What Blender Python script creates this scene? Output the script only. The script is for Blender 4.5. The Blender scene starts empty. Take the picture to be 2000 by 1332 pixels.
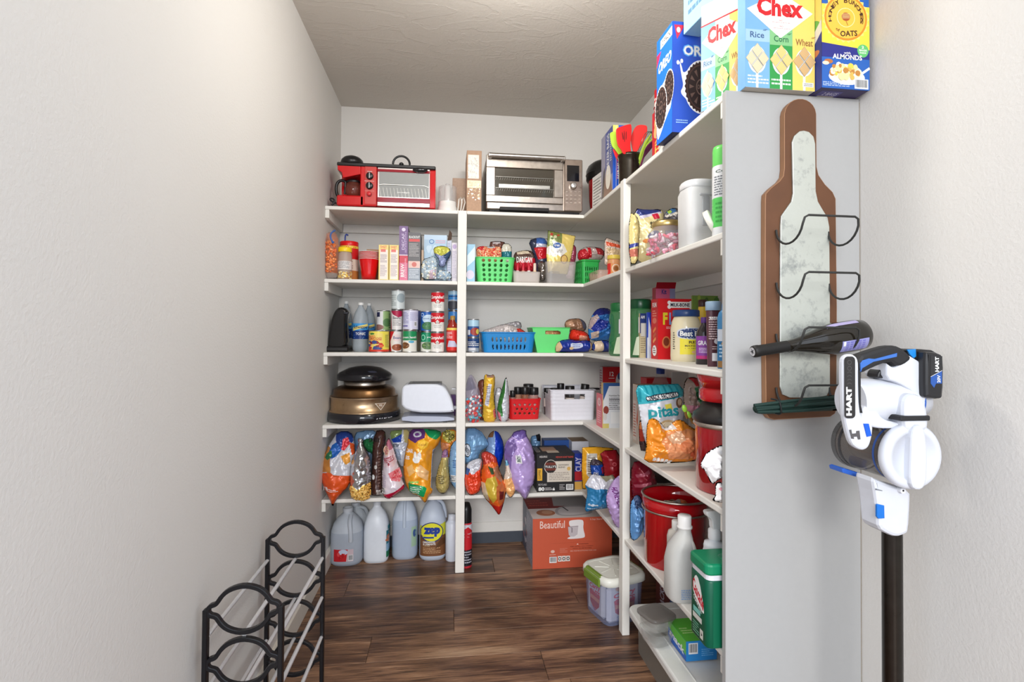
import bpy, math, random
import numpy as np
from mathutils import Vector, Matrix
from mathutils.geometry import delaunay_2d_cdt, tessellate_polygon
PI = math.pi
scene = bpy.context.scene
COL = scene.collection
# ------------------------------------------------------------------ camera
CAM_H, YAW, PITCH, ROLL, FPX, CYO = 1.1740, 0.1236, 0.0156, 0.0065, 1020.8, -26.4
_F = np.array([math.sin(YAW)*math.cos(PITCH), math.cos(YAW)*math.cos(PITCH), math.sin(PITCH)])
_R0 = np.array([math.cos(YAW), -math.sin(YAW), 0.0]); _U0 = np.cross(_R0, _F)
_R = _R0*math.cos(ROLL)+_U0*math.sin(ROLL); _U = -_R0*math.sin(ROLL)+_U0*math.cos(ROLL)
cd = bpy.data.cameras.new('camera'); cam = bpy.data.objects.new('camera', cd); COL.objects.link(cam)
cd.sensor_width = 36; cd.lens = 36*FPX/2000; cd.shift_y = CYO/2000; cd.clip_start = .02
cam.matrix_world = Matrix(((_R[0], _U[0], -_F[0], 0), (_R[1], _U[1], -_F[1], 0), (_R[2], _U[2], -_F[2], CAM_H), (0, 0, 0, 1)))
scene.camera = cam
# ------------------------------------------------------------------ light
scene.view_settings.view_transform = 'Standard'; scene.view_settings.look = 'None'
scene.view_settings.gamma = 1; scene.view_settings.use_curve_mapping = False
scene.view_settings.exposure = 0.0
wd = bpy.data.worlds.new('world'); scene.world = wd; wd.use_nodes = True
wd.node_tree.nodes['Background'].inputs[0].default_value = (.80, .88, 1, 1)
wd.node_tree.nodes['Background'].inputs[1].default_value = 2.15
def area(name, loc, aim, sx, sy, power, col=(1, 1, 1)):
    l = bpy.data.lights.new(name, 'AREA'); l.shape = 'RECTANGLE'; l.size = sx; l.size_y = sy; l.energy = power; l.color = col
    o = bpy.data.objects.new(name, l); COL.objects.link(o); o.location = loc
    o.rotation_euler = (Vector(aim)-Vector(loc)).to_track_quat('-Z', 'Y').to_euler(); return o
area('hall_window_light', (-.6, -4.2, 2.5), (.35, 2.4, .9), 2.4, 1.3, 225, (1, .985, .96))
l_ = bpy.data.lights.new('pantry_ceiling_light', 'POINT'); l_.energy = 17.5; l_.color = (1, .96, .90); l_.shadow_soft_size = .08; pl = bpy.data.objects.new('pantry_ceiling_light', l_); COL.objects.link(pl); pl.location = (.22, 1.48, 2.20)

# ------------------------------------------------------------------ picture <-> place
D, YB, XL, XS, XW = 2.6155, 2.9757, -.592, .6936, 1.065
YP, Y2 = 1.2525, 2.0389
S2, S3, S4, S5, S6 = .3791, .7369, 1.0869, 1.4438, 1.7983
H, T = 2.44, .018
def at(px, py, X=None, Y=None, Z=None):
    v = _F*FPX + _R*(px-1000) - _U*(py-666-CYO)
    if Y is not None: k = Y/v[1]
    elif X is not None: k = X/v[0]
    else: k = (Z-CAM_H)/v[2]
    return np.array([v[0]*k, v[1]*k, CAM_H+v[2]*k])
def XZ(px, py, Y):
    p = at(px, py, Y=Y); return (p[0], p[2])
def pxpoly(pts, Y): return [XZ(a, b, Y) for a, b in pts]

# ------------------------------------------------------------------ colour, materials
def C(r, g=None, b=None):
    if isinstance(r, str):
        r = r.lstrip('#'); r, g, b = int(r[0:2], 16), int(r[2:4], 16), int(r[4:6], 16)
    elif g is None: r, g, b = r
    f = lambda c: (c/255/12.92) if c <= 10 else ((c/255+.055)/1.055)**2.4
    return (f(r), f(g), f(b))
MATS = {}
def mk(name, rough=.5, metal=0, alpha=1, spec=.5, bump=0, bscale=200, mottle=.04, trans=0, coat=0, aniso=0, ior=1.45, roughvar=0):
    m = bpy.data.materials.new(name); m.use_nodes = True; nt = m.node_tree; N = nt.nodes; L = nt.links
    bs = N['Principled BSDF']
    a = N.new('ShaderNodeAttribute'); a.attribute_name = 'Col'
    tc = N.new('ShaderNodeTexCoord'); no = N.new('ShaderNodeTexNoise'); no.inputs['Scale'].default_value = bscale*.25
    L.new(tc.outputs['Object'], no.inputs['Vector'])
    mr = N.new('ShaderNodeMapRange'); mr.inputs[1].default_value = .3; mr.inputs[2].default_value = .7
    mr.inputs[3].default_value = 1-mottle; mr.inputs[4].default_value = 1+mottle*.5
    L.new(no.outputs['Fac'], mr.inputs[0])
    mu = N.new('ShaderNodeVectorMath'); mu.operation = 'SCALE'
    L.new(a.outputs['Color'], mu.inputs[0]); L.new(mr.outputs[0], mu.inputs['Scale'])
    L.new(mu.outputs[0], bs.inputs['Base Color'])
    bs.inputs['Roughness'].default_value = rough; bs.inputs['Metallic'].default_value = metal
    bs.inputs['Specular IOR Level'].default_value = spec; bs.inputs['IOR'].default_value = ior
    bs.inputs['Alpha'].default_value = alpha; bs.inputs['Coat Weight'].default_value = coat
    bs.inputs['Transmission Weight'].default_value = trans
    if roughvar:
        m2 = N.new('ShaderNodeMapRange'); m2.inputs[3].default_value = rough-roughvar; m2.inputs[4].default_value = rough+roughvar
        L.new(no.outputs['Fac'], m2.inputs[0]); L.new(m2.outputs[0], bs.inputs['Roughness'])
    if bump:
        n2 = N.new('ShaderNodeTexNoise'); n2.inputs['Scale'].default_value = bscale; n2.inputs['Detail'].default_value = 3
        L.new(tc.outputs['Object'], n2.inputs['Vector'])
        b = N.new('ShaderNodeBump'); b.inputs['Strength'].default_value = bump; b.inputs['Distance'].default_value = .001
        L.new(n2.outputs['Fac'], b.inputs['Height']); L.new(b.outputs[0], bs.inputs['Normal'])
    MATS[name] = m; return m
mk('paint', .62, bump=.08, bscale=300, mottle=.012)
mk('card', .42, mottle=.03, spec=.4)
mk('kraft', .75, mottle=.10, bump=.2, bscale=500)
mk('plastic', .32, mottle=.02)
mk('gloss', .12, mottle=.02, coat=.4)
mk('soft', .55, mottle=.04)
mk('foil', .26, metal=.12, mottle=.05, spec=.7)
mk('silver', .22, metal=.9, mottle=.06)
mk('steel', .3, metal=1, mottle=.08, roughvar=.06)
mk('brass', .3, metal=.9)
mk('enamel', .1, mottle=.02, coat=.6)
mk('rubber', .6, mottle=.05)
mk('wood', .5, mottle=.12, bump=.3, bscale=60)
mk('clear', .06, alpha=.22, mottle=0)
mk('film', .12, alpha=.34, mottle=0, spec=.8)
mk('frost', .35, alpha=.62, mottle=.02)
mk('milky', .38, alpha=.86, mottle=.02)
mk('smoke', .08, alpha=.55, mottle=0, spec=.7)
mk('ink', .45, mottle=.01)

# ------------------------------------------------------------------ mesh builder
def link(o, parent=None):
    COL.objects.link(o)
    if parent is not None: o.parent = parent
    return o
class MB:
    def __init__(s, col=(.8, .8, .8)): s.v = []; s.f = []; s.c = []; s.s = []; s.col = col
    def add(s, vs, fs, col=None, smooth=False):
        b = len(s.v); s.v.extend([tuple(map(float, p)) for p in vs]); col = s.col if col is None else col
        for i, f in enumerate(fs):
            s.f.append(tuple(b+k for k in f)); s.c.append(col[i] if isinstance(col, list) else col); s.s.append(smooth)
        return s
    def box(s, x0, y0, z0, x1, y1, z1, col=None, b=.0, cols=None):
        # cols: dict of F L R T B K (back)
        if x0 > x1: x0, x1 = x1, x0
        if y0 > y1: y0, y1 = y1, y0
        if z0 > z1: z0, z1 = z1, z0
        col = s.col if col is None else col
        if b <= 0:
            vs = [(x, y, z) for x in (x0, x1) for y in (y0, y1) for z in (z0, z1)]
            fs = [(0, 1, 3, 2), (4, 6, 7, 5), (0, 4, 5, 1), (2, 3, 7, 6), (0, 2, 6, 4), (1, 5, 7, 3)]
            if cols: cl = [cols.get(k, col) for k in 'LRFKBT']
            else: cl = col
            return s.add(vs, fs, cl)
        b = min(b, (x1-x0)/2.01, (y1-y0)/2.01, (z1-z0)/2.01)
        vs = []; I = {}
        for sx in (0, 1):
            for sy in (0, 1):
                for sz in (0, 1):
                    for ax in range(3):
                        p = [x1 if sx else x0, y1 if sy else y0, z1 if sz else z0]; sg = [sx, sy, sz]
                        for k in range(3):
                            if k != ax: p[k] += -b if sg[k] else b
                        I[(sx, sy, sz, ax)] = len(vs); vs.append(p)
        fs = []; cl = []
        def q(ids, c):
            n = np.cross(np.subtract(vs[ids[1]], vs[ids[0]]), np.subtract(vs[ids[2]], vs[ids[0]]))
            cc = np.mean([vs[i] for i in ids], axis=0)-np.array([(x0+x1)/2, (y0+y1)/2, (z0+z1)/2])
            if n@cc < 0: ids = ids[::-1]
            fs.append(tuple(ids)); cl.append(c)
        nm = {(0, 0): 'L', (0, 1): 'R', (1, 0): 'F', (1, 1): 'K', (2, 0): 'B', (2, 1): 'T'}
        fc = lambda a, sg: (cols or {}).get(nm[(a, sg)], col)
        for ax in range(3):
            o1, o2 = [k for k in range(3) if k != ax]
            for sg in (0, 1):
                ids = []
                for u, w in ((0, 0), (1, 0), (1, 1), (0, 1)):
                    k = [0, 0, 0]; k[ax] = sg; k[o1] = u; k[o2] = w; ids.append(I[(*k, ax)])
                q(ids, fc(ax, sg))
            for u in (0, 1):          # edges along ax
                for w in (0, 1):
                    k0 = [0, 0, 0]; k0[o1] = u; k0[o2] = w; k1 = list(k0); k1[ax] = 1
                    q([I[(*k0, o1)], I[(*k0, o2)], I[(*k1, o2)], I[(*k1, o1)]], fc(o1, u))
        for sx in (0, 1):
            for sy in (0, 1):
                for sz in (0, 1): q([I[(sx, sy, sz, k)] for k in range(3)], fc(2, sz))
        return s.add(vs, fs, cl)
    def lathe(s, prof, n=28, c=(0, 0, 0), axis='z', col=None, cap=True, a0=0, squash=1):
        # prof: (r, h[, colour]) upward; colour of a band is that of its lower point
        vs = []; fs = []; cl = []
        for p in prof:
            for k in range(n):
                a = a0+2*PI*k/n; x, y, z = p[0]*math.cos(a), p[0]*math.sin(a)*squash, p[1]
                vs.append(s._ax(x, y, z, axis, c))
        cur = s.col if col is None else col
        for i in range(len(prof)-1):
            if len(prof[i]) > 2: cur = prof[i][2]
            for k in range(n):
                k2 = (k+1) % n; fs.append((i*n+k, i*n+k2, (i+1)*n+k2, (i+1)*n+k)); cl.append(cur)
        s.add(vs, fs, cl, True)
        if cap:
            if prof[0][0] > 1e-6: s.add(vs[:n], [tuple(range(n))[::-1]], prof[0][2] if len(prof[0]) > 2 else (col or s.col))
            if prof[-1][0] > 1e-6: s.add(vs[-n:], [tuple(range(n))], prof[-1][2] if len(prof[-1]) > 2 else cur)
        return s
    @staticmethod
    def _ax(x, y, z, axis, c):
        if axis == 'z': p = (x, y, z)
        elif axis == 'y': p = (x, z, -y)
        elif axis == '-y': p = (x, -z, y)
        elif axis == 'x': p = (z, y, -x)
        else: p = (x, y, z)
        return (p[0]+c[0], p[1]+c[1], p[2]+c[2])
    def loft(s, rings, n=28, col=None, cap=True, smooth=True):
        # rings: (cx, cy, z, rx, ry, exponent[, colour])
        vs = []; fs = []; cl = []; cur = s.col if col is None else col
        for r in rings:
            cx, cy, z, rx, ry, e = r[:6]
            for k in range(n):
                a = 2*PI*k/n; ca, sa = math.cos(a), math.sin(a)
                vs.append((cx+rx*math.copysign(abs(ca)**(2/e), ca), cy+ry*math.copysign(abs(sa)**(2/e), sa), z))
        for i in range(len(rings)-1):
            if len(rings[i]) > 6: cur = rings[i][6]
            for k in range(n):
                k2 = (k+1) % n; fs.append((i*n+k, i*n+k2, (i+1)*n+k2, (i+1)*n+k)); cl.append(cur)
        s.add(vs, fs, cl, smooth)
        if cap: s.add(vs[:n], [tuple(range(n))[::-1]], rings[0][6] if len(rings[0]) > 6 else (col or s.col)); s.add(vs[-n:], [tuple(range(n))], cur)
        return s
    def tube(s, pts, r, n=8, col=None, closed=False, cap=True, flat=1):
        P = [np.array(p, float) for p in pts]; m = len(P); vs = []; fs = []
        rr = r if isinstance(r, (list, tuple)) else [r]*m
        up = None
        for i in range(m):
            a = P[(i-1) % m] if (closed or i) else P[0]; b = P[(i+1) % m] if (closed or i < m-1) else P[-1]
            t = b-a; t = t/(np.linalg.norm(t)+1e-12)
            if up is None:
                up = np.array([0, 0, 1.]) if abs(t[2]) < .9 else np.array([1., 0, 0])
            x = np.cross(up, t); x /= (np.linalg.norm(x)+1e-12); up = np.cross(t, x)
            for k in range(n):
                an = 2*PI*k/n; vs.append(P[i]+rr[i]*(math.cos(an)*x+math.sin(an)*flat*up))
        for i in range(m if closed else m-1):
            j = (i+1) % m
            for k in range(n): k2 = (k+1) % n; fs.append((i*n+k, i*n+k2, j*n+k2, j*n+k))
        s.add(vs, fs, col, True)
        if cap and not closed: s.add(vs[:n], [tuple(range(n))[::-1]], col); s.add(vs[-n:], [tuple(range(n))], col)
        return s
    def sphere(s, c, rx, ry=None, rz=None, col=None, n=12, m=8):
        ry = rx if ry is None else ry; rz = rx if rz is None else rz; vs = []; fs = []
        for i in range(m+1):
            th = PI*i/m
            for k in range(n):
                a = 2*PI*k/n; vs.append((c[0]+rx*math.sin(th)*math.cos(a), c[1]+ry*math.sin(th)*math.sin(a), c[2]-rz*math.cos(th)))
        for i in range(m):
            for k in range(n): k2 = (k+1) % n; fs.append((i*n+k, i*n+k2, (i+1)*n+k2, (i+1)*n+k))
        return s.add(vs, fs, col, True)
    def slab(s, poly, a, b, axis='y', col=None, bevel=0, side=None, smooth=False, front=None):
        # polygon (u, v) swept from a to b along the axis; y: (u, t, v)  z: (u, v, t)  x: (t, u, v)
        P = np.array(poly, float); n = len(P)
        ar = sum(P[i][0]*P[(i+1) % n][1]-P[(i+1) % n][0]*P[i][1] for i in range(n))
        if ar < 0: P = P[::-1]
        def inset(d):
            if d == 0: return P
            o = []
            for i in range(n):
                e1 = P[i]-P[i-1]; e2 = P[(i+1) % n]-P[i]
                n1 = np.array([-e1[1], e1[0]])/(np.linalg.norm(e1)+1e-12); n2 = np.array([-e2[1], e2[0]])/(np.linalg.norm(e2)+1e-12)
                q = n1+n2; q /= max(.5, (np.linalg.norm(q)**2)/2+1e-9)
                o.append(P[i]+q*d)
            return np.array(o)
        sg = 1 if b > a else -1
        lv = [(a, bevel), (a+sg*bevel*.3, bevel*.3), (a+sg*bevel, 0), (b-sg*bevel, 0), (b-sg*bevel*.3, bevel*.3), (b, bevel)] if bevel else [(a, 0), (b, 0)]
        m3 = {'y': lambda u, v, t: (u, t, v), 'z': lambda u, v, t: (u, v, t), 'x': lambda u, v, t: (t, u, v)}[axis]
        vs = []
        for t, d in lv:
            for u, v in inset(d): vs.append(m3(u, v, t))
        fs = []
        for i in range(len(lv)-1):
            for k in range(n): k2 = (k+1) % n; fs.append((i*n+k, i*n+k2, (i+1)*n+k2, (i+1)*n+k))
        s.add(vs, fs, side if side is not None else col, smooth)
        for i in (0, len(lv)-1):
            t, d = lv[i]; q = inset(d); tr = tessellate_polygon([[Vector((x, y, 0)) for x, y in q]])
            s.add([m3(u, v, t) for u, v in q], [tuple(x) for x in tr], (front if (front is not None and i == 0) else col))
        return s
    def build(s, name, mat, parent=None, M=None, fix=False, solid=0, label=None):
        me = bpy.data.meshes.new(name)
        vs = s.v
        if M is not None: vs = [tuple(M @ Vector(p)) for p in vs]
        me.from_pydata(vs, [], s.f); me.update()
        me.polygons.foreach_set('use_smooth', s.s)
        at_ = me.color_attributes.new('Col', 'FLOAT_COLOR', 'CORNER')
        lt = np.array([len(f) for f in s.f]); ca = np.array([(*c[:3], 1) for c in s.c], dtype=np.float32)
        at_.data.foreach_set('color', np.repeat(ca, lt, axis=0).ravel())
        if fix:
            import bmesh
            bm = bmesh.new(); bm.from_mesh(me); bmesh.ops.remove_doubles(bm, verts=bm.verts, dist=1e-5); bmesh.ops.recalc_face_normals(bm, faces=bm.faces); bm.to_mesh(me); bm.free()
        me.materials.append(MATS[mat] if isinstance(mat, str) else mat)
        o = bpy.data.objects.new(name, me); link(o, parent)
        if solid:
            md = o.modifiers.new('s', 'SOLIDIFY'); md.thickness = solid; md.offset = 0
        if label: o['label'] = label
        return o

def thing(name, label, cat, loc=(0, 0, 0), rz=0, group=None, rx=0, ry=0):
    o = bpy.data.objects.new(name, None); COL.objects.link(o); o.empty_display_size = .05
    o.location = tuple(map(float, loc)); o.rotation_euler = (rx, ry, rz); o['label'] = label; o['category'] = cat
    if group: o['group'] = group
    return o
def tag(o, label, cat, group=None):
    o['label'] = label; o['category'] = cat
    if group: o['group'] = group
    return o
def struct(o): o['kind'] = 'structure'; return o

def chaikin(P, k=2, closed=True):
    P = [tuple(p) for p in P]
    for _ in range(k):
        Q = []; n = len(P)
        for i in range(n if closed else n-1):
            a, b = np.array(P[i]), np.array(P[(i+1) % n]); Q += [tuple(.75*a+.25*b), tuple(.25*a+.75*b)]
        if not closed: Q = [P[0]]+Q+[P[-1]]
        P = Q
    return P
def ellipse(cx, cy, rx, ry, n=24, a0=0, a1=360):
    full = abs(a1-a0) >= 360; m = n if full else n+1
    return [(cx+rx*math.cos(math.radians(a0+(a1-a0)*k/n)), cy+ry*math.sin(math.radians(a0+(a1-a0)*k/n))) for k in range(m)]
def rrect(x0, y0, x1, y1, r, n=4):
    P = []
    for cx, cy, a in ((x1-r, y1-r, 0), (x0+r, y1-r, 90), (x0+r, y0+r, 180), (x1-r, y0+r, 270)):
        P += [(cx+r*math.cos(math.radians(a+90*k/n)), cy+r*math.sin(math.radians(a+90*k/n))) for k in range(n+1)]
    return P
def inpoly(P, x, y):
    P = np.asarray(P); x = np.asarray(x); y = np.asarray(y); r = np.zeros(x.shape, bool); n = len(P)
    for i in range(n):
        x0, y0 = P[i]; x1, y1 = P[(i+1) % n]
        c = ((y0 > y) != (y1 > y)); r ^= c & (x < (x1-x0)*(y-y0)/((y1-y0) if y1 != y0 else 1e-12)+x0)
    return r

# ------------------------------------------------------------------ flat print: shapes and lettering laid on a surface
_TX = {}
def text_mesh(body, bold=.02):
    bold = round(bold*.6, 4)
    k = (body, bold)
    if k in _TX: return _TX[k]
    cu = bpy.data.curves.new('t', 'FONT'); cu.body = body; cu.size = 1; cu.resolution_u = 2; cu.offset = bold
    o = bpy.data.objects.new('t', cu); me = o.to_mesh()
    V = np.array([v.co[:2] for v in me.vertices]).reshape(-1, 2); me.calc_loop_triangles(); F = [tuple(t.vertices) for t in me.loop_triangles]
    o.to_mesh_clear(); bpy.data.objects.remove(o); bpy.data.curves.remove(cu)
    if len(V): V = (V-V.min(0))/np.maximum(V.max(0)-V.min(0), 1e-6)
    _TX[k] = (V, F); return V, F
class Pr:
    def __init__(s): s.it = []
    def raw(s, V, F, col): s.it.append((np.array(V, float), F, col)); return s
    def poly(s, pts, col):
        tr = tessellate_polygon([[Vector((x, y, 0)) for x, y in pts]]); return s.raw(pts, [tuple(t) for t in tr], col)
    def rect(s, x0, y0, x1, y1, col): return s.raw([(x0, y0), (x1, y0), (x1, y1), (x0, y1)], [(0, 1, 2), (0, 2, 3)], col)
    def ell(s, cx, cy, rx, ry, col, n=20, a0=0, a1=360): return s.poly(ellipse(cx, cy, rx, ry, n, a0, a1), col)
    def ring(s, cx, cy, rx, ry, w, col, n=24, a0=0, a1=360, q=1):
        o = ellipse(cx, cy, rx, ry, n, a0, a1); i = ellipse(cx, cy, rx-w, ry-w*q, n, a0, a1); m = len(o); full = abs(a1-a0) >= 360
        V = o+i; F = []
        for k in range(m if full else m-1): k2 = (k+1) % m; F += [(k, k2, m+k2), (k, m+k2, m+k)]
        return s.raw(V, F, col)
    def star(s, cx, cy, r0, r1, n, col, asp=1, rot=0):
        return s.poly([(cx+(r0 if k % 2 else r1)*math.cos(PI*k/n+rot), cy+asp*(r0 if k % 2 else r1)*math.sin(PI*k/n+rot)) for k in range(2*n)], col)
    def line(s, pts, w, col, asp=1):
        P = np.array(pts, float)
        for a, b in zip(P[:-1], P[1:]):
            d = (b-a)*[1, 1/asp]; d = d/(np.linalg.norm(d)+1e-9); n = np.array([-d[1], d[0]*asp])*w/2
            s.raw([a-n, b-n, b+n, a+n], [(0, 1, 2), (0, 2, 3)], col)
        return s
    def text(s, body, x0, y0, x1, y1, col, bold=.02, rot=0, shear=0, arc=0):
        V, F = text_mesh(body, bold)
        if not len(V): return s
        V = V.copy(); V[:, 0] += shear*(V[:, 1]-.5)
        if arc: V[:, 1] += arc*(1-(2*V[:, 0]-1)**2)
        if rot == 0: Q = np.c_[x0+V[:, 0]*(x1-x0), y0+V[:, 1]*(y1-y0)]
        elif rot == 90: Q = np.c_[x1-V[:, 1]*(x1-x0), y0+V[:, 0]*(y1-y0)]
        elif rot == -90: Q = np.c_[x0+V[:, 1]*(x1-x0), y1-V[:, 0]*(y1-y0)]
        else:
            cx, cy = (x0+x1)/2, (y0+y1)/2; a = math.radians(rot); q = np.c_[(V[:, 0]-.5)*(x1-x0), (V[:, 1]-.5)*(y1-y0)]
            Q = np.c_[cx+q[:, 0]*math.cos(a)-q[:, 1]*math.sin(a), cy+q[:, 0]*math.sin(a)+q[:, 1]*math.cos(a)]
        return s.raw(Q, F, col)
    def fine(s, x0, y0, x1, y1, n, col, seed=1, fill=.45):
        R = random.Random(seed); h = (y1-y0)/n; V = []; F = []
        for i in range(n):
            y = y0+h*(i+.5*(1-fill)); x = x0; e = x1-(x1-x0)*R.uniform(0, .35)
            while x < e:
                w = (x1-x0)*R.uniform(.05, .16); b = len(V); V += [(x, y), (min(x+w, e), y), (min(x+w, e), y+h*fill), (x, y+h*fill)]; F += [(b, b+1, b+2), (b, b+2, b+3)]; x += w+(x1-x0)*.025
        return s.raw(V, F, col)
    def bars(s, x0, y0, x1, y1, col=(.01, .01, .01), bg=(.85, .85, .85), seed=3, vert=False):
        s.rect(x0, y0, x1, y1, bg); R = random.Random(seed); V = []; F = []
        a, b_ = (y0, y1) if vert else (x0, x1); L = b_-a; x = a+L*.08
        while x < b_-L*.1:
            w = L*R.choice((.02, .035, .05)); k = len(V)
            if vert: V += [(x0+(x1-x0)*.1, x), (x1-(x1-x0)*.1, x), (x1-(x1-x0)*.1, x+w), (x0+(x1-x0)*.1, x+w)]
            else: V += [(x, y0+(y1-y0)*.15), (x+w, y0+(y1-y0)*.15), (x+w, y1-(y1-y0)*.08), (x, y1-(y1-y0)*.08)]
            F += [(k, k+1, k+2), (k, k+2, k+3)]; x += w+L*R.choice((.025, .04))
        return s.raw(V, F, col)
    def blobs(s, x0, y0, x1, y1, n, cols, r, seed=2, asp=1):
        R = random.Random(seed); V = []; F = []; 
        for i in range(n):
            cx, cy = R.uniform(x0, x1), R.uniform(y0, y1); q = r*R.uniform(.6, 1.3); s.ell(cx, cy, q, q*asp*R.uniform(.6, 1), R.choice(cols), 8)
        return s
    def build(s, name, parent, P, maxlen=None, eps=.0003, dz=.00012, mat='ink'):
        mb = MB(); done = []
        for V, F, col in s.it:
            if not len(V): continue
            lo, hi = V.min(0), V.max(0); lay = 0
            for l2, h2, k in done:
                if k >= lay and lo[0] < h2[0] and hi[0] > l2[0] and lo[1] < h2[1] and hi[1] > l2[1]: lay = k+1
            done.append((lo, hi, lay))
            V = [tuple(p) for p in V]; F = list(F)
            if maxlen:
                cache = {}; out = []; st = list(F)
                while st:
                    f = st.pop(); L = [abs(V[f[i]][0]-V[f[(i+1) % 3]][0])/maxlen[0]+abs(V[f[i]][1]-V[f[(i+1) % 3]][1])/maxlen[1] for i in range(3)]
                    i = int(np.argmax(L))
                    if L[i] <= 1.2 or len(out) > 6000: out.append(f); continue
                    a, b, c = f[i], f[(i+1) % 3], f[(i+2) % 3]; k = (min(a, b), max(a, b))
                    if k not in cache: cache[k] = len(V); V.append(((V[a][0]+V[b][0])/2, (V[a][1]+V[b][1])/2))
                    m = cache[k]; st += [(a, m, c), (m, b, c)]
                F = out
            off = eps+lay*dz
            Q = P(np.array(V)[:, 0], np.array(V)[:, 1], off)
            A = np.array(V)
            F = [f if ((A[f[1]][0]-A[f[0]][0])*(A[f[2]][1]-A[f[0]][1])-(A[f[2]][0]-A[f[0]][0])*(A[f[1]][1]-A[f[0]][1])) > 0 else f[::-1] for f in F]
            mb.add(Q, F, col)
        return mb.build(name, mat, parent) if mb.f else None
def P_box(face, w, d, h):
    def P(u, v, o):
        z = np.zeros_like(u)
        if face == 'F': return np.c_[-w/2+u*w, z-d/2-o, v*h]
        if face == 'K': return np.c_[w/2-u*w, z+d/2+o, v*h]
        if face == 'L': return np.c_[z-w/2-o, d/2-u*d, v*h]
        if face == 'R': return np.c_[z+w/2+o, -d/2+u*d, v*h]
        if face == 'T': return np.c_[-w/2+u*w, -d/2+v*d, z+h+o]
        return np.c_[-w/2+u*w, d/2-v*d, z-o]
    return P
def P_cyl(r, z0, z1, half=PI, c=(0, 0)):
    rf = r if callable(r) else (lambda v: r)
    def P(u, v, o):
        a = (u*2-1)*half; rr = np.array([rf(x) for x in np.atleast_1d(v)])+o
        return np.c_[c[0]+rr*np.sin(a), c[1]-rr*np.cos(a), z0+v*(z1-z0)]
    return P
PN = {'F': 'printed_front', 'L': 'printed_side', 'R': 'printed_side', 'T': 'printed_top', 'B': 'printed_bottom', 'K': 'printed_back'}
def carton(name, label, cat, w, d, h, loc, col, cols=None, prints=None, rz=0, rx=0, ry=0, mat='card', group=None, flap=True, b=.0012):
    r = thing(name, label, cat, loc, rz, group, rx, ry)
    mb = MB(col); mb.box(-w/2, -d/2, 0, w/2, d/2, h, col, b=b, cols=cols); mb.build('carton_body', mat, r)
    prints = dict(prints or {})
    for k, p in prints.items(): p.build(PN[k], r, P_box(k, w, d, h))
    if flap:
        p = Pr(); dk = tuple(x*.55 for x in ((cols or {}).get('T', col)))
        p.rect(.01, .47, .99, .485, dk); 
        if 'T' not in prints: p.build('flap_seam', r, P_box('T', w, d, h))
    return r
def box_px(name, label, cat, x0, x1, yt, Y, zs, d, col, **k):
    a, b = at(x0, yt, Y=Y), at(x1, yt, Y=Y); t = at((x0+x1)/2, yt, Y=Y)
    return carton(name, label, cat, b[0]-a[0], d, t[2]-zs, ((a[0]+b[0])/2, Y+d/2, zs), col, **k)

# ------------------------------------------------------------------ filled soft bags
def resample(P, s):
    P = np.array(P, float); out = []
    for i in range(len(P)):
        a, b = P[i], P[(i+1) % len(P)]; n = max(1, int(round(np.linalg.norm(b-a)/s)))
        for k in range(n): out.append(a+(b-a)*k/n)
    return np.array(out)
def seg_dist(P, x, y):
    d = np.full(x.shape, 1e9); n = len(P)
    for i in range(n):
        a, b = P[i], P[(i+1) % n]; e = b-a; L = e@e+1e-12
        t = np.clip(((x-a[0])*e[0]+(y-a[1])*e[1])/L, 0, 1); d = np.minimum(d, np.hypot(x-a[0]-t*e[0], y-a[1]-t*e[1]))
    return d
def ridged(x, z, seed, f):
    R = np.random.RandomState(seed); o = np.zeros_like(x); tot = 0
    for k in range(6):
        a = R.uniform(0, PI); fr = f*(1.25**k)*R.uniform(.8, 1.2); ph = R.uniform(0, 6); b = R.uniform(0, PI)
        w = 1.6*np.sin(fr*.55*(x*math.cos(b)+z*math.sin(b))+R.uniform(0, 6))
        o += (1-np.abs(np.sin(fr*(x*math.cos(a)+z*math.sin(a))+ph+w)))/(1.15**k); tot += 1/(1.15**k)
    return o/tot
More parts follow.
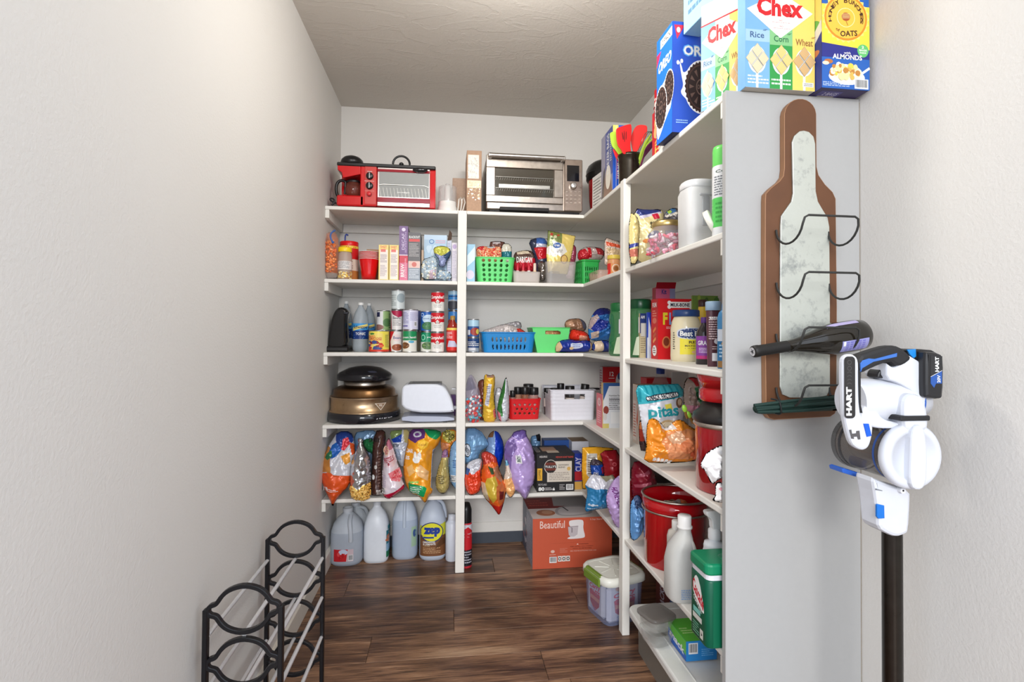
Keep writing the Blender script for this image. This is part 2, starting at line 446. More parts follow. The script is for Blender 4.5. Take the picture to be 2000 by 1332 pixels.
def bag(name, label, cat, outline, Y, col, thick=.05, regions=(), texts=(), shapes=(), mat='foil', seed=1, wr=.004, wf=55, lean=0, zs=None,
        gather=None, group=None, smooth=1, back=.45, fin=.004, parts=(), X=None, res=46, prof=.62, pebbles=None, overlay=None, clip=None):
    """outline, regions and texts in picture pixels on the bag's own plane (y = Y, leaning back by `lean` above zs)."""
    zs = zs if zs is not None else 0
    def loc(px, py):
        y = Y
        for _ in range(5):
            p = at(px, py, Y=y); y = Y+lean*max(0, p[2]-zs)
        return np.array([p[0], p[2]])
    O = np.array([loc(*q) for q in (chaikin(outline, smooth) if smooth else outline)])
    c0 = (O.min(0)+O.max(0))/2; z0 = O[:, 1].min(); org = np.array([c0[0], z0]); O = O-org
    size = max(np.ptp(O[:, 0]), np.ptp(O[:, 1])); s = max(size/res, .0035)
    OR = resample(O, s)
    gx, gz = np.meshgrid(np.arange(O[:, 0].min(), O[:, 0].max(), s), np.arange(O[:, 1].min(), O[:, 1].max(), s*.87))
    gx[::2] += s/2; gx = gx.ravel(); gz = gz.ravel(); ins = inpoly(O, gx, gz); gx, gz = gx[ins], gz[ins]
    dd = seg_dist(O, gx, gz); R = max(dd.max(), .002); k = dd > s*.45; gx, gz = gx[k], gz[k]
    G = None if gather is None else [loc(*g)-org for g in ([gather] if not isinstance(gather[0], (tuple, list)) else gather)]
    def tfun(x, z):
        d = np.maximum(seg_dist(O, x, z)-fin, 0); q = np.clip(d/(R-fin+1e-6), 0, 1)
        t = thick*(1-(1-q)**2)**prof
        e = np.clip(d/.012, 0, 1); w = wr*((ridged(x, z, seed, wf)-.5)*3.0+(ridged(x, z, seed+7, wf*2.3)-.5)*1.5)
        if G is not None:
            for g in G:
                rr = np.hypot(x-g[0], z-g[1]); th = np.arctan2(z-g[1], x-g[0]); fall = np.exp(-(rr/(.3*size))**2)
                t = t*(1-.55*np.exp(-(rr/(.13*size))**2)); w = w+.0055*np.cos(17*th+2*np.sin(3*th+seed))*fall
        return t*(1+.12*np.sin(9*x/size*2+seed)*np.cos(7*z/size+seed))+w*e
    def yf(z): return lean*np.maximum(0, z+z0-zs)
    REG = [(np.array([loc(*q) for q in P])-org, c) for P, c in regions]
    pts = list(OR)+list(np.c_[gx, gz]); ed = [(i, (i+1) % len(OR)) for i in range(len(OR))]
    for P, c in REG:
        Q = resample(P, s); b = len(pts); pts += list(Q); ed += [(b+i, b+(i+1) % len(Q)) for i in range(len(Q))]
    r = delaunay_2d_cdt([Vector((float(p[0]), float(p[1]))) for p in pts], ed, [], 0, 1e-5)
    V = np.array([tuple(v) for v in r[0]]); F = np.array([f for f in r[2] if len(f) == 3])
    cen = V[F].mean(1); ok = inpoly(O, cen[:, 0], cen[:, 1]); F = F[ok]; cen = cen[ok]
    used = np.unique(F); rm = -np.ones(len(V), int); rm[used] = np.arange(len(used)); V = V[used]; F = rm[F]
    a = V[F]; sg = ((a[:, 1, 0]-a[:, 0, 0])*(a[:, 2, 1]-a[:, 0, 1])-(a[:, 2, 0]-a[:, 0, 0])*(a[:, 1, 1]-a[:, 0, 1])) < 0; F[sg] = F[sg][:, ::-1]
    cl = np.tile(np.array(col), (len(F), 1))
    for P, c in REG: m = inpoly(P, cen[:, 0], cen[:, 1]); cl[m] = c
    t = tfun(V[:, 0], V[:, 1]); yy = yf(V[:, 1])
    fr = np.c_[V[:, 0], yy-t, V[:, 1]]; bk = np.c_[V[:, 0], yy+t*back, V[:, 1]]
    root = thing(name, label, cat, (org[0], Y, org[1]), 0, group)
    mb = MB(); n = len(V); bd = seg_dist(O, V[:, 0], V[:, 1]) < 1e-4; bmap = np.where(bd, np.arange(n), np.arange(n)+n)
    FF = [tuple(f) for f in F]+[tuple(bmap[f][::-1]) for f in F]; cc = [tuple(c) for c in cl]*2
    fr[bd, 1] = yy[bd]
    mb.add(np.r_[fr, bk], FF, cc, True); mb.build('bag_body', mat, root)
    def P(u, v, o): return np.c_[u, yf(v)-tfun(u, v)-o, v]
    if texts or shapes:
        p = Pr()
        for sh in shapes:
            q = np.array([loc(*w) for w in sh[0]])-org; p.poly([tuple(w) for w in q], sh[1])
        for tx in texts:
            body, (x0, y0, x1, y1), c_ = tx[:3]; kw = tx[3] if len(tx) > 3 else {}
            a_, b_ = loc(x0, y1)-org, loc(x1, y0)-org
            if body == '~': p.fine(a_[0], a_[1], b_[0], b_[1], kw.get('n', 4), c_, seed)
            elif body == '|': p.bars(a_[0], a_[1], b_[0], b_[1], seed=seed)
            else: p.text(body, a_[0], a_[1], b_[0], b_[1], c_, **kw)
        # keep print inside the outline
        p.build('print', root, P, maxlen=(.007, .007), eps=.0012, dz=.0003)
    if pebbles:
        poly, n_, cs, rad = pebbles[:4]; sq = pebbles[4] if len(pebbles) > 4 else (1, .6, .8); Q = np.array([loc(*w) for w in poly])-org; R_ = random.Random(seed); mp = MB(); i = 0; tr = 0
        while i < n_ and tr < n_*6:
            tr += 1; x, z = R_.uniform(Q[:, 0].min(), Q[:, 0].max()), R_.uniform(Q[:, 1].min(), Q[:, 1].max())
            if not (inpoly(Q, np.array([x]), np.array([z]))[0] and inpoly(O, np.array([x]), np.array([z]))[0]): continue
            i += 1; y = float(yf(np.array([z]))[0]-tfun(np.array([x]), np.array([z]))[0]); q = rad*R_.uniform(.7, 1.2)
            m_ = MB(); m_.sphere((0, 0, 0), q*sq[0], q*sq[1], q*sq[2], n=6, m=4, col=R_.choice(cs)); Mx = Matrix.Translation((x, y, z)) @ Matrix.Rotation(R_.uniform(-PI, PI), 4, 'Y') @ Matrix.Rotation(R_.uniform(-.5, .5), 4, 'X')
            mp.add([Mx @ Vector(v) for v in m_.v], m_.f, m_.c, True)
        o = mp.build('contents', 'gloss', root); o['kind'] = 'stuff'
    root['_z'] = float(org[1]); del root['_z']
    return root, P, loc, org
# ------------------------------------------------------------------ the room
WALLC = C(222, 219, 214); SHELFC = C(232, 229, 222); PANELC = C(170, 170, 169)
def wallmat(name, col, bump, bscale, rough=.75, big=0):
    m = bpy.data.materials.new(name); m.use_nodes = True; nt = m.node_tree; N, L = nt.nodes, nt.links; bs = N['Principled BSDF']
    bs.inputs['Roughness'].default_value = rough; bs.inputs['Specular IOR Level'].default_value = .35
    tc = N.new('ShaderNodeTexCoord'); n = N.new('ShaderNodeTexNoise'); n.inputs['Scale'].default_value = 2.5; n.inputs['Detail'].default_value = 4
    L.new(tc.outputs['Object'], n.inputs['Vector']); mx = N.new('ShaderNodeMix'); mx.data_type = 'RGBA'
    mx.inputs['A'].default_value = (*[c*.97 for c in col], 1); mx.inputs['B'].default_value = (*[min(1, c*1.02) for c in col], 1)
    L.new(n.outputs['Fac'], mx.inputs['Factor']); L.new(mx.outputs['Result'], bs.inputs['Base Color'])
    n2 = N.new('ShaderNodeTexNoise'); n2.inputs['Scale'].default_value = bscale; n2.inputs['Detail'].default_value = 3; n2.inputs['Roughness'].default_value = .6
    L.new(tc.outputs['Object'], n2.inputs['Vector']); h = n2.outputs['Fac']
    b = N.new('ShaderNodeBump'); b.inputs['Strength'].default_value = bump; b.inputs['Distance'].default_value = .002
    if big:   # trowelled ceiling: thin wandering ridges
        mp = N.new('ShaderNodeMapping'); mp.inputs['Scale'].default_value = (1, 2.2, 1); mp.inputs['Rotation'].default_value = (0, 0, -.35); L.new(tc.outputs['Object'], mp.inputs[0])
        n3 = N.new('ShaderNodeTexNoise'); n3.inputs['Scale'].default_value = 3.2; n3.inputs['Detail'].default_value = 4; n3.inputs['Distortion'].default_value = 1.2; L.new(mp.outputs[0], n3.inputs['Vector'])
        cr = N.new('ShaderNodeValToRGB'); e = cr.color_ramp.elements; e[0].position = .47; e[0].color = (0, 0, 0, 1); e[1].position = .5; e[1].color = (1, 1, 1, 1); x = e.new(.505); x.color = (.3, .3, .3, 1); x = e.new(.6); x.color = (.1, .1, .1, 1)
        L.new(n3.outputs['Fac'], cr.inputs[0]); ad = N.new('ShaderNodeMath'); ad.operation = 'MULTIPLY_ADD'; ad.inputs[1].default_value = .8
        L.new(cr.outputs['Color'], ad.inputs[0]); L.new(h, ad.inputs[2]); h = ad.outputs[0]
    L.new(h, b.inputs['Height']); L.new(b.outputs[0], bs.inputs['Normal']); MATS[name] = m; return m
wallmat('wall_paint', WALLC, .38, 150)
wallmat('ceiling_paint', C(210, 205, 197), .5, 90, big=1)
YN = .30
def sbox(name, a, b, mat): m = MB(); m.box(*a, *b, WALLC); return struct(m.build(name, mat))
sbox('wall_left', (XL-.12, YN, 0), (XL, YB+.1, H), 'wall_paint')
sbox('wall_back', (XL-.12, YB, 0), (XW+.12, YB+.12, H), 'wall_paint')
sbox('wall_right', (XW, YN, 0), (XW+.12, YB+.1, H), 'wall_paint')
sbox('ceiling', (XL-.12, YN, H), (XW+.12, YB+.12, H+.1), 'ceiling_paint')

def floor_material():
    m = bpy.data.materials.new('plank_wood'); m.use_nodes = True; nt = m.node_tree; N, L = nt.nodes, nt.links; bs = N['Principled BSDF']
    tc = N.new('ShaderNodeTexCoord'); oi = N.new('ShaderNodeObjectInfo')
    sc = N.new('ShaderNodeVectorMath'); sc.operation = 'SCALE'; sc.inputs[0].default_value = (7.3, 13.1, 3.7); L.new(oi.outputs['Random'], sc.inputs['Scale'])
    ad = N.new('ShaderNodeVectorMath'); ad.operation = 'ADD'; L.new(tc.outputs['Object'], ad.inputs[0]); L.new(sc.outputs[0], ad.inputs[1])
    def noise(scale, vec, det=4, dist=0, rough=.55):
        mp = N.new('ShaderNodeMapping'); mp.inputs['Scale'].default_value = vec; L.new(ad.outputs[0], mp.inputs[0])
        n = N.new('ShaderNodeTexNoise'); n.inputs['Scale'].default_value = scale; n.inputs['Detail'].default_value = det; n.inputs['Distortion'].default_value = dist; n.inputs['Roughness'].default_value = rough
        L.new(mp.outputs[0], n.inputs['Vector']); return n.outputs['Fac']
    cloud = noise(3.2, (.55, 2.6, 1), 3, .7); grain = noise(9, (.8, 17, 1), 5, .5, .7); streak = noise(5, (.5, 8, 1), 4, 1.6)
    cr = N.new('ShaderNodeValToRGB'); e = cr.color_ramp.elements
    e[0].position = .33; e[0].color = (*C(44, 31, 26), 1); e[1].position = .68; e[1].color = (*C(204, 168, 134), 1)
    x = e.new(.45); x.color = (*C(96, 67, 50), 1); x = e.new(.56); x.color = (*C(154, 115, 86), 1)
    m1 = N.new('ShaderNodeMix'); m1.data_type = 'FLOAT'; m1.inputs['Factor'].default_value = .42; L.new(cloud, m1.inputs['A']); L.new(grain, m1.inputs['B']); L.new(m1.outputs['Result'], cr.inputs[0])
    c2 = N.new('ShaderNodeValToRGB'); q = c2.color_ramp.elements; q[0].position = .33; q[0].color = (.24, .23, .25, 1); q[1].position = .46; q[1].color = (1, 1, 1, 1); L.new(streak, c2.inputs[0])
    mm = N.new('ShaderNodeMix'); mm.data_type = 'RGBA'; mm.blend_type = 'MULTIPLY'; mm.inputs['Factor'].default_value = .85; L.new(cr.outputs[0], mm.inputs['A']); L.new(c2.outputs[0], mm.inputs['B'])
    # per plank tone
    mr = N.new('ShaderNodeMapRange'); mr.inputs[3].default_value = .78; mr.inputs[4].default_value = 1.2; L.new(oi.outputs['Random'], mr.inputs[0])
    vs = N.new('ShaderNodeVectorMath'); vs.operation = 'SCALE'; L.new(mm.outputs['Result'], vs.inputs[0]); L.new(mr.outputs[0], vs.inputs['Scale']); L.new(vs.outputs[0], bs.inputs['Base Color'])
    bs.inputs['Roughness'].default_value = .36; bs.inputs['Specular IOR Level'].default_value = .5
    b = N.new('ShaderNodeBump'); b.inputs['Strength'].default_value = .22; b.inputs['Distance'].default_value = .001; L.new(grain, b.inputs['Height']); L.new(b.outputs[0], bs.inputs['Normal'])
    MATS['plank_wood'] = m
floor_material()
mb = MB(C(40, 30, 26)); mb.box(XL-2.5, -6.0, -.1, XW+2.5, YB+.12, -.004); fl = struct(mb.build('floor', 'rubber'))
PW, PLN = .1655, 1.22
mb = MB(C(90, 62, 48)); mb.box(-PLN/2+.0006, -PW/2+.0006, -.004, PLN/2-.0006, PW/2-.0006, .0, b=.0011); plank = mb.build('plank', 'plank_wood', fl)
R = random.Random(11); first = True; stag = [.18, .62, .33, .9, .05, .5, .76, .24]
for j in range(-1, 24):
    yc = 2.60+PW/2+PW*2-PW*j
    if yc-PW/2 > YB: continue
    x = XL-PLN*stag[j % 8]+.02
    while x < XW:
        x0, x1 = x, x+PLN; x += PLN
        if x1 < XL: continue
        o = plank if first else plank.copy()
        if not first: COL.objects.link(o); o.parent = fl
        first = False; o.location = ((x0+x1)/2, yc, 0); o.rotation_euler = (0, 0, PI*R.randint(0, 1))
# left baseboard, strips along the back wall
def bprof(name, mat, col, a, b, h, t, axis, sgn):
    mb = MB(col)
    if axis == 'y': pts = [(a[0], 0), (a[0]+sgn*t, 0), (a[0]+sgn*t, h-.008), (a[0]+sgn*t*.5, h), (a[0], h)]; mb.slab(pts, a[1], b, axis='y')
    return struct(mb.build(name, mat))
bprof('baseboard_left', 'paint', C(222, 216, 204), (XL, YN), YB-.02, .085, .014, 'y', 1)
mb = MB(C(66, 72, 82)); mb.slab([(YB, 0), (YB-.006, .0), (YB-.004, .055), (YB-.003, .06), (YB, .06)], XL+.02, XW, axis='x'); struct(mb.build('dark_strip_back', 'rubber'))  # dark grey strip along the foot of the back wall

mb = MB(SHELFC); mb.box(XL+.02, YB-.008, .062, XW, YB-.0005, .118, b=.0015); struct(mb.build('trim_1', 'paint'))
# ------------------------------------------------------------------ built-in shelves, posts, end panel
LV = [(S2, 'lowest fixed shelf with bags above and jugs standing beneath', 2), (S3, 'second fixed shelf up carrying the toaster and the white handled bin', 3),
      (S4, 'middle fixed shelf carrying the cans and the blue basket', 4), (S5, 'fourth fixed shelf up carrying the red cups and green baskets', 5),
      (S6, 'topmost fixed shelf under the toaster oven and cereal boxes', 6)]
P1X0, P1X1 = .0495, .0935
for z, lab, n in LV:
    r = thing('wall_shelf', 'cream painted L-shaped '+lab, 'shelf', (0, YB, z), 0, 'built-in pantry shelves')
    M = Matrix.Translation((0, -YB, -z)); e = .001
    mb = MB(SHELFC)
    mb.slab([(XL+e, YB-e), (XL+e, D), (P1X0-e, D), (P1X0-e, D+.02), (P1X1+e, D+.02), (P1X1+e, D), (XS, D), (XS, YB-e)], z-T, z, axis='z', bevel=.0035)
    mb.build('back_board', 'paint', r, M)
    mb = MB(SHELFC)
    mb.slab([(XS+.0003, YB-e), (XS+.0003, Y2+e), (XS+.030, Y2+e), (XS+.030, Y2-.044), (XS+.005, Y2-.044), (XS+.005, YP+.001), (XW-e, YP+.001), (XW-e, YB-e)], z-T, z, axis='z', bevel=.0035)
    mb.build('side_board', 'paint', r, M)
    mb = MB(SHELFC); mb.box(XL+.02, YB-.018, z-T-.045, XW-.02, YB-e, z-T, b=.001); mb.build('back_cleat', 'paint', r, M)
    mb = MB(SHELFC); mb.slab([(D+.004, z-T), (D+.004, z-T-.040), (D+.03, z-T-.045), (YB-.019, z-T-.045), (YB-.019, z-T)], XL+e, XL+.019, axis='x'); mb.build('left_cleat', 'paint', r, M)
    mb = MB(SHELFC); mb.box(XW-.019, YP+.02, z-T-.045, XW-e, YB-.02, z-T, b=.001); mb.build('right_cleat', 'paint', r, M)
    mb = MB(SHELFC); mb.box(XS+.006, YP+.001, z-T-.042, XW-.02, YP+.019, z-T, b=.001); mb.build('end_cleat', 'paint', r, M)
mb = MB(SHELFC); mb.box(P1X0, D-.004, 0, P1X1, D+.0185, S6-.001, b=.002); tag(mb.build('shelf_post', 'paint'), 'narrow white upright post in front of the back shelves above the white bottle', 'post')
mb = MB(SHELFC); mb.box(XS-.002, Y2-.042, 0, XS+.028, Y2-.0005, S6+.003, b=.002); tag(mb.build('shelf_post', 'paint'), 'white upright post of the side shelves in front of the green-latched tub', 'post')
r = thing('end_panel', 'tall flat white end panel of the shelving with the bottle board on it', 'panel', (XS, YP, 0))
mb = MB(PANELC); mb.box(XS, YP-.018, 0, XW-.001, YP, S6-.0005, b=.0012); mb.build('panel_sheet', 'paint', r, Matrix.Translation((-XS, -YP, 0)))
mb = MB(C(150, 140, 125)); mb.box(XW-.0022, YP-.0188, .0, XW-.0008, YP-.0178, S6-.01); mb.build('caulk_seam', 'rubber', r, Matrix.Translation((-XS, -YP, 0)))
# ------------------------------------------------------------------ helpers for things given by their place in front of the back wall
def frame(px, py_base, Y, zs):
    """local metres (x right, z up) about the point of plane y=Y seen at column px, height zs"""
    ox = at(px, py_base, Y=Y)[0]
    def q(a, b):
        p = at(a, b, Y=Y); return (p[0]-ox, p[2]-zs)
    return ox, q
BLK = C(24, 23, 24); WHT = C(236, 236, 234); RED = C(196, 14, 20); STL = C(190, 184, 176)
def sub(parent_obj, o): o.parent = parent_obj; return o
def can(name, label, r, h, loc, bands, texts=(), shapes=None, rz=0, group=None, cat='can', ringpull=True):
    """tin can: ribbed metal body, rims, paper label wrapped round it. bands: (v0, v1, colour) from the bottom"""
    t = thing(name, label, cat, loc, rz, group)
    mb = MB(C(190, 190, 192)); rr = r*.985
    mb.lathe([(rr*.93, 0), (r, .0008), (r, .003), (rr*.985, .0045), (rr*.985, h-.0045), (r, h-.003), (r, h-.0006), (r*.96, h), (r*.94, h-.0025), (0.0001, h-.0028)], n=26)
    mb.build('tin_body', 'steel', t)
    m2 = MB(); n = 30; z0, z1 = .0048, h-.0048
    for a, b, c in bands: m2.lathe([(rr+.0004, z0+a*(z1-z0)), (rr+.0004, z0+b*(z1-z0))], n=n, col=c, cap=False, a0=0)
    m2.build('paper_label', 'plastic', t)
    p = Pr() if shapes is None else shapes
    for tx in texts: p.text(tx[0], *tx[1], tx[2], **(tx[3] if len(tx) > 3 else {}))
    if p.it: p.build('label_print', t, P_cyl(rr+.0004, z0, z1, PI*.5), maxlen=(.05, .3), eps=.0003, dz=.0001)
    return t
def bottle(name, label, cat, prof, loc, mat='plastic', capprof=None, capcol=WHT, capmat='plastic', prints=None, pz=None, n=28, group=None, rz=0, col=None, squash=1, half=PI*.5, capname='cap'):
    t = thing(name, label, cat, loc, rz, group)
    mb = MB(col or WHT); mb.lathe(prof, n=n, squash=squash); mb.build('bottle_body', mat, t)
    if capprof: m2 = MB(capcol); m2.lathe(capprof, n=24); m2.build(capname, capmat, t)
    if prints: prints.build('label_print', t, P_cyl(pz[2], pz[0], pz[1], half), maxlen=(.06, .3), eps=.0006, dz=.0001)
    return t

# ================================================================== TOP SHELF, back run
# red breakfast maker: coffee pot bay, knob panel, small oven, griddle lid
Y = 2.622; ox, q = frame(755, 400, Y, S6)
t = thing('breakfast_maker', 'red countertop breakfast maker with coffee pot bay, two black knobs and small oven', 'appliance', (ox, Y, S6))
def rc(mb, x0, y0, x1, y1, ya, yb, col=None, b=.002):
    xm = (x0+x1)/2; a = (q(x0, y1)[0], q(xm, y1)[1]); c = (q(x1, y0)[0], q(xm, y0)[1]); mb.box(a[0], ya, a[1], c[0], yb, c[1], col, b=b)
RB = C(205, 18, 24); m = MB(RB)
rc(m, 657, 381, 711, 401.5, 0, .2, b=.006); rc(m, 703, 322, 736, 402, 0, .2, b=.004); rc(m, 735, 326, 851, 404.5, .012, .22, b=.004)
m.slab([q(659, 320), (q(704, 320)[0], q(659, 320)[1]), q(704, 340), q(670, 347), q(667, 336), q(659, 331)], .0, .17, bevel=.003)
m.box(q(659, 380)[0], .1, q(659, 385)[1], q(704, 320)[0], .2, q(659, 330)[1]); m.build('housing', 'gloss', t)
m = MB(BLK); rc(m, 658, 320.5, 851, 327.5, -.004, .2, b=.004); c_ = at(688, 319, Y=Y+.06); c = (c_[0]-ox, c_[2]-S6); m.sphere((c[0], .06, c[1]), q(711, 317)[0]-q(688, 317)[0], .06, .036, n=20); m.build('griddle_lid', 'plastic', t)
m = MB(BLK); a_ = at(784, 321, Y=Y+.05); a = (a_[0]-ox, a_[2]-S6); rr = (q(799, 320)[0]-a[0]); m.tube([(a[0]+rr*math.cos(PI*k/12), .05, a[1]+rr*1.0*math.sin(PI*k/12)) for k in range(13)], .0055, n=8); m.sphere((a[0], .05, a[1]), .012, .012, .01); m.build('lid_handle', 'plastic', t)
m = MB(C(205, 190, 186)); rc(m, 736.5, 328, 840, 403.5, .002, .016, b=.002); dr = m.build('oven_door', 'silver', t)
m = MB(C(150, 30, 44)); rc(m, 737, 332, 839, 337, -.002, .006, b=.001); rc(m, 737, 387, 839, 396, -.002, .006, b=.001); m.build('door_band', 'gloss', dr)
m = MB(C(158, 160, 158)); rc(m, 740, 337.5, 838, 385, -.0005, .004, b=.0005); m.build('door_glass', 'gloss', dr)
m = MB(C(225, 225, 220)); A = q(741, 361); B = q(837, 364); m.tube([(A[0], -.002, A[1]), (A[0]+.02, -.002, A[1]+.003), (B[0]-.02, -.002, A[1]+.003), (B[0], -.002, A[1]-.004)], .0028, n=6)
for k in range(14): x = A[0]+(B[0]-A[0])*(k+.5)/14; m.tube([(x, -.0012, q(741, 384)[1]), (x-.008, -.0012, q(741, 366)[1])], .0009, n=4)
m.build('wire_rack', 'steel', dr)
m = MB(C(20, 20, 24)); a = q(821, 334); m.sphere((a[0], -.014, a[1]), .0375, .014, .0125, n=18); m.build('door_grip', 'gloss', dr)
m = MB(C(198, 52, 44)); rc(m, 712, 325, 735.5, 399, -.0015, .004, b=.0015); kp = m.build('control_panel', 'plastic', t)
for (a, b, r_) in ((722.5, 344.5, .0175), (722, 363.5, .0175), (721.5, 379.5, .0115)):
    c = q(a, b); m = MB(BLK if r_ > .015 else C(205, 40, 46)); m.lathe([(r_, 0), (r_*.95, .014), (r_*.8, .016), (0.001, .016)], n=20, axis='-y', c=(c[0], -.001, c[1]))
    if r_ > .015: m.box(c[0]-.002, -.019, c[1]-.013, c[0]+.002, -.016, c[1]+.013, C(190, 190, 190))
    else: m.lathe([(.0125, 0), (.0125, .006)], n=20, axis='-y', c=(c[0], 0, c[1]), col=C(120, 18, 22))
    m.build('knob', 'plastic', kp)
p = Pr(); a, b = q(722, 336), q(722, 354)
p.text('TIMER', a[0]-.013, a[1]-.0, a[0]+.013, a[1]+.004, WHT); p.fine(a[0]-.024, b[1]-.002, a[0]+.024, b[1]+.003, 1, C(230, 200, 190)); a = q(722, 373); p.fine(a[0]-.024, a[1]-.001, a[0]+.024, a[1]+.001, 1, C(230, 200, 190))
a = q(788, 377); p.text('nostalgia', a[0]-.03, a[1]-.003, a[0]+.03, a[1]+.006, WHT)
p.build('lettering', t, lambda u, v, o: np.c_[u, u*0-.002-o, v])
m = MB(C(120, 62, 50)); c = q(687, 368); m.loft([(c[0], .05, q(687, 381)[1], .026, .026, 2), (c[0], .05, q(687, 376)[1], .037, .037, 2), (c[0], .05, q(687, 366)[1], .044, .044, 2), (c[0], .05, q(687, 357)[1], .037, .037, 2), (c[0], .05, q(687, 351)[1], .030, .030, 2)]); cf = m.build('coffee_pot', 'smoke', t)
m = MB(BLK); m.lathe([(.033, 0), (.036, .006), (.03, .014), (.012, .018)], c=(c[0], .05, q(687, 353)[1])); pp = [q(672, 350), q(664, 346.5), q(656, 350), q(652.5, 360), q(653, 372), q(657, 380), q(664, 378)]
m.tube([(x, .045, z) for x, z in chaikin(pp, 2, False)], .0075, n=8); m.tube([(c[0]-.040, .035, q(687, 376)[1]), (c[0]-.036, .035, q(687, 352)[1])], .005, n=6); m.build('pot_handle', 'plastic', t)
m = MB(BLK); m.tube([(x, .03, z) for x, z in chaikin([q(662, 396), q(650, 393), q(642, 388), q(643, 384), q(651, 386), q(650, 394), q(645, 398)], 2, False)], .0045, n=6); m.build('power_cord', 'plastic', t)
# small clear-topped white chopper
Y = 2.66; ox, q = frame(874, 405, Y, S6)
t = thing('food_chopper', 'small white food chopper with clear bowl beside the red breakfast maker', 'appliance', (ox, Y+.05, S6))
r_ = q(893, 400)[0]; h0 = q(874, 391)[1]; h1 = q(874, 361)[1]
m = MB(C(232, 230, 226)); m.lathe([(r_*1.03, 0), (r_*1.05, .008), (r_*1.0, h0*.55), (r_*.94, h0*.6), (r_*.94, h0)], c=(0, 0, 0)); m.lathe([(r_*.35, 0), (r_*.33, .08), (.004, .09)], c=(0, 0, h0), n=14); m.build('motor_base', 'plastic', t)
m = MB(C(222, 222, 220)); m.lathe([(r_*.95, h0), (r_*.95, h1), (r_*.8, h1+.004), (r_*.25, h1+.005), (r_*.22, h1+.018), (.003, h1+.02)], cap=False); m.build('clear_bowl', 'film', t)
m = MB(C(228, 224, 216))
for dx in (0, .016): m.tube([(.052+dx, -.02, .01), (.058+dx, -.02, .075), (.066+dx, -.02, .085), (.074+dx, -.02, .06), (.066+dx*.6, -.025, .008)], .003, n=6)
m.build('looped_cord', 'plastic', t)
box_px('shipping_box', 'plain brown cardboard box behind the white food chopper', 'box', 884, 911, 348, 2.80, S6, .14, C(178, 152, 132), mat='kraft')
p = Pr(); p.rect(.08, .55, .82, .93, C(230, 226, 214)); p.blobs(.1, .57, .78, .9, 60, [C(250, 250, 246), C(205, 200, 190)], .05, 4, .35); p.rect(.04, .40, .97, .52, C(232, 222, 190)); p.blobs(.08, .2, .9, .5, 50, [C(248, 246, 236), C(220, 200, 160)], .05, 5, .3)
box_px('shipping_box', 'tall narrow brown cardboard box with shiny white tape beside the steel oven', 'box', 912, 941, 294, 2.66, S6, .20, C(184, 150, 124), mat='kraft', prints={'F': p})
# stainless toaster oven
Y = 2.63; ox, q = frame(1042, 410, Y, S6)
t = thing('toaster_oven', 'large stainless steel toaster oven with glass door and keypad on the top shelf', 'oven', (ox, Y, S6))
BZ = .018
xl, xr, zt = q(950, 400)[0], q(1138, 400)[0], q(1100, 310)[1]
m = MB(C(160, 152, 144)); m.box(xl, .012, BZ, xr, .30, zt, b=.006); m.build('oven_body', 'steel', t)
m = MB(BLK); 
for x in (xl+.03, xr-.03):
    for y in (.03, .27): m.box(x-.015, y-.012, 0, x+.015, y+.012, BZ, b=.002)
m.box(xl+.02, .02, .008, xr-.02, .28, BZ); m.build('black_feet', 'rubber', t)
dx0, dx1 = q(949, 400)[0], q(1100, 400)[0]; dz0, dz1 = q(1020, 396)[1], q(1020, 305)[1]
wx0, wx1, wz0, wz1 = q(967, 380)[0], q(1082, 380)[0], q(1020, 383)[1], q(1020, 329)[1]
m = MB(C(198, 190, 180))
out = rrect(dx0, dz0, dx1, dz1, .008, 3); fx = MB(C(166, 156, 146))
fx.box(dx0, 0, wz1, dx1, .012, dz1, b=.003); fx.box(dx0, 0, dz0, dx1, .012, wz0, b=.003); fx.box(dx0, 0, wz0-.001, wx0, .012, wz1+.001, b=.003); fx.box(wx1, 0, wz0-.001, dx1, .012, wz1+.001, b=.003); dr = fx.build('oven_door', 'steel', t)
m = MB(C(70, 64, 54)); m.box(wx0-.004, .009, wz0-.004, wx1+.004, .0118, wz1+.004); m.build('door_glass', 'gloss', dr)
m = MB(C(175, 172, 165))
for zz in (.28, .68):
    z = wz0+(wz1-wz0)*zz; m.tube([(wx0+.002, .006, z), (wx1-.002, .006, z)], .0022, n=6)
    for k in range(26): x = wx0+.006+(wx1-wx0-.014)*k/25; m.tube([(x, .0075, z-.001), (x-.004, .0075, z-.016)], .0008, n=4)
m.box(wx0+.02, .006, wz0+(wz1-wz0)*.30, wx1-.02, .008, wz0+(wz1-wz0)*.42); m.build('wire_rack', 'steel', dr)
m = MB(C(205, 200, 194)); zz = q(1020, 309)[1]; m.tube([(dx0+.012, -.026, zz), (dx1-.002, -.026, zz)], .0115, n=12)
for x in (dx0+.018, dx1-.006): m.box(x-.011, -.034, zz-.012, x+.011, .002, zz+.011, b=.004)
m.build('door_handle', 'steel', dr)
p = Pr(); a = q(1024, 387); p.text('NUWAVE', a[0]-.028, a[1]-.004, a[0]+.028, a[1]+.006, C(240, 232, 220), bold=.04); p.build('lettering', dr, lambda u, v, o: np.c_[u, u*0-o, v])
m = MB(C(24, 22, 22)); m.box(q(976, 400)[0], -.006, BZ-.006, q(1072, 400)[0], .02, BZ+.012, b=.002); m.build('crumb_tray', 'rubber', t)
m = MB(C(160, 144, 132)); m.box(q(1102, 400)[0], -.002, BZ+.002, xr-.002, .013, zt-.002, b=.003); cp = m.build('control_panel', 'steel', t)
m = MB(C(20, 18, 20)); a, b = q(1107, 354), q(1131, 324); m.box(a[0], -.004, a[1], b[0], .0, b[1], b=.001); m.build('display', 'gloss', cp)
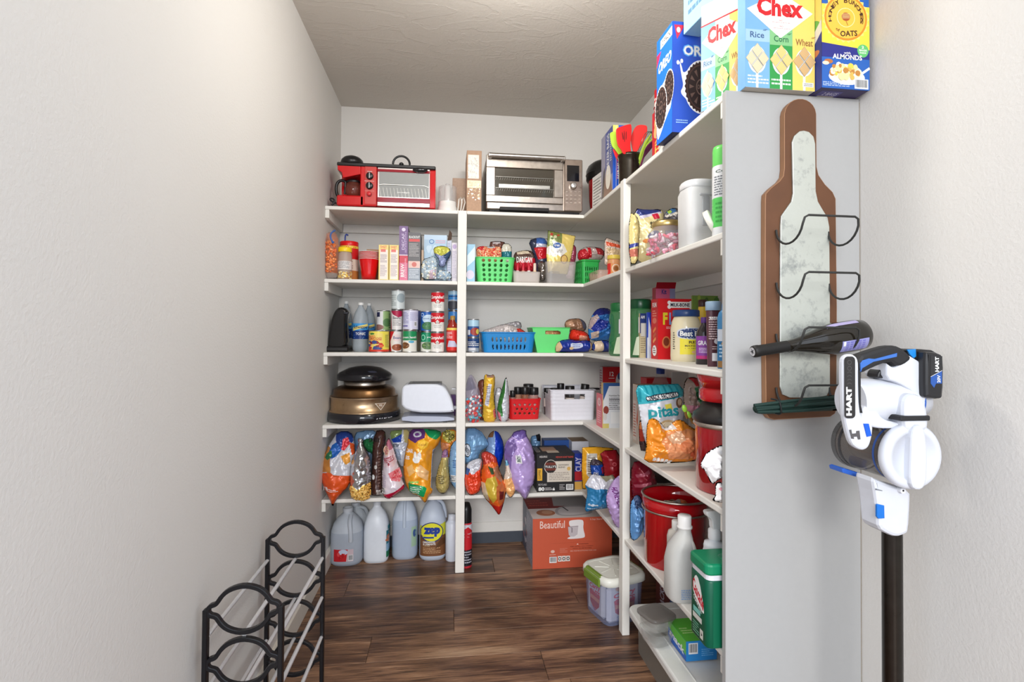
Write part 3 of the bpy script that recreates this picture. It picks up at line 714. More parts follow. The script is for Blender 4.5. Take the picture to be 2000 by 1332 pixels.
c = q(1119, 364); m = MB(C(220, 218, 214)); m.lathe([(.0185, 0), (.0185, .006), (.016, .02), (.012, .022), (.001, .022)], n=20, axis='-y', c=(c[0], -.002, c[1])); m.build('dial', 'steel', cp)
m = MB(C(210, 196, 184))
for i in range(4):
    for j in range(4):
        c = q(1107+8.3*i, 375+7.2*j); m.box(c[0]-.0055, -.0045, c[1]-.003, c[0]+.0055, -.001, c[1]+.003, b=.001)
m.build('keypad', 'steel', cp)
# ================================================================== TOP SHELF, side run
# black-lidded red popcorn maker in the corner
c = at(1163, 395, Y=2.52); r = thing('lidded_pot', 'red pot with black domed lid in the corner behind the freezer bag box', 'pot', (.862, 2.71, S6))
m = MB(C(176, 22, 28)); m.lathe([(.075, 0), (.10, .01), (.112, .10), (.116, .21)]); m.build('pot_body', 'enamel', r)
m = MB(C(30, 29, 28)); m.lathe([(.12, .205), (.127, .215), (.127, .265), (.118, .285), (.10, .30), (.03, .31), (.001, .31)]); m.lathe([(.128, .235), (.130, .24), (.128, .245)], cap=False); m.build('lid', 'plastic', r)
p = Pr(); p.fine(.1, .1, .9, .9, 9, C(120, 118, 116))
carton('booklet', 'white instruction booklet leaning beside the steel oven', 'booklet', .14, .006, .165, (.725, 2.46, S6), C(228, 226, 222), prints={'F': p}, rz=-1.45, rx=0, flap=False)
# freezer bag box, faces the aisle
Ya, Yb_ = 2.20, 2.37
fr = Pr(); fr.rect(0, 0, 1, 1, C(30, 84, 190)); fr.rect(0, .70, .42, 1, C(235, 215, 110)); fr.text('KIRKLAND', .34, .22, .78, .68, WHT, bold=.03, rot=90); fr.rect(.30, .2, .34, .7, C(180, 30, 40)); fr.text('Signature', .82, .3, .93, .6, C(210, 60, 60), rot=90); fr.line([(.25, 0), (.25, 1)], .02, C(220, 225, 240))
sd = Pr(); sd.rect(0, 0, 1, 1, C(150, 148, 170)); sd.rect(.38, .3, 1, 1, C(70, 82, 150)); sd.poly([(.2, 0), (.3, .3), (.45, .45), (.8, .35), (1, 0)], C(120, 84, 62)); sd.ell(.62, .3, .22, .18, C(232, 226, 214)); sd.poly([(0, 0), (.22, 0), (.34, .5), (.22, .45)], C(28, 24, 26)); sd.text('FREEZER BAGS', .5, .35, .7, .95, WHT, rot=90); sd.fine(.78, .5, .9, .9, 12, WHT)
carton('freezer_bag_box', 'tall blue freezer bag carton with yellow top standing before the utensil crock', 'box', .06, .17, .30, (.742, 2.285, S6), C(40, 84, 178), cols={'T': C(200, 180, 120)}, prints={'F': fr, 'L': sd})
# utensil crock
Y = 2.06; ox, q = frame(1236, 330, Y, S6)
rC = .048; cx_, cy_ = .753, 2.10
crock = thing('utensil_crock', 'dark pewter utensil crock at the edge of the top shelf above the post', 'crock', (cx_, cy_, S6))
hc = at(1236, 301, Y=2.08)[2]-S6
m = MB(C(72, 66, 58)); m.lathe([(rC*.9, 0), (rC*.95, .004), (rC*.95, hc*.7), (rC, hc*.74), (rC, hc*.9), (rC*1.08, hc*.93), (rC*1.06, hc), (rC*.94, hc*.99), (rC*.9, .01), (.001, .01)], cap=False); m.build('crock_body', 'steel', crock)
def utensil(name, label, poly, Yc, col, stem, group='cooking utensils in the crock', mat='soft', slots=None, w=.007):
    P = pxpoly(poly, Yc); cx = sum(a for a, b in P)/len(P); c = (cx_+.3*(cx-cx_), cy_, S6+.025)
    r = thing(name, label, 'utensil', c, 0, group); M = Matrix.Translation((-c[0], -c[1], -c[2]))
    m = MB(col); m.slab(chaikin(P, 2), Yc, Yc+w, bevel=.0022); m.build('utensil_head', mat, r, M)
    if slots:
        m = MB(C(120, 10, 14))
        for s in slots: m.slab(chaikin(pxpoly(s, Yc), 1), Yc-.0004, Yc+.001)
        m.build('slots', 'soft', r, M)
    s0 = at(*stem, Y=Yc); m = MB(col); m.tube([(s0[0], Yc+w/2, s0[2]), ((s0[0]+c[0])/2, (Yc+c[1])/2, (s0[2]+c[2])/2), c], [.007, .006, .005], n=8); m.build('handle', mat, r, M); return r
utensil('slotted_turner', 'bright red slotted turner standing in the pewter crock', [(1203, 254), (1206, 249), (1231, 241), (1234, 245), (1234, 262), (1231, 283), (1234, 300), (1218, 302), (1214, 292), (1206, 284)], 2.06, C(226, 20, 24), (1226, 299),
        slots=[[(1214, 258), (1216, 257), (1219, 272), (1216, 274)], [(1218, 256), (1220, 255), (1221, 277), (1219, 278)], [(1222, 257), (1224, 256), (1224, 272), (1222, 274)]])
utensil('spatula', 'plain coral red spatula leaning on the slotted turner', [(1240, 248), (1248, 243), (1262, 244), (1265, 248), (1264, 262), (1256, 280), (1243, 298), (1238, 299), (1234, 284), (1232, 268)], 2.08, C(240, 52, 50), (1240, 297))
utensil('turner', 'lime green turner behind the red slotted one', [(1191, 262), (1193, 258), (1204, 255), (1204, 270), (1207, 284), (1215, 292), (1216, 302), (1210, 304), (1202, 292), (1195, 285)], 2.11, C(176, 214, 60), (1213, 303))
utensil('spoon', 'red spoon edge showing below the lime green turner', [(1196, 288), (1203, 294), (1210, 303), (1211, 312), (1206, 312), (1202, 306)], 2.12, C(214, 24, 34), (1209, 310))
t = thing('tongs', 'lime green tongs leaning toward the cereal boxes', 'utensil', (cx_+.02, cy_, S6+.025), 0, 'cooking utensils in the crock'); M = Matrix.Translation((-cx_-.02, -cy_, -S6-.025))
m = MB(C(176, 210, 70))
for dx in (0, 8): a, b = at(1252+dx*.4, 300, Y=2.05), at(1272+dx*.6, 262+dx, Y=1.97); m.tube([(cx_+.02, cy_, S6+.03), a, (a+b)/2+[0, 0, .006], b], [.005, .006, .008, .003], n=6)
m.build('tong_arms', 'soft', t, M)
t = thing('whisk', 'wire whisk with thin grey loops behind the tongs', 'utensil', (cx_+.01, cy_+.01, S6+.025), 0, 'cooking utensils in the crock'); M = Matrix.Translation((-cx_-.01, -cy_-.01, -S6-.025))
m = MB(C(110, 130, 120)); e = at(1270, 262, Y=2.05)
for k in range(4): dx = (k-1.5)*.013; m.tube(chaikin([(cx_+.02, cy_, S6+.1), (e[0]-.02+dx, 2.06+dx, e[2]-.03), (e[0]+dx*.5, 2.05, e[2]+.02), (e[0]+.016-dx, 2.05-dx, e[2]-.01), (cx_+.03, cy_, S6+.1)], 2, False), .0013, n=5)
m.build('wire_loops', 'steel', t, M)
t = thing('whisk', 'purple silicone balloon whisk drooping over the crock rim', 'utensil', (cx_+.025, cy_-.01, S6+.025), 0, 'cooking utensils in the crock'); M = Matrix.Translation((-cx_-.025, -cy_+.01, -S6-.025))
m = MB(C(110, 30, 84)); a, e = at(1262, 303, Y=2.0), at(1284, 268, Y=1.93)
for k in range(6): dx = (k-2.5)*.009; m.tube(chaikin([(a[0], 2.03, a[2]), (a[0]*.5+e[0]*.5+dx, 1.98+dx*.5, (a[2]+e[2])/2+.004*k), e], 2, False), .0026, n=5)
m.tube([(cx_+.025, cy_-.01, S6+.03), (a[0], 2.03, a[2])], .004, n=6); m.build('wire_loops', 'soft', t, M)
# red boxes further along
p = Pr(); p.rect(0, 0, 1, 1, C(200, 30, 44)); p.text('STIX', .25, .12, .8, .55, C(245, 200, 90), bold=.03, rot=90); p.blobs(.1, .55, .9, .95, 12, [C(230, 180, 120), C(150, 20, 30)], .12, 3)
carton('snack_box', 'red snack box standing behind the blue cookie box', 'box', .06, .10, .20, (.78, 1.80, S6), C(190, 24, 44), prints={'L': p, 'F': Pr().fine(.1, .1, .9, .9, 6, C(250, 220, 190))})
carton('snack_box', 'small red foil box on top of the red snack box', 'box', .06, .09, .085, (.785, 1.80, S6+.202), C(188, 26, 34), prints={'L': Pr().blobs(0, 0, 1, 1, 14, [C(240, 200, 190), C(120, 14, 20)], .12, 7)})
carton('snack_box', 'white box with thin black lines wedged behind the blue cookie box', 'box', .05, .09, .12, (.755, 1.70, S6), C(226, 220, 212), prints={'L': Pr().line([(0, .2), (1, .8)], .02, BLK)})
# cookie, cereal cartons
def cookie(p, cx, cy, rx, ry):
    p.ell(cx, cy, rx*1.04, ry*1.04, C(245, 245, 248), 28); p.star(cx, cy, rx*.93, rx, 30, C(58, 36, 34), ry/rx); p.ell(cx, cy, rx*.86, ry*.86, C(92, 66, 58), 26); p.ell(cx, cy, rx*.83, ry*.83, C(44, 30, 30), 26)
    for k in range(12):
        a = 2*PI*k/12; p.poly([(cx+rx*.72*math.cos(a-.12), cy+ry*.72*math.sin(a-.12)), (cx+rx*.72*math.cos(a+.12), cy+ry*.72*math.sin(a+.12)), (cx+rx*.42*math.cos(a), cy+ry*.42*math.sin(a))], C(110, 86, 78))
    p.ring(cx, cy, rx*.32, ry*.32, rx*.05, C(120, 96, 88), q=ry/rx); p.text('OREO', cx-rx*.24, cy-ry*.09, cx+rx*.24, cy+ry*.09, C(128, 104, 96), bold=.03)
BLU = C(28, 92, 204)
F_ = Pr(); F_.rect(0, 0, 1, 1, C(40, 84, 196)); F_.poly([(.04, .97), (.26, .97), (.1, .84)], C(214, 40, 70)); F_.ell(.13, .925, .04, .025, WHT); F_.text('OREO', .24, .68, 1.15, .82, C(40, 120, 220), bold=.12); F_.text('OREO', .26, .69, 1.13, .81, WHT, bold=.06)
F_ = Pr(); F_.rect(0, 0, 1, 1, C(40, 84, 196)); F_.poly([(.04, .97), (.26, .97), (.1, .84)], C(214, 40, 70)); F_.ell(.13, .925, .04, .025, WHT); F_.text('OREO', .22, .69, .98, .80, C(90, 170, 240), bold=.10); F_.text('OREO', .24, .70, .96, .79, WHT, bold=.05)
F_.poly(chaikin([(.14, .66), (.2, .6), (.24, .52), (.5, .66), (.9, .6), (.95, .3), (.6, .16), (.3, .3), (.16, .36), (.24, .42), (.2, .5)], 2), C(238, 240, 248)); cookie(F_, .62, .42, .36, .235); F_.ell(.12, .63, .03, .02, WHT); F_.ell(.2, .645, .03, .02, WHT); F_.fine(.08, .08, .34, .12, 2, C(160, 200, 245))
L_ = Pr(); L_.rect(0, 0, 1, 1, C(20, 108, 214)); L_.rect(.25, .88, 1, .96, WHT); L_.text('12 PACK', .3, .895, .9, .945, BLK); L_.poly([(.0, .86), (.3, .86), (.0, .74)], C(214, 40, 90)); L_.text('OREO', .12, .66, .95, .76, WHT, bold=.06, shear=.1)
L_.poly(chaikin([(.0, .5), (.4, .52), (1, .62), (1, .25), (.7, .2), (.3, .08), (0, .02)], 2), WHT); cookie(L_, .8, .43, .3, .16); cookie(L_, .3, .32, .38, .2)
def faceX(px0, px1, py, X):
    a, b = at(px0, py, X=X), at(px1, py, X=X); return a[1], b[1]
# blue cookie box: near-left edge seen at column 1311
def corner_box(name, label, cat, px_far, px_edge, px_near, ytop, X0, zs, col, pyref, **k):
    """carton whose left side is seen from px_far to px_edge and whose front from px_edge to px_near"""
    yn = at(px_edge, pyref, X=X0)[1]; yfar = at(px_far, pyref, X=X0)[1]; x1 = at(px_near, pyref, Y=yn)[0]; zt = at(px_edge, ytop, Y=yn)[2]
    return carton(name, label, cat, x1-X0, yfar-yn, zt-zs, ((X0+x1)/2, (yn+yfar)/2, zs), col, **k)
def shiny_print(): pass
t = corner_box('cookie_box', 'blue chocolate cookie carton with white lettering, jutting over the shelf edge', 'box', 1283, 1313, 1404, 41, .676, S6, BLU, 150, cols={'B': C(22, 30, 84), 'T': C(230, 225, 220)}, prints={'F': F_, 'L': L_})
CW = C(244, 243, 240)
def remap(p, a, b, k):
    it = []
    for V, F, c in p.it:
        V = V.copy(); m = V[:, 1] > b; V[:, 1] = np.where(m, a+(V[:, 1]-b)*k, V[:, 1]*a/b); it.append((V, F, c))
    p.it = it; return p
def chex(w_asp):
    p = Pr(); p.rect(0, 0, 1, 1, C(244, 243, 240)); p.rect(0, 0, .345, 1, C(120, 172, 216)); p.rect(.345, 0, .675, .6, C(46, 150, 70)); p.rect(.345, .4, .675, .62, C(130, 190, 130)); p.rect(.675, 0, 1, 1, C(244, 206, 104)); p.rect(.0, .42, .345, .55, C(160, 196, 226))
    p.poly([(.02, .78), (.5, .47), (.97, .78), (.5, 1.0)], C(244, 243, 240)); p.rect(.0, .98, 1, 1.0, C(214, 30, 40)); p.text('Chex', .16, .715, .83, .93, C(206, 24, 34), bold=.075)
    p.text('NO', .48, .665, .53, .68, C(180, 60, 50)); p.fine(.38, .645, .65, .655, 1, C(190, 120, 110)); p.text('NO', .49, .60, .54, .615, C(180, 60, 50)); p.fine(.4, .578, .66, .588, 1, C(190, 120, 110))
    for cx, nm, c1, c2, wd in ((.165, 'Rice', C(58, 88, 130), C(232, 214, 178), .2), (.51, 'Corn', C(40, 110, 70), C(238, 206, 132), .21), (.845, 'Wheat', C(140, 94, 50), C(214, 176, 122), .25)):
        zz = .455 if nm == 'Rice' else (.43 if nm == 'Corn' else .41)
        p.text(nm, cx-wd/2, zz, cx+wd/2, zz+.07, c1, bold=.02); z = .265
        p.line([(cx, .0), (cx, .14)], .035, C(222, 226, 230)); p.ell(cx, z-.01, .13, .125, C(224, 228, 230), 22); p.ell(cx, z-.02, .105, .1, C(196, 204, 210), 22)
        for i in (-1, 1):
            for j in (-1, 1):
                a, b = cx+(i+j)*.042, z+(i-j)*.036; p.poly([(a-.079, b), (a, b-.067), (a+.079, b), (a, b+.067)], tuple(x*.72 for x in c2)); p.poly([(a-.07, b), (a, b-.059), (a+.07, b), (a, b+.059)], c2)
                for k in range(-2, 3): p.line([(a-.03+k*.012, b-.03-k*.010), (a+.03+k*.012, b+.03-k*.010)], .005, tuple(x*.8 for x in c2))
        for k in range(3): a = .6+.5*k; p.line([(cx+wd*.42+.012*k, zz+.085), (cx+wd*.42+.02+.02*k, zz+.105)], .005, c1)
    p.fine(.03, .03, .34, .12, 3, C(220, 228, 236)); p.fine(.37, .03, .66, .1, 2, C(214, 232, 214)); p.rect(.82, .035, .98, .075, C(236, 232, 220)); p.fine(.84, .04, .97, .07, 2, C(120, 120, 130)); return remap(p, .40, .44, .73)
HB = .325
# slanting multi-cereal box facing the aisle, one lying on top, one facing the doorway
A_, B_ = np.array([.694, at(1369, 150, X=.694)[1]]), np.array([at(1453, 120, Y=1.262)[0], 1.262]); dv = B_-A_; wl = float(np.hypot(*dv)); an = math.atan2(dv[1], dv[0]); nn = np.array([-math.sin(an), math.cos(an)]); cc = (A_+B_)/2+nn*.026
t = carton('cereal_box', 'white cereal box with red lettering set at an angle at the shelf edge', 'box', wl, .05, .295, (cc[0], cc[1], S6), CW, cols={'T': C(220, 210, 190)}, prints={'F': chex(1)}, rz=an)
t = carton('cereal_box', 'cereal box lying flat on top of the angled cereal box', 'box', .055, .26, .19, (cc[0], cc[1]+.05, S6+.2965), C(150, 196, 222), prints={'L': Pr().fine(.1, .2, .6, .8, 4, C(90, 130, 160)).rect(.66, 0, .98, .3, C(90, 170, 120))}, rz=.1)
yk = YP-.018-.022; a, b = at(1456, 100, Y=yk), at(1591, 100, Y=yk)
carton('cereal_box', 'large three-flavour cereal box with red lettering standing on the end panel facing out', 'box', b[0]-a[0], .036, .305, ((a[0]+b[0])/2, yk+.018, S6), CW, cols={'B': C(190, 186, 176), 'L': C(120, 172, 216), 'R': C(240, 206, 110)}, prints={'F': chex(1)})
yk = YP-.018-.045; a, b = at(1605, 100, Y=yk), at(1698, 100, Y=yk)
h = Pr(); h.rect(0, 0, 1, 1, C(38, 96, 180)); h.rect(0, .33, 1, .5, C(38, 44, 130)); h.poly([(0, .50), (1, .44), (1, 1), (0, 1)], C(250, 214, 70)); h.star(.5, .84, .45, .50, 26, C(252, 228, 120), .66); h.ell(.5, .84, .45, .298, C(240, 140, 40), 30); h.ell(.5, .84, .41, .27, C(250, 190, 70), 30)
h.ring(.5, .84, .19, .126, .012, C(255, 236, 170), q=.66); h.ell(.5, .85, .09, .055, C(170, 84, 40)); 
for k in range(4): h.line([(.42, .83+.017*k), (.58, .84+.017*k)], .008, C(250, 226, 160), .66)
h.line([(.5, .80), (.54, .74)], .012, C(170, 110, 50), .66)
wd = 'HONEY BUNCHES'
for k, ch in enumerate(wd):
    if ch == ' ': continue
    an = math.radians(188-196*k/12); cx, cy = .5+.335*math.cos(an), .84+.221*math.sin(an); h.text(ch, cx-.040, cy-.031, cx+.040, cy+.031, C(70, 44, 20), bold=.05, rot=math.degrees(an)-90)
h.text('of', .29, .655, .37, .70, C(90, 50, 20), bold=.03, rot=-25); h.text('OATS', .38, .60, .74, .675, C(60, 38, 16), bold=.05, rot=4)
h.ell(.86, .43, .12, .08, C(96, 190, 110), 22); h.text('2', .83, .455, .88, .49, WHT, bold=.05); h.text('BAGS', .78, .42, .94, .445, WHT, bold=.05); h.text('INSIDE', .79, .39, .93, .41, WHT, bold=.03)
h.text('with', .46, .375, .6, .40, WHT, bold=.02); h.text('ALMONDS', .22, .315, .84, .37, WHT, bold=.05)
h.ell(.14, .285, .09, .025, C(180, 110, 60)); h.ell(.08, .265, .07, .02, C(236, 214, 190)); h.ell(.52, .13, .38, .085, C(236, 238, 240)); h.line([(.82, .17), (1, .24)], .04, C(230, 232, 236), .66); h.ell(.5, .18, .34, .085, C(250, 236, 200)); h.blobs(.2, .12, .8, .25, 46, [C(232, 180, 90), C(246, 220, 160), C(190, 130, 60), C(252, 246, 230), C(246, 206, 80)], .05, 6, .7)
h.fine(.02, .02, .6, .07, 3, C(190, 206, 236)); h.bars(.68, .01, .97, .115); h = remap(h, .30, .40, .62); h.rect(0, .85, 1, 1, C(250, 214, 70))
hl = Pr(); hl.rect(0, 0, 1, .45, C(40, 60, 150)); hl.rect(0, .45, 1, 1, C(250, 226, 120)); hl.ell(.5, .5, .45, .08, C(110, 190, 90)); hl.ell(.6, .3, .3, .03, C(210, 130, 90)); hl.line([(0, .3), (1, .5)], .1, WHT)
hb = Pr(); hb.rect(.1, .2, .55, .8, C(70, 60, 130)); hb.rect(.15, .3, .5, .45, C(190, 180, 170)); hb.text('2 BAGS', .2, .5, .5, .7, C(200, 196, 220))
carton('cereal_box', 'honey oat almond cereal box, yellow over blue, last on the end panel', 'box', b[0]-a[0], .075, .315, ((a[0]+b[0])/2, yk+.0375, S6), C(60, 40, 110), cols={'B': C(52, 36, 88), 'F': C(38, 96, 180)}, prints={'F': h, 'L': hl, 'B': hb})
# ================================================================== FOURTH FIXED SHELF (z = S5), back run, west half
def jar(name, label, x0, x1, yt, Y, zs, lidcol, bodycol, mat='plastic', lidh=.16, prints=None, col2=None, cat='jar', shoulder=.94, pv=(.1, .7), squash=1, capmat='plastic', group=None):
    a, b = at(x0, yt, Y=Y), at(x1, yt, Y=Y); r = (b[0]-a[0])/2; h = at((x0+x1)/2, yt, Y=Y)[2]-zs; lh = h*lidh
    t = thing(name, label, cat, ((a[0]+b[0])/2, Y, zs), 0, group)
    m = MB(bodycol); pr = [(r*.86, 0), (r*.97, .004), (r*.97, h*.25, col2 or bodycol), (r*.97, (h-lh)*.86, bodycol), (r*.86, (h-lh)*.97), (r*.82, h-lh), (r*.8, h-lh+.003)]
    m.lathe(pr, squash=squash); m.build('jar_body', mat, t)
    m = MB(lidcol); m.lathe([(r*shoulder, h-lh), (r*shoulder*1.02, h-lh+.002), (r*shoulder*1.02, h-.003), (r*shoulder*.96, h), (.001, h)], squash=squash); m.build('lid', capmat, t)
    if prints: prints.build('label_print', t, P_cyl(r*.97+.0002, pv[0]*h, pv[1]*h, PI*.5), maxlen=(.06, .3), eps=.0006)
    return t
# orange bag with blue clip in the corner
t, P, L, o = bag('snack_bag', 'clear bag of orange crackers with a blue clip in the corner beside the jars', 'bag', [(634, 458), (645, 452), (660, 456), (664, 500), (664, 543), (633, 544), (633, 500)], 2.66, C(226, 140, 104), .04, mat='film', zs=S5, seed=4,
    regions=[([(636, 470), (660, 466), (660, 534), (636, 536)], C(236, 130, 72)), ([(634, 534), (664, 534), (664, 545), (633, 545)], C(226, 214, 206))], pebbles=([(637, 475), (658, 470), (659, 533), (638, 533)], 90, [C(240, 134, 70), C(250, 160, 100), C(226, 110, 60)], .007))
def clip(label, pts, Y, col, w=.004, name='bag_clip', group='bag clips'):
    c = at(*pts[0], Y=Y); t = thing(name, label, 'clip', c, 0, group); M = Matrix.Translation((-c[0], -c[1], -c[2])); m = MB(col)
    m.tube([at(a, b, Y=Y) for a, b in chaikin(pts, 2, False)], w, n=8); m.build('clip_arm', 'plastic', t, M); m = MB(col); m.sphere((0, 0, 0), w*1.7, w*1.7, w*1.7); m.build('hinge', 'plastic', t); return t
clip('blue plastic clip on the orange cracker bag', [(650, 473), (646, 466), (645, 458), (650, 452), (655, 450)], 2.60, C(60, 100, 170))
clip('dark blue clip sticking up behind the red-lidded jar', [(674, 472), (674, 462), (676, 457), (680, 460)], 2.75, C(36, 60, 140))
p = Pr(); p.rect(0, .0, 1, .30, C(196, 122, 60)); p.rect(.0, .30, 1, .62, C(232, 214, 196)); p.fine(.35, .34, .7, .58, 4, C(150, 110, 100)); p.rect(0, .62, 1, 1, C(214, 24, 30)); p.rect(0, .93, 1, 1.0, C(240, 200, 70))
jar('peanut_jar', 'tall red-lidded snack jar standing behind the yellow-lidded jar', 663, 701, 473, 2.75, S5, C(222, 18, 24), C(200, 30, 30), prints=p, pv=(0, .88), lidh=.14)
p = Pr(); p.rect(0, .32, 1, .62, C(226, 222, 218)); p.fine(.2, .36, .8, .6, 6, C(130, 130, 140)); p.blobs(.02, .01, .98, .24, 90, [C(240, 196, 80), C(250, 236, 180), C(180, 120, 50)], .05, 5, .5)
jar('corn_jar', 'clear jar of popping corn with a bright yellow lid', 660, 688, 484, 2.655, S5, C(250, 214, 24), C(206, 186, 172), mat='frost', prints=p, pv=(.02, .9), lidh=.14)
# stack of red cups, one inside the next
Y = 2.66; ox, q = frame(718, 540, Y, S5); rt = (q(739, 500)[0]-q(698, 500)[0])/2; rb = rt*.66; hc_ = q(718, 504)[1]; st = (q(718, 490)[1]-hc_)/5
for k in range(6):
    z = k*st; t = thing('plastic_cup', 'red plastic cup with white rim, '+['lowest', 'second from the bottom', 'third from the bottom', 'fourth from the bottom', 'fifth from the bottom', 'topmost'][k]+' of the nested stack', 'cup', (ox, Y+.04, S5+z+.0), 0, 'nested red cups')
    m = MB(C(222, 10, 18)); m.lathe([(rb, .002), (rb+.001, .0), (rb*1.1, hc_*.3), (rt*.97, hc_-.003)] if k == 0 else [(rt*.90, hc_-st*1.1), (rt*.97, hc_-.003)], cap=(k == 0)); m.lathe([(rt*.95, hc_-.003), (rb*1.02, hc_*.35 if k == 0 else hc_*.7)], cap=False); m.build('cup_wall', 'gloss', t)
    m = MB(C(244, 238, 236)); m.lathe([(rt*.97, hc_-.0026), (rt*1.01, hc_-.0022), (rt*1.01, hc_-.001), (rt*.98, hc_), (rt*.95, hc_-.003)], cap=False, n=32); m.build('rim', 'plastic', t)
box_px('cardboard_box', 'brown cardboard box behind the stack of red cups', 'box', 716, 741, 487, 2.78, S5, .12, C(176, 136, 104), mat='kraft')
def teabox(seed):
    p = Pr(); p.rect(0, 0, 1, 1, C(238, 214, 130)); p.rect(.12, .04, .9, .86, C(238, 230, 222)); p.text('SWEET', .15, .90, .8, .97, C(214, 90, 80), bold=.03); p.rect(.2, .80, .7, .88, C(226, 120, 110)); p.fine(.16, .5, .86, .74, 7, C(150, 130, 140), seed); p.fine(.16, .12, .86, .44, 9, C(170, 150, 160), seed+1); p.fine(.1, .005, .8, .03, 1, BLK); return p
for k, (a, b) in enumerate(((740, 759.3), (760.6, 779))):
    box_px('mix_box', 'thin yellow and cream mix box '+('next to the red cups' if k == 0 else 'next to the pink box'), 'box', a, b, 478+k*.5, 2.655, S5, .13, C(236, 206, 120), prints={'F': teabox(k*3+1)}, group='yellow mix boxes')
p = Pr(); p.rect(0, 0, 1, 1, C(214, 110, 140)); p.rect(0, .72, 1, 1, C(204, 60, 80)); p.text('BREW', .18, .15, .6, .68, WHT, bold=.03, rot=90); p.fine(.65, .1, .85, .9, 12, C(240, 200, 214))
t = box_px('tea_box', 'small pink box lying under the purple box', 'box', 780, 796.5, 499.5, 2.65, S5, .14, C(214, 110, 140), prints={'F': p})
zt = at(788, 499.5, Y=2.65)[2]+.0008
p = Pr(); p.rect(0, 0, 1, 1, C(120, 92, 140)); p.ell(.5, .88, .22, .06, C(220, 210, 230)); p.text('DECAF', .3, .2, .62, .75, C(210, 196, 224), bold=.02, rot=90); p.fine(.66, .1, .85, .8, 12, C(200, 180, 216)); p.rect(0, 0, 1, .03, C(230, 214, 226))
box_px('tea_box', 'purple box stacked on the small pink box', 'box', 780, 797, 441.5, 2.65, zt, .14, C(124, 96, 144), prints={'F': p})
p = Pr(); p.rect(0, 0, 1, 1, C(96, 94, 96)); p.rect(0, 0, 1, .4, C(140, 150, 162)); p.text('BLACKOUT', .06, .88, .94, .93, WHT, bold=.03); p.rect(.06, .81, .94, .865, C(206, 70, 70)); p.fine(.08, .5, .92, .78, 9, C(180, 176, 176)); p.rect(.03, .27, .97, .41, C(224, 190, 180)); p.ell(.5, .34, .2, .05, C(206, 110, 100)); p.fine(.08, .05, .92, .25, 6, C(214, 220, 228))
box_px('mix_box', 'dark grey brownie mix box with a red stripe beside the purple box', 'box', 797.6, 821.5, 454, 2.65, S5, .14, C(70, 66, 66), prints={'F': p})
box_px('mix_box', 'slim beige box edge between the dark box and the light blue box', 'box', 823, 827.5, 488, 2.68, S5, .12, C(196, 168, 140))
p = Pr(); p.rect(0, 0, 1, 1, C(172, 200, 222)); p.rect(.0, .9, 1, 1, C(190, 212, 232)); p.ring(.33, .86, .11, .05, .03, C(50, 110, 180), q=.5); p.fine(.5, .82, .95, .9, 2, C(220, 150, 170)); p.blobs(.1, .35, .9, .75, 18, [C(200, 220, 236), C(150, 184, 214)], .08, 8)
box_px('cereal_box', 'wide light blue box behind the two small bags of candy', 'box', 828.5, 873, 459, 2.72, S5, .06, C(160, 190, 216), prints={'F': p})
bag('candy_bag', 'pale blue translucent bag of wrapped sweets, larger of two before the light blue box', 'bag', [(826, 506), (838, 503), (846, 500), (854, 507), (856, 530), (854, 546.5), (824, 546.5), (821, 524)], 2.65, C(186, 204, 216), .03, mat='foil', zs=S5, seed=8, wr=.004, gather=(845, 503),
    regions=[([(838, 530), (852, 526), (852, 545), (838, 545)], C(214, 190, 206))], pebbles=([(824, 512), (850, 510), (852, 544), (824, 544)], 50, [C(200, 216, 226), C(226, 230, 226), C(160, 186, 206), C(230, 222, 190)], .007))
bag('candy_bag', 'pale blue translucent bag of wrapped sweets, smaller of two before the light blue box', 'bag', [(856, 530), (866, 526), (878, 530), (883, 540), (880, 547), (853, 547), (852, 538)], 2.645, C(178, 198, 214), .025, mat='foil', zs=S5, seed=9, gather=(868, 526), pebbles=([(855, 530), (880, 530), (880, 546), (855, 546)], 30, [C(196, 212, 224), C(226, 226, 216), C(150, 180, 204)], .006))
bag('candy_bag', 'crumpled yellow and blue bag tied with a clip above the small sweets bags', 'bag', [(846, 484), (858, 480), (872, 481), (881, 488), (880, 500), (873, 508), (868, 522), (856, 520), (858, 508), (848, 496)], 2.662, C(140, 150, 190), .02, zs=S5, seed=10, wr=.006,
    regions=[([(845, 480), (884, 480), (880, 494), (862, 500), (848, 494)], C(206, 204, 90)), ([(866, 500), (884, 486), (884, 504), (872, 510)], C(60, 86, 120))], gather=(860, 503))
p = Pr(); p.rect(0, 0, 1, 1, C(190, 196, 214)); p.fine(.1, .05, .9, .95, 16, C(150, 160, 190))
box_px('mix_box', 'pale grey-blue box edge behind the post', 'box', 873.8, 882, 470, 2.70, S5, .10, C(180, 196, 210), prints={'F': p})
p = Pr(); p.rect(0, 0, 1, 1, C(222, 216, 224)); p.ell(.5, .9, .4, .06, C(180, 160, 200)); p.fine(.1, .1, .9, .8, 18, C(160, 150, 180))
box_px('mix_box', 'white box with small print right against the post', 'box', 882.8, 893, 474, 2.68, S5, .12, C(220, 216, 222), prints={'F': p})
m = MB(C(92, 70, 56)); Yq = 2.77; m.slab(pxpoly([(874, 470), (878, 449), (883, 456), (882, 468)], Yq), Yq, Yq+.004); c = at(878, 470, Y=Yq); o = m.build('cardboard_flap', 'kraft', None, Matrix.Translation((-c[0], -c[1], -c[2]))); o.location = c; o.location.z = c[2]; tag(o, 'pointed brown cardboard flap sticking up beside the light blue box', 'cardboard')
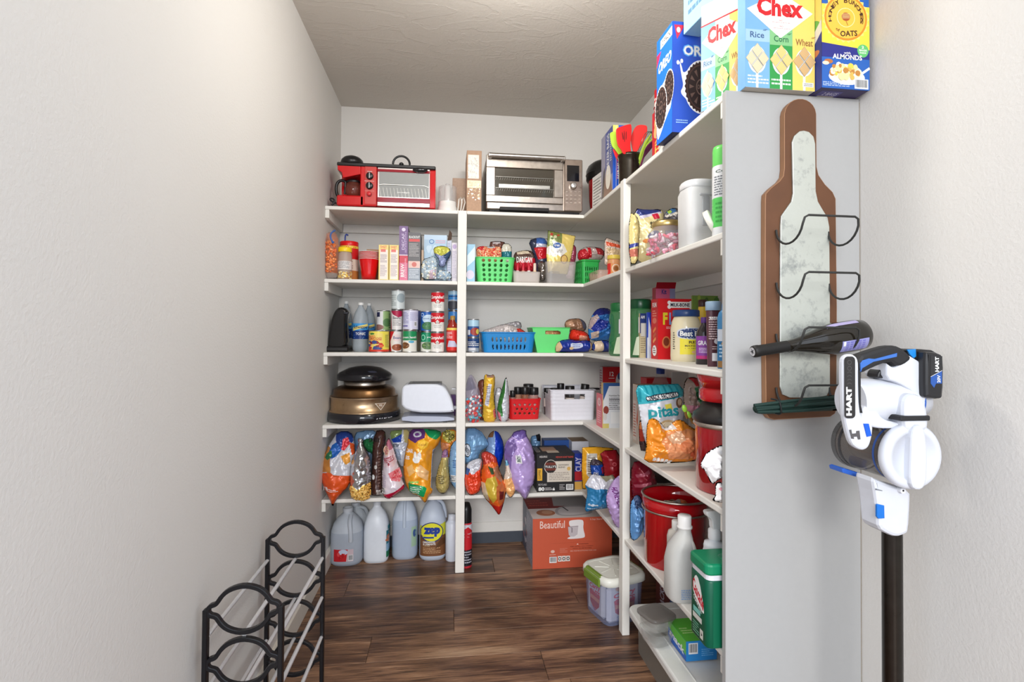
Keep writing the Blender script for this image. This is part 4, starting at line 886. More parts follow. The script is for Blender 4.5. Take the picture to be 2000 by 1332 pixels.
# ---- east of the post
p = Pr(); p.rect(0, 0, 1, 1, C(150, 196, 222)); p.poly([(0, .7), (1, .95), (1, .6), (0, .4)], C(214, 230, 240)); p.ell(.4, .2, .5, .12, C(214, 206, 224))
box_px('cereal_box', 'light blue box standing just east of the post by the green basket', 'box', 912.5, 928, 477, 2.66, S5, .10, C(140, 190, 214), prints={'F': p})

def tub(name, label, x0, x1, yt, yb, Y, zs, d, col, mat='plastic', taper=.86, holes=None, rz=0, th=.0022, rim=.004, cat='basket', cut=None, group=None, ribs=0, xw=None):
    """open tapered tub with rounded corners; holes(u, v) gives hole outlines on the front and back, round or slotted"""
    a, b = at(x0, yt, Y=Y), at(x1, yt, Y=Y); w = b[0]-a[0]; h = at((x0+x1)/2, yt, Y=Y)[2]-zs
    if xw: w = xw
    t = thing(name, label, cat, ((a[0]+b[0])/2, Y+d/2, zs+.0004), rz, group)
    rc_ = min(w, d)*.14; out = np.array(rrect(-w/2, -d/2, w/2, d/2, rc_, 4)); per = resample(out, .0028 if holes else .012)
    n = len(per); s = np.r_[0, np.cumsum(np.hypot(*(np.roll(per, -1, 0)-per).T))]; Ltot = s[-1]; nz = max(3, int(h/(.0028 if holes else .012)))
    P2 = lambda i, v: per[i % n]*(taper+(1-taper)*v)
    hs = []
    if holes:
        for side in ('F', 'K', 'L', 'R'):
            W = w if side in 'FK' else d
            for (cu, cv, ru, rv) in holes(W, h): hs.append((side, cu, cv, ru, rv))
    m = MB(col); vs = []; fs = []
    for j in range(nz+1):
        v = j/nz
        for i in range(n):
            p = P2(i, v); rib = (.0012*math.sin(v*ribs*2*PI) if ribs else 0)
            q = p*(1+rib/max(.02, np.hypot(*p))); vs.append((q[0], q[1], h*v))
    def inhole(c):
        x, y, z = c; sc = taper+(1-taper)*z/h
        for side, cu, cv, ru, rv in hs:
            W = w if side in 'FK' else d
            if side == 'F' and y < -d/2*sc+.006: uu = x/sc
            elif side == 'K' and y > d/2*sc-.006: uu = x/sc
            elif side == 'L' and x < -w/2*sc+.006: uu = y/sc
            elif side == 'R' and x > w/2*sc-.006: uu = y/sc
            else: continue
            if ((uu-cu)/ru)**2+((z-cv)/rv)**2 < 1: return True
        if cut and abs(x) < cut[0]*w/2 and z > h*cut[1]: return True
        return False
    for j in range(nz):
        for i in range(n):
            f = (j*n+i, j*n+(i+1) % n, (j+1)*n+(i+1) % n, (j+1)*n+i); c = np.mean([vs[k] for k in f], 0)
            if (hs or cut) and inhole(c): continue
            fs.append(f)
    m.add(vs, fs, col, True); fl_ = [tuple(range(n))[::-1]]; m.add(vs[:n], fl_, col)
    m.build('basket_body', mat, t, solid=th)
    r = MB(col); r.tube([(per[i][0], per[i][1], h) for i in range(n)], rim, n=8, closed=True, flat=.8); r.build('rim', mat, t)
    return t, w, h
def round_holes(W, h):
    o = []; n = 5
    for j in range(5):
        for i in range(n): o.append(((i-(n-1)/2)*W*.155+(W*.0), h*(.12+.19*j), .0078, .0078))
    return o
def small_round(W, h): return [((i-2)*W*.16+(.5 if j % 2 else 0)*W*.14, h*(.3+.22*j), .006, .006) for i in range(5) for j in range(3)]
tub('plastic_basket', 'light green plastic basket with round holes full of candy bags', 929, 1006, 503, 550, 2.655, S5, .19, C(98, 214, 118), taper=.86, holes=round_holes)
tub('plastic_basket', 'darker green slotted basket near the shelf corner', 1134, 1169, 509, 553, 2.665, S5, .17, C(54, 176, 84), taper=.85, holes=lambda W, h: [((i-3)*W*.11, h*(.18+.24*j), W*.018+.0012, h*.09) for i in range(7) for j in range(3)], rim=.007, rz=.12)
def bagz(n, l, pts, Y, col, th, **k): return bag(n, l, k.pop('cat', 'bag'), pts, Y, col, th, **k)
bagz('candy_bag', 'clear pouch of orange and red candy in the round-holed green basket', [(930, 484), (940, 480), (955, 482), (970, 481), (979, 482), (980, 500), (978, 514), (934, 514), (930, 498)], 2.70, C(228, 150, 110), .018, zs=S5, seed=21, wr=.004, lean=.1,
    regions=[([(930, 480), (946, 480), (944, 490), (930, 490)], C(206, 50, 60)), ([(952, 480), (966, 480), (966, 485), (952, 485)], C(200, 206, 210))], pebbles=([(932, 485), (978, 484), (977, 500), (934, 500)], 90, [C(236, 110, 60), C(214, 50, 50), C(246, 200, 160)], .005))
bagz('candy_bag', 'brown foil bag behind the orange candy pouch', [(953, 473), (972, 470), (990, 474), (990, 546), (955, 546)], 2.88, C(120, 76, 66), .015, zs=S5, seed=22, regions=[([(962, 473), (976, 471), (978, 476), (962, 477)], C(220, 206, 206))])
bagz('snack_pouch', 'cream pouch with teal band standing in the round-holed green basket', [(978, 475), (999, 476), (1000, 500), (998, 516), (980, 516)], 2.73, C(226, 222, 206), .015, zs=S5, seed=23, regions=[([(978, 492), (1000, 491), (1000, 503), (979, 503)], C(20, 110, 124))])
# clear bin with little squeeze bottles
tub('storage_bin', 'small clear bin holding red-capped squeeze tubes', 1003, 1056, 531, 552, 2.66, S5, .12, C(214, 206, 200), mat='frost', taper=.94, cat='bin', th=.0016, rim=.0022)
for k, (x, yt_, col) in enumerate(((1011, 514, C(214, 190, 190)), (1022, 514, C(206, 150, 130)), (1033, 514, C(226, 220, 220)), (1044.5, 514, C(232, 200, 160)))):
    Yk = 2.68; a = at(x, yt_, Y=Yk); h = a[2]-S5-.003; t = thing('squeeze_tube', 'squeeze tube with '+['pale pink body nearest the green basket', 'tan pink body, second in the clear bin', 'white body, third in the clear bin', 'cream body and clear cap, fourth in the clear bin'][k], 'tube', (a[0], Yk, S5+.003), 0, 'squeeze tubes in the clear bin')
    m = MB(col); m.lathe([(.011, 0), (.012, .002), (.012, h*.5), (.008, h*.62), (.006, h*.66)], n=14); m.build('tube_body', 'plastic', t)
    m = MB(C(196, 30, 54) if k < 3 else C(226, 206, 190)); m.lathe([(.0075, h*.62), (.008, h*.65), (.0075, h*.98), (.004, h), (.0005, h)], n=12); m.build('cap', 'plastic', t)
bagz('snack_bag', 'brown and red bag with white script behind the squeeze tubes', [(1004, 494), (1014, 490), (1034, 488), (1046, 496), (1050, 515), (1046, 532), (1004, 532), (1002, 512)], 2.75, C(90, 66, 58), .03, zs=S5, seed=24,
    regions=[([(1004, 512), (1030, 504), (1048, 506), (1048, 532), (1004, 532)], C(196, 34, 50)), ([(1008, 490), (1030, 488), (1034, 496), (1010, 498)], C(222, 206, 180))], texts=[('DARIGAN', (1008, 503, 1038, 514), WHT, {'bold': .05})])
bagz('frozen_bag', 'dark blue and red bag leaning behind the yellow pouch', [(1031, 470), (1052, 463), (1067, 466), (1072, 490), (1070, 545), (1048, 545), (1046, 508), (1040, 492)], 2.72, C(46, 52, 76), .03, zs=S5, seed=25, lean=.1,
    regions=[([(1042, 485), (1067, 484), (1066, 505), (1050, 508)], C(190, 20, 34)), ([(1048, 464), (1068, 466), (1068, 478), (1046, 478)], C(60, 100, 170)), ([(1046, 477), (1068, 478), (1068, 484), (1046, 484)], C(190, 190, 206)), ([(1050, 514), (1072, 512), (1072, 545), (1050, 545)], C(150, 144, 140))])
bagz('snack_bag', 'grey crinkled foil bag top between the squeeze tubes and the clear bin', [(1050, 512), (1062, 508), (1068, 520), (1066, 548), (1052, 548)], 2.71, C(150, 142, 136), .02, zs=S5, seed=26, mat='silver')
tub('storage_bin', 'clear bin at the shelf edge with the tall yellow pouch standing in it', 1067, 1127, 511.5, 552, 2.65, S5, .16, C(206, 202, 200), mat='film', taper=.90, cat='bin', th=.0016, rim=.0022)
bagz('pasta_pouch', 'tall yellow cheese pouch with a round blue emblem rising out of the clear bin', [(1070, 450), (1124, 461), (1118, 492), (1108, 536), (1070, 533), (1067, 500)], 2.69, C(228, 204, 116), .014, zs=S5, seed=27, smooth=0, lean=.05, wr=.0015,
    regions=[([(1070, 450), (1098, 455), (1096, 480), (1088, 500), (1067, 478)], C(120, 130, 70)), ([(1068, 482), (1078, 480), (1088, 500), (1082, 502), (1068, 496)], C(222, 214, 200)), ([(1078, 470), (1100, 478), (1107, 492), (1094, 502), (1084, 496)], C(232, 228, 220))],
    shapes=[(ellipse(1087, 480, 7.5, 5.5), C(30, 84, 160)), (ellipse(1101, 507, 7, 9), C(120, 80, 50)), (ellipse(1101, 507, 5.5, 7.5), C(214, 176, 100)), (ellipse(1077, 458, 3, 3), C(180, 60, 40)), (ellipse(1084, 463, 3, 3), C(206, 200, 160)), (ellipse(1078, 466, 3, 2), C(90, 110, 50)), (ellipse(1090, 460, 3, 2), C(170, 70, 40))],
    texts=[('Great', (1082, 477, 1092, 482), WHT, {}), ('~', (1086, 488, 1100, 494), C(120, 120, 120), {'n': 2}), ('~', (1072, 530, 1098, 533), C(90, 80, 50), {'n': 1})])
bagz('snack_pouch', 'plum coloured pouch leaning in the clear bin beside the yellow pouch', [(1112, 480), (1125, 478), (1126, 500), (1120, 524), (1120, 545), (1104, 545), (1104, 520)], 2.72, C(150, 60, 84), .014, zs=S5, seed=28, regions=[([(1106, 520), (1124, 516), (1122, 545), (1104, 545)], C(206, 176, 184))])
bagz('candy_bag', 'red and clear candy bag bulging over the slotted green basket', [(1128, 492), (1140, 483), (1155, 481), (1180, 486), (1180, 505), (1165, 510), (1140, 510), (1128, 508)], 2.72, C(190, 170, 166), .03, zs=S5, seed=29, wr=.006,
    regions=[([(1128, 490), (1142, 486), (1150, 506), (1130, 508)], C(190, 30, 44)), ([(1162, 484), (1180, 486), (1180, 500), (1164, 498)], C(184, 40, 50)), ([(1146, 484), (1152, 484), (1154, 504), (1146, 504)], C(206, 26, 40))])
tub('storage_bin', 'low clear bin in the corner with a yellow-lidded jar', 1168, 1222, 528, 553, 2.45, S5, .18, C(226, 190, 176), mat='film', taper=.94, cat='bin', th=.0016, rim=.002)
p = Pr(); p.rect(0, 0, 1, .8, C(226, 150, 90)); p.ring(.5, .5, .2, .25, .05, C(240, 220, 200)); p.ell(.5, .5, .12, .14, C(150, 90, 40)); p.rect(.0, .1, .25, .8, C(214, 40, 40))
jar('sauce_jar', 'yellow-lidded jar with an orange label in the corner bin', 1186, 1212, 499, 2.46, S5+.002, C(236, 206, 90), C(226, 160, 110), prints=p, pv=(.1, .8))
bagz('pasta_bag', 'clear bag with a red band propped behind the yellow-lidded jar', [(1181, 462), (1196, 468), (1212, 472), (1222, 500), (1222, 524), (1180, 524), (1180, 490)], 2.56, C(216, 194, 180), .02, zs=S5, seed=30, wr=.005, regions=[([(1183, 472), (1214, 480), (1212, 486), (1184, 480)], C(232, 96, 60)), ([(1184, 484), (1214, 490), (1214, 498), (1186, 496)], C(220, 190, 150))])
# ---- side run, seen between the front post and the end panel
def bagr(*a, **k): return bag(*a, **k)
bagz('candy_bag', 'cream butterscotch candy bag with blue top behind the candy jar', [(1238, 406), (1262, 410), (1292, 408), (1297, 418), (1302, 440), (1306, 470), (1306, 512), (1240, 516), (1234, 470)], 1.93, C(232, 216, 160), .03, zs=S5, seed=31, wr=.003,
    regions=[([(1236, 405), (1292, 407), (1290, 414), (1246, 424)], C(40, 52, 120)), ([(1246, 424), (1290, 414), (1292, 417), (1248, 430)], C(206, 200, 226))],
    shapes=[([(1269, 421), (1281, 418), (1284, 429), (1273, 431)], C(196, 30, 60)), (chaikin([(1259, 462), (1268, 454), (1282, 452), (1284, 462), (1270, 470), (1260, 468)], 2), C(34, 60, 120)), (ellipse(1268, 458, 3, 3), WHT), (ellipse(1258, 473, 7, 4), C(226, 140, 60)), (ellipse(1262, 490, 5, 5), C(232, 226, 214))],
    texts=[("erther's", (1264, 432, 1298, 441), C(40, 30, 24), {'bold': .03, 'rot': 6}), ('Original', (1264, 442, 1288, 450), C(40, 30, 24), {'bold': .03, 'rot': 8})])
bagz('candy_bag', 'second cream candy bag half hidden by the front post', [(1228, 414), (1244, 420), (1250, 440), (1248, 480), (1246, 516), (1228, 516)], 1.885, C(226, 206, 140), .02, zs=S5, seed=32, regions=[([(1228, 478), (1250, 474), (1250, 480), (1228, 486)], C(60, 70, 150)), ([(1228, 488), (1246, 486), (1246, 502), (1228, 502)], C(206, 120, 100))])
bagz('snack_bag', 'crumpled dark bag with blue and green print behind the candy jar', [(1295, 420), (1305, 410), (1316, 405), (1330, 410), (1342, 414), (1342, 512), (1306, 517), (1298, 440)], 1.86, C(84, 80, 84), .03, zs=S5, seed=33, wr=.008, regions=[([(1300, 412), (1318, 404), (1318, 414), (1304, 422)], C(50, 100, 150)), ([(1303, 413), (1309, 410), (1309, 416), (1303, 420)], C(160, 190, 70)), ([(1298, 422), (1318, 416), (1320, 420), (1300, 426)], C(206, 200, 190))])
r0 = at(1302, 436, Y=1.70); ra = (at(1338, 470, Y=1.70)[0]-at(1267, 470, Y=1.70)[0])/2; hh = at(1302, 434, Y=1.70)[2]-S5; xx = at(1302, 470, Y=1.70)[0]
t = thing('candy_jar', 'round clear jar of pink wrapped candy with a gold lid', 'jar', (xx, 1.70, S5))
m = MB(C(206, 200, 206)); m.lathe([(ra*.8, 0), (ra*.95, .006), (ra, hh*.2), (ra, hh*.5), (ra*.93, hh*.66), (ra*.78, hh*.78), (ra*.72, hh*.84)], cap=False); m.build('glass_jar', 'clear', t)
m = MB(C(206, 180, 120)); m.lathe([(ra*.74, hh*.84), (ra*.76, hh*.86), (ra*.76, hh*.97), (ra*.7, hh), (.001, hh)]); m.build('lid', 'brass', t)
m = MB(); R = random.Random(5); k = 0
while k < 170:
    a, z, rr = R.uniform(0, 2*PI), R.uniform(.008, hh*.62), ra*math.sqrt(R.uniform(.3, .86)); k += 1
    g = MB(); g.sphere((0, 0, 0), .013, .006, .005, n=6, m=4, col=R.choice([C(236, 150, 176), C(246, 226, 232), C(214, 40, 70), C(240, 180, 200), C(250, 246, 246), C(190, 60, 100)])); Mx = Matrix.Translation((rr*math.cos(a), rr*math.sin(a), z)) @ Matrix.Rotation(R.uniform(0, PI), 4, 'X') @ Matrix.Rotation(R.uniform(0, PI), 4, 'Z'); m.add([Mx @ Vector(v) for v in g.v], g.f, g.c, True)
o = m.build('wrapped_candy', 'gloss', t); o['kind'] = 'stuff'
Y = 1.50; a, b = at(1336, 420, Y=Y), at(1401, 420, Y=Y); w2 = (b[0]-a[0])/2; hh = at(1368, 354, Y=Y)[2]-S5
t = thing('storage_canister', 'large translucent plastic canister with white lid beside the candy jar', 'canister', ((a[0]+b[0])/2, Y+.02, S5))
m = MB(C(222, 222, 222)); m.loft([(0, 0, 0, w2*.86, w2*.86, 4), (0, 0, .006, w2*.92, w2*.92, 4), (0, 0, hh*.3, w2*.94, w2*.94, 4), (0, 0, hh*.82, w2*.96, w2*.96, 4), (0, 0, hh*.88, w2*.9, w2*.9, 3), (0, 0, hh*.9, w2*.88, w2*.88, 3)], n=32); m.build('canister_body', 'milky', t)
m = MB(C(222, 222, 224)); m.loft([(0, 0, hh*.89, w2*.93, w2*.93, 2.6), (0, 0, hh*.9, w2*.95, w2*.95, 2.6), (0, 0, hh*.97, w2*.95, w2*.95, 2.6), (0, 0, hh, w2*.88, w2*.88, 2.6)], n=32); m.build('lid', 'plastic', t)
m = MB(C(190, 192, 196)); m.box(-.012, -w2*1.0, hh*.3, .012, -w2*.9, hh*.74, b=.004); m.box(-.02, -w2*1.02, hh*.74, .02, -w2*.92, hh*.78, b=.003); m.build('grip_recess', 'frost', t)
Y = 1.37; c = at(1379, 430, Y=Y); t = thing('jar_lid', 'round white plastic lid leaning against the green-capped can', 'lid', (c[0]+.01, Y, c[2]), 0, rx=0)
m = MB(C(232, 228, 218)); m.lathe([(.036, 0), (.040, .004), (.040, .014), (.037, .016), (.001, .016)], n=28); o = m.build('lid_disc', 'plastic', t); m = MB(C(214, 210, 200)); m.lathe([(.038, .0), (.0405, .001), (.0405, .003), (.038, .004)], n=28, cap=False); m.build('lid_rim', 'plastic', t); t.rotation_euler = (1.0, .62, .5); t.location.z = S5+.041
Y = 1.32; a = at(1397, 400, Y=Y); ra = .030; hh = at(1405, 283, Y=Y)[2]-S5
t = thing('spray_can', 'white spray can with bright green cap beside the end panel', 'can', (a[0]+ra, Y+.01, S5)); m = MB(C(226, 228, 230)); m.lathe([(ra*.96, 0), (ra, .003), (ra, .02, C(226, 228, 230)), (ra, hh*.1, C(90, 200, 96)), (ra, hh*.42, C(226, 228, 230)), (ra, hh*.76), (ra*.92, hh*.79)]); m.build('can_body', 'plastic', t)
m = MB(C(110, 214, 100)); m.lathe([(ra*.97, hh*.76), (ra*.97, hh*.95), (ra*.9, hh*.99), (.001, hh)]); m.build('cap', 'plastic', t)
p = Pr(); p.text('Cooking', .1, .68, .9, .72, C(60, 90, 70)); p.fine(.05, .44, .95, .66, 8, C(120, 124, 130)); p.fine(.1, .14, .9, .38, 5, C(60, 160, 70)); p.build('label_print', t, P_cyl(ra+.0002, 0, hh, PI*.5), maxlen=(.06, .3))
# ================================================================== MIDDLE FIXED SHELF (z = S4)
# black electric can opener
Y = 2.70; ox, q = frame(660, 685, Y, S4)
t = thing('can_opener', 'glossy black upright electric can opener in the corner beside the soda bottles', 'can opener', (ox, Y, S4))
m = MB(BLK); m.slab(chaikin([q(638, 683), q(640, 660), q(643, 640), q(648, 618), (q(656, 602)), q(668, 599), q(676, 604), q(680, 610), q(676, 612), q(675, 640), q(677, 683)], 2), 0, .10, bevel=.012, smooth=True); m.build('housing', 'gloss', t)
m = MB(BLK); a, b = q(636, 686), q(682, 676); m.box(a[0], -.012, 0, b[0], .12, b[1], b=.008); m.build('foot', 'plastic', t)
m = MB(C(60, 60, 64)); a = q(672, 611); m.box(a[0]-.002, -.008, a[1]-.006, a[0]+.022, .004, a[1]+.004, b=.002); m.build('blade_lever', 'steel', t)
def soda(x0, x1, yt, Y, label):
    a, b = at(x0, 640, Y=Y), at(x1, 640, Y=Y); r = (b[0]-a[0])/2; h = at((x0+x1)/2, yt, Y=Y)[2]-S4
    t = thing('soda_bottle', label, 'bottle', ((a[0]+b[0])/2, Y, S4), 0, 'tonic water bottles')
    m = MB(C(176, 186, 194)); m.lathe([(r*.7, .0), (r*.95, .012), (r, h*.12), (r*.96, h*.2), (r, h*.26), (r, h*.56), (r*.95, h*.66), (r*.72, h*.8), (r*.36, h*.9), (r*.3, h*.93), (r*.3, h*.95)]); m.build('bottle_body', 'frost', t)
    m = MB(WHT); m.lathe([(r*.34, h*.945), (r*.36, h*.95), (r*.36, h*.99), (r*.3, h), (.001, h)], n=16); m.build('cap', 'plastic', t)
    m = MB(C(22, 54, 122)); m.lathe([(r*1.01, h*.26), (r*1.01, h*.575)], cap=False); m.build('label_band', 'plastic', t)
    p = Pr(); p.poly([(0, 1), (1, 1), (.9, .6), (.1, .5)], C(60, 150, 214)); p.poly([(.2, .5), (.9, .84), (.86, .99), (.2, .72)], C(232, 214, 120)); p.text('Schweppes', .26, .60, .84, .88, C(30, 40, 80), bold=.03, rot=0, shear=0); p.text('TONIC', .35, .25, .75, .42, WHT, bold=.03); p.blobs(.1, .02, .9, .45, 14, [C(120, 170, 220)], .015, 3, 1.6)
    p.build('label_print', t, P_cyl(r*1.012, h*.26, h*.575, PI*.5), maxlen=(.06, .3)); return t
soda(664, 688, 588, 2.86, 'tonic water bottle at the back behind the can opener')
soda(688.5, 720, 591, 2.74, 'tonic water bottle with blue label standing foremost')
soda(708, 733, 592, 2.86, 'tonic water bottle half hidden behind the big yellow tomato can')
def can_px(label, x0, x1, yt, yb, Y, zs, bands, texts=(), shapes=None, **k):
    a, b = at(x0, (yt+yb)/2, Y=Y), at(x1, (yt+yb)/2, Y=Y); r = (b[0]-a[0])/2; Yc = Y
    h = k.pop('h', None) or (at((x0+x1)/2, yt, Y=Y)[2]-at((x0+x1)/2, yb, Y=Y)[2])
    return can('food_can', label, r, h, ((a[0]+b[0])/2, Yc, zs), bands, texts, shapes, **k), zs+h
def pr(*ops):
    p = Pr()
    for o in ops: getattr(p, o[0])(*o[1:-1] if isinstance(o[-1], dict) else o[1:], **(o[-1] if isinstance(o[-1], dict) else {}))
    return p
YEL = C(240, 222, 90); HC = .1035
tom = pr(('rect', .0, .12, .66, .9, C(238, 214, 110)), ('blobs', .08, .12, .6, .5, 16, [C(206, 50, 40), C(230, 90, 60), C(60, 80, 140), C(150, 30, 30)], .09, 3), ('rect', .05, .56, .62, .59, C(214, 60, 40)), ('text', 'STEWED', .05, .68, .42, .80, C(214, 60, 40), {'bold': .04}), ('text', 'TOMATOES', .1, .6, .62, .70, C(200, 50, 40), {'bold': .04}), ('ell', .3, .88, .09, .05, C(60, 130, 60)), ('fine', .74, .2, .95, .85, 12, C(120, 120, 60)), ('rect', 0, 0, 1, .1, C(220, 60, 44)))
_, z1 = can_px('wide yellow tomato can with a red base band in front of the tonic bottles', 720.5, 760, 641.5, 684, 2.665, S4, [(0, 1, YEL)], shapes=tom)
_, z2 = can_px('green can behind the yellow tomato can, supporting a pear can', 736, 763, 644, 684, 2.77, S4, [(0, 1, C(76, 110, 70))])
_, z = can_px('pale green and white pear can stacked behind the yellow tomato can', 736, 763, 604, 644, 2.77, z2+.0006, [(0, 1, C(140, 170, 110))], shapes=pr(('rect', 0, 0, .5, 1, C(226, 226, 226)), ('rect', .1, .7, .35, .95, C(40, 44, 80)), ('ell', .7, .4, .2, .22, C(80, 120, 70)), ('fine', .8, .1, 1, .9, 8, C(40, 60, 30)), ('ell', .25, .15, .3, .15, C(150, 110, 100))))
b1 = [(0, 1, C(196, 40, 48))]
_, z = can_px('red bean can at the foot of the three-can stack', 761, 785, 641, 683, 2.70, S4, b1, shapes=pr(('poly', [(.3, 0), (1, 0), (1, 1), (.45, 1), (.2, .5)], C(226, 220, 218)), ('ell', .6, .68, .25, .18, C(226, 206, 206)), ('text', 'Beans', .4, .62, .85, .76, C(70, 90, 140), {'bold': .02}), ('ell', .62, .2, .3, .17, C(150, 80, 50)), ('blobs', .4, .1, .85, .3, 14, [C(190, 110, 80), C(120, 60, 40)], .05, 2)))
_, z = can_px('red and white can, middle of the three-can stack', 764, 786, 611, 641, 2.70, z+.0006, [(0, 1, C(226, 222, 220))], shapes=pr(('poly', [(0, 0), (.2, 0), (.1, 1), (0, 1)], C(190, 30, 50)), ('poly', [(.1, 1), (1, 1), (1, .75), (.6, .65), (.3, .8)], C(170, 26, 70)), ('text', 'Beans', .3, .55, .75, .7, C(70, 70, 80), {'bold': .02}), ('fine', .3, .2, .8, .5, 4, C(120, 120, 120))), h=HC)
_, z = can_px('pale grey-white can on top of the red bean cans', 764.5, 791, 584, 611, 2.70, z+.0006, [(0, 1, C(206, 214, 214))], shapes=pr(('ell', .68, .6, .22, .26, C(150, 164, 170)), ('fine', .1, .15, .45, .8, 6, C(150, 160, 160))), h=.10)
_, z = can_px('green and white chili bean can beside the red stack', 786.5, 814, 642, 685, 2.665, S4, [(0, .55, C(226, 224, 216)), (.55, 1, C(30, 140, 86))], shapes=pr(('text', 'green lentils', .1, .62, .9, .76, WHT, {'bold': .03}), ('ell', .28, .3, .28, .2, C(232, 226, 210)), ('ell', .28, .3, .23, .16, C(120, 76, 40)), ('blobs', .1, .2, .45, .4, 20, [C(150, 100, 60), C(100, 60, 30)], .04, 2), ('ell', .6, .48, .14, .06, C(90, 170, 200))))
_, z = can_px('lavender and white can stacked on the green and white can', 787, 817, 601.5, 642, 2.668, z+.0006, [(0, 1, C(206, 206, 226))], shapes=pr(('fine', .08, .3, .45, .92, 8, C(130, 130, 180)), ('bars', .68, .15, .8, .4), ('fine', .5, .45, .95, .9, 8, C(150, 150, 190)), ('rect', .1, .14, .4, .2, C(90, 80, 160))), h=HC)
_, z = can_px('dark labelled can behind the green and white can', 804, 822, 644, 684, 2.78, S4, [(0, 1, C(120, 110, 90))])
_, z = can_px('dark blue labelled can behind the lavender can', 804, 822, 604, 644, 2.78, z+.0006, [(0, 1, C(70, 80, 130))])
_, z = can_px('green bean can with white base under the blue pea can', 821.5, 847, 643, 683, 2.70, S4, [(0, .5, C(222, 222, 214)), (.5, 1, C(20, 136, 96))], shapes=pr(('ring', .3, .74, .12, .16, .04, C(150, 220, 190), {'q': 1.2}), ('text', 'green beans', .5, .7, .98, .8, WHT, {'bold': .02}), ('ell', .55, .3, .33, .2, C(90, 120, 80)), ('blobs', .3, .18, .8, .42, 24, [C(120, 150, 90), C(70, 100, 60)], .04, 4)))
_, z = can_px('blue pea can with white cloud label on the green bean can', 821.5, 847, 604.5, 643, 2.70, z+.0006, [(0, 1, C(30, 90, 170))], shapes=pr(('ell', .6, .62, .34, .24, C(190, 214, 230)), ('text', 'sweet peas', .3, .58, .9, .68, C(60, 90, 140), {'bold': .02}), ('ell', .55, .25, .33, .22, C(70, 120, 80)), ('blobs', .3, .12, .8, .38, 24, [C(90, 150, 90), C(50, 100, 70)], .04, 5), ('ring', .25, .85, .1, .1, .03, C(190, 214, 240), {'q': 1.2})), h=HC)
z = S4; h3 = (at(860, 570, Y=2.655)[2]-S4)/3-.0008
for k in range(3):
    sp = pr(('rect', 0, .5, 1, 1, C(200, 18, 34)), ('poly', [(.34, .5), (.66, .5), (.58, .40), (.42, .40)], C(200, 18, 34)), ('poly', [(.4, .5), (.6, .5), (.5, .62)], C(236, 230, 224)), ('ell', .5, .47, .08, .08, C(190, 186, 180)), ('text', "Campbell's", .06, .62, .94, .86, WHT, {'bold': .04, 'shear': .12}), ('text', 'CHICKEN', .3, .28, .7, .35, C(150, 150, 150), {'bold': .02}), ('text', 'NOODLE', .34, .18, .66, .25, C(150, 150, 150), {'bold': .02}))
    _, z = can_px(('bottom', 'middle', 'top')[k]+' red and white soup can of the stack of three by the post', 847.3, 873, 0, 0, 2.665, z, [(0, 1, C(234, 230, 224))], shapes=sp, h=h3, group='red and white soup cans'); z += .0008
_, z = can_px('blue can under another blue can, behind the red syrup bottle', 875, 899, 607, 645, 2.76, S4, [(0, 1, C(60, 120, 190))], h=.107)
_, z = can_px('blue can with dark picture second from the top behind the post', 875, 899, 607, 645, 2.76, z+.0006, [(0, 1, C(60, 130, 200))], shapes=pr(('ell', .3, .3, .3, .3, C(160, 60, 50)),), h=.107)
_, z = can_px('pale blue and blue can topmost of the stack against the post', 875, 899, 567, 607, 2.76, z+.0006, [(0, .8, C(60, 140, 210)), (.8, 1, C(160, 196, 220))], shapes=pr(('ell', .4, .25, .36, .26, C(60, 60, 70)), ('fine', .1, .45, .9, .55, 2, WHT), ('fine', .2, .65, .9, .78, 1, C(30, 50, 100))), h=.107)
a = at(884, 650, Y=2.665)
bottle('syrup_bottle', 'red-brown sauce bottle half hidden by the post', 'bottle', [(.028, 0), (.031, .004), (.031, .11), (.026, .14), (.012, .16), (.011, .17)], (a[0], 2.68, S4), mat='gloss', col=C(150, 34, 24), capprof=[(.012, .165), (.013, .185), (.001, .187)], capcol=C(170, 130, 60), pz=(.01, .13, .0312), prints=pr(('rect', 0, 0, 1, .9, C(206, 36, 30)), ('rect', 0, .85, 1, .95, C(232, 206, 90)), ('fine', .05, .5, .5, .8, 5, C(240, 220, 220)), ('poly', [(.2, .15), (.8, .15), (.6, .4), (.3, .42)], C(190, 190, 214))))
# east of the post
_, z = can_px('silver-blue can at the bottom of the pair next to the blue basket', 913, 936, 655, 684, 2.68, S4, [(0, .3, C(150, 160, 170)), (.3, 1, C(40, 70, 120))], shapes=pr(('fine', .1, .4, .9, .8, 3, WHT), ('rect', .2, .1, .6, .3, C(206, 206, 212))))
_, z = can_px('blue can with pale top stacked next to the blue basket', 913, 936, 628, 655, 2.68, z+.0006, [(0, .62, C(50, 90, 150)), (.62, 1, C(170, 206, 226))], shapes=pr(('ell', .6, .3, .28, .24, C(160, 60, 50)), ('ell', .75, .3, .12, .16, C(210, 200, 90)), ('rect', .1, .1, .3, .4, C(226, 230, 236))), h=HC*.9)
tub('plastic_basket', 'bright blue plastic basket with two rows of holes', 941, 1047, 650, 687, 2.648, S4, .20, C(30, 132, 200), taper=.90, holes=lambda W, h: [((i-4)*W*.078, h*(.28+.38*j), .0042, h*.13) for i in range(9) for j in range(2)], rim=.005)
bagz('snack_bag', 'clear crinkled bag with red print lying in the blue basket', [(940, 646), (958, 641), (985, 632), (1005, 636), (1026, 647), (1030, 654), (1026, 673), (962, 673), (950, 655)], 2.76, C(196, 186, 184), .03, zs=S4, seed=41, mat='foil', wr=.007, gather=(1018, 634), regions=[([(1008, 642), (1020, 641), (1032, 652), (1012, 654)], C(206, 60, 50))])
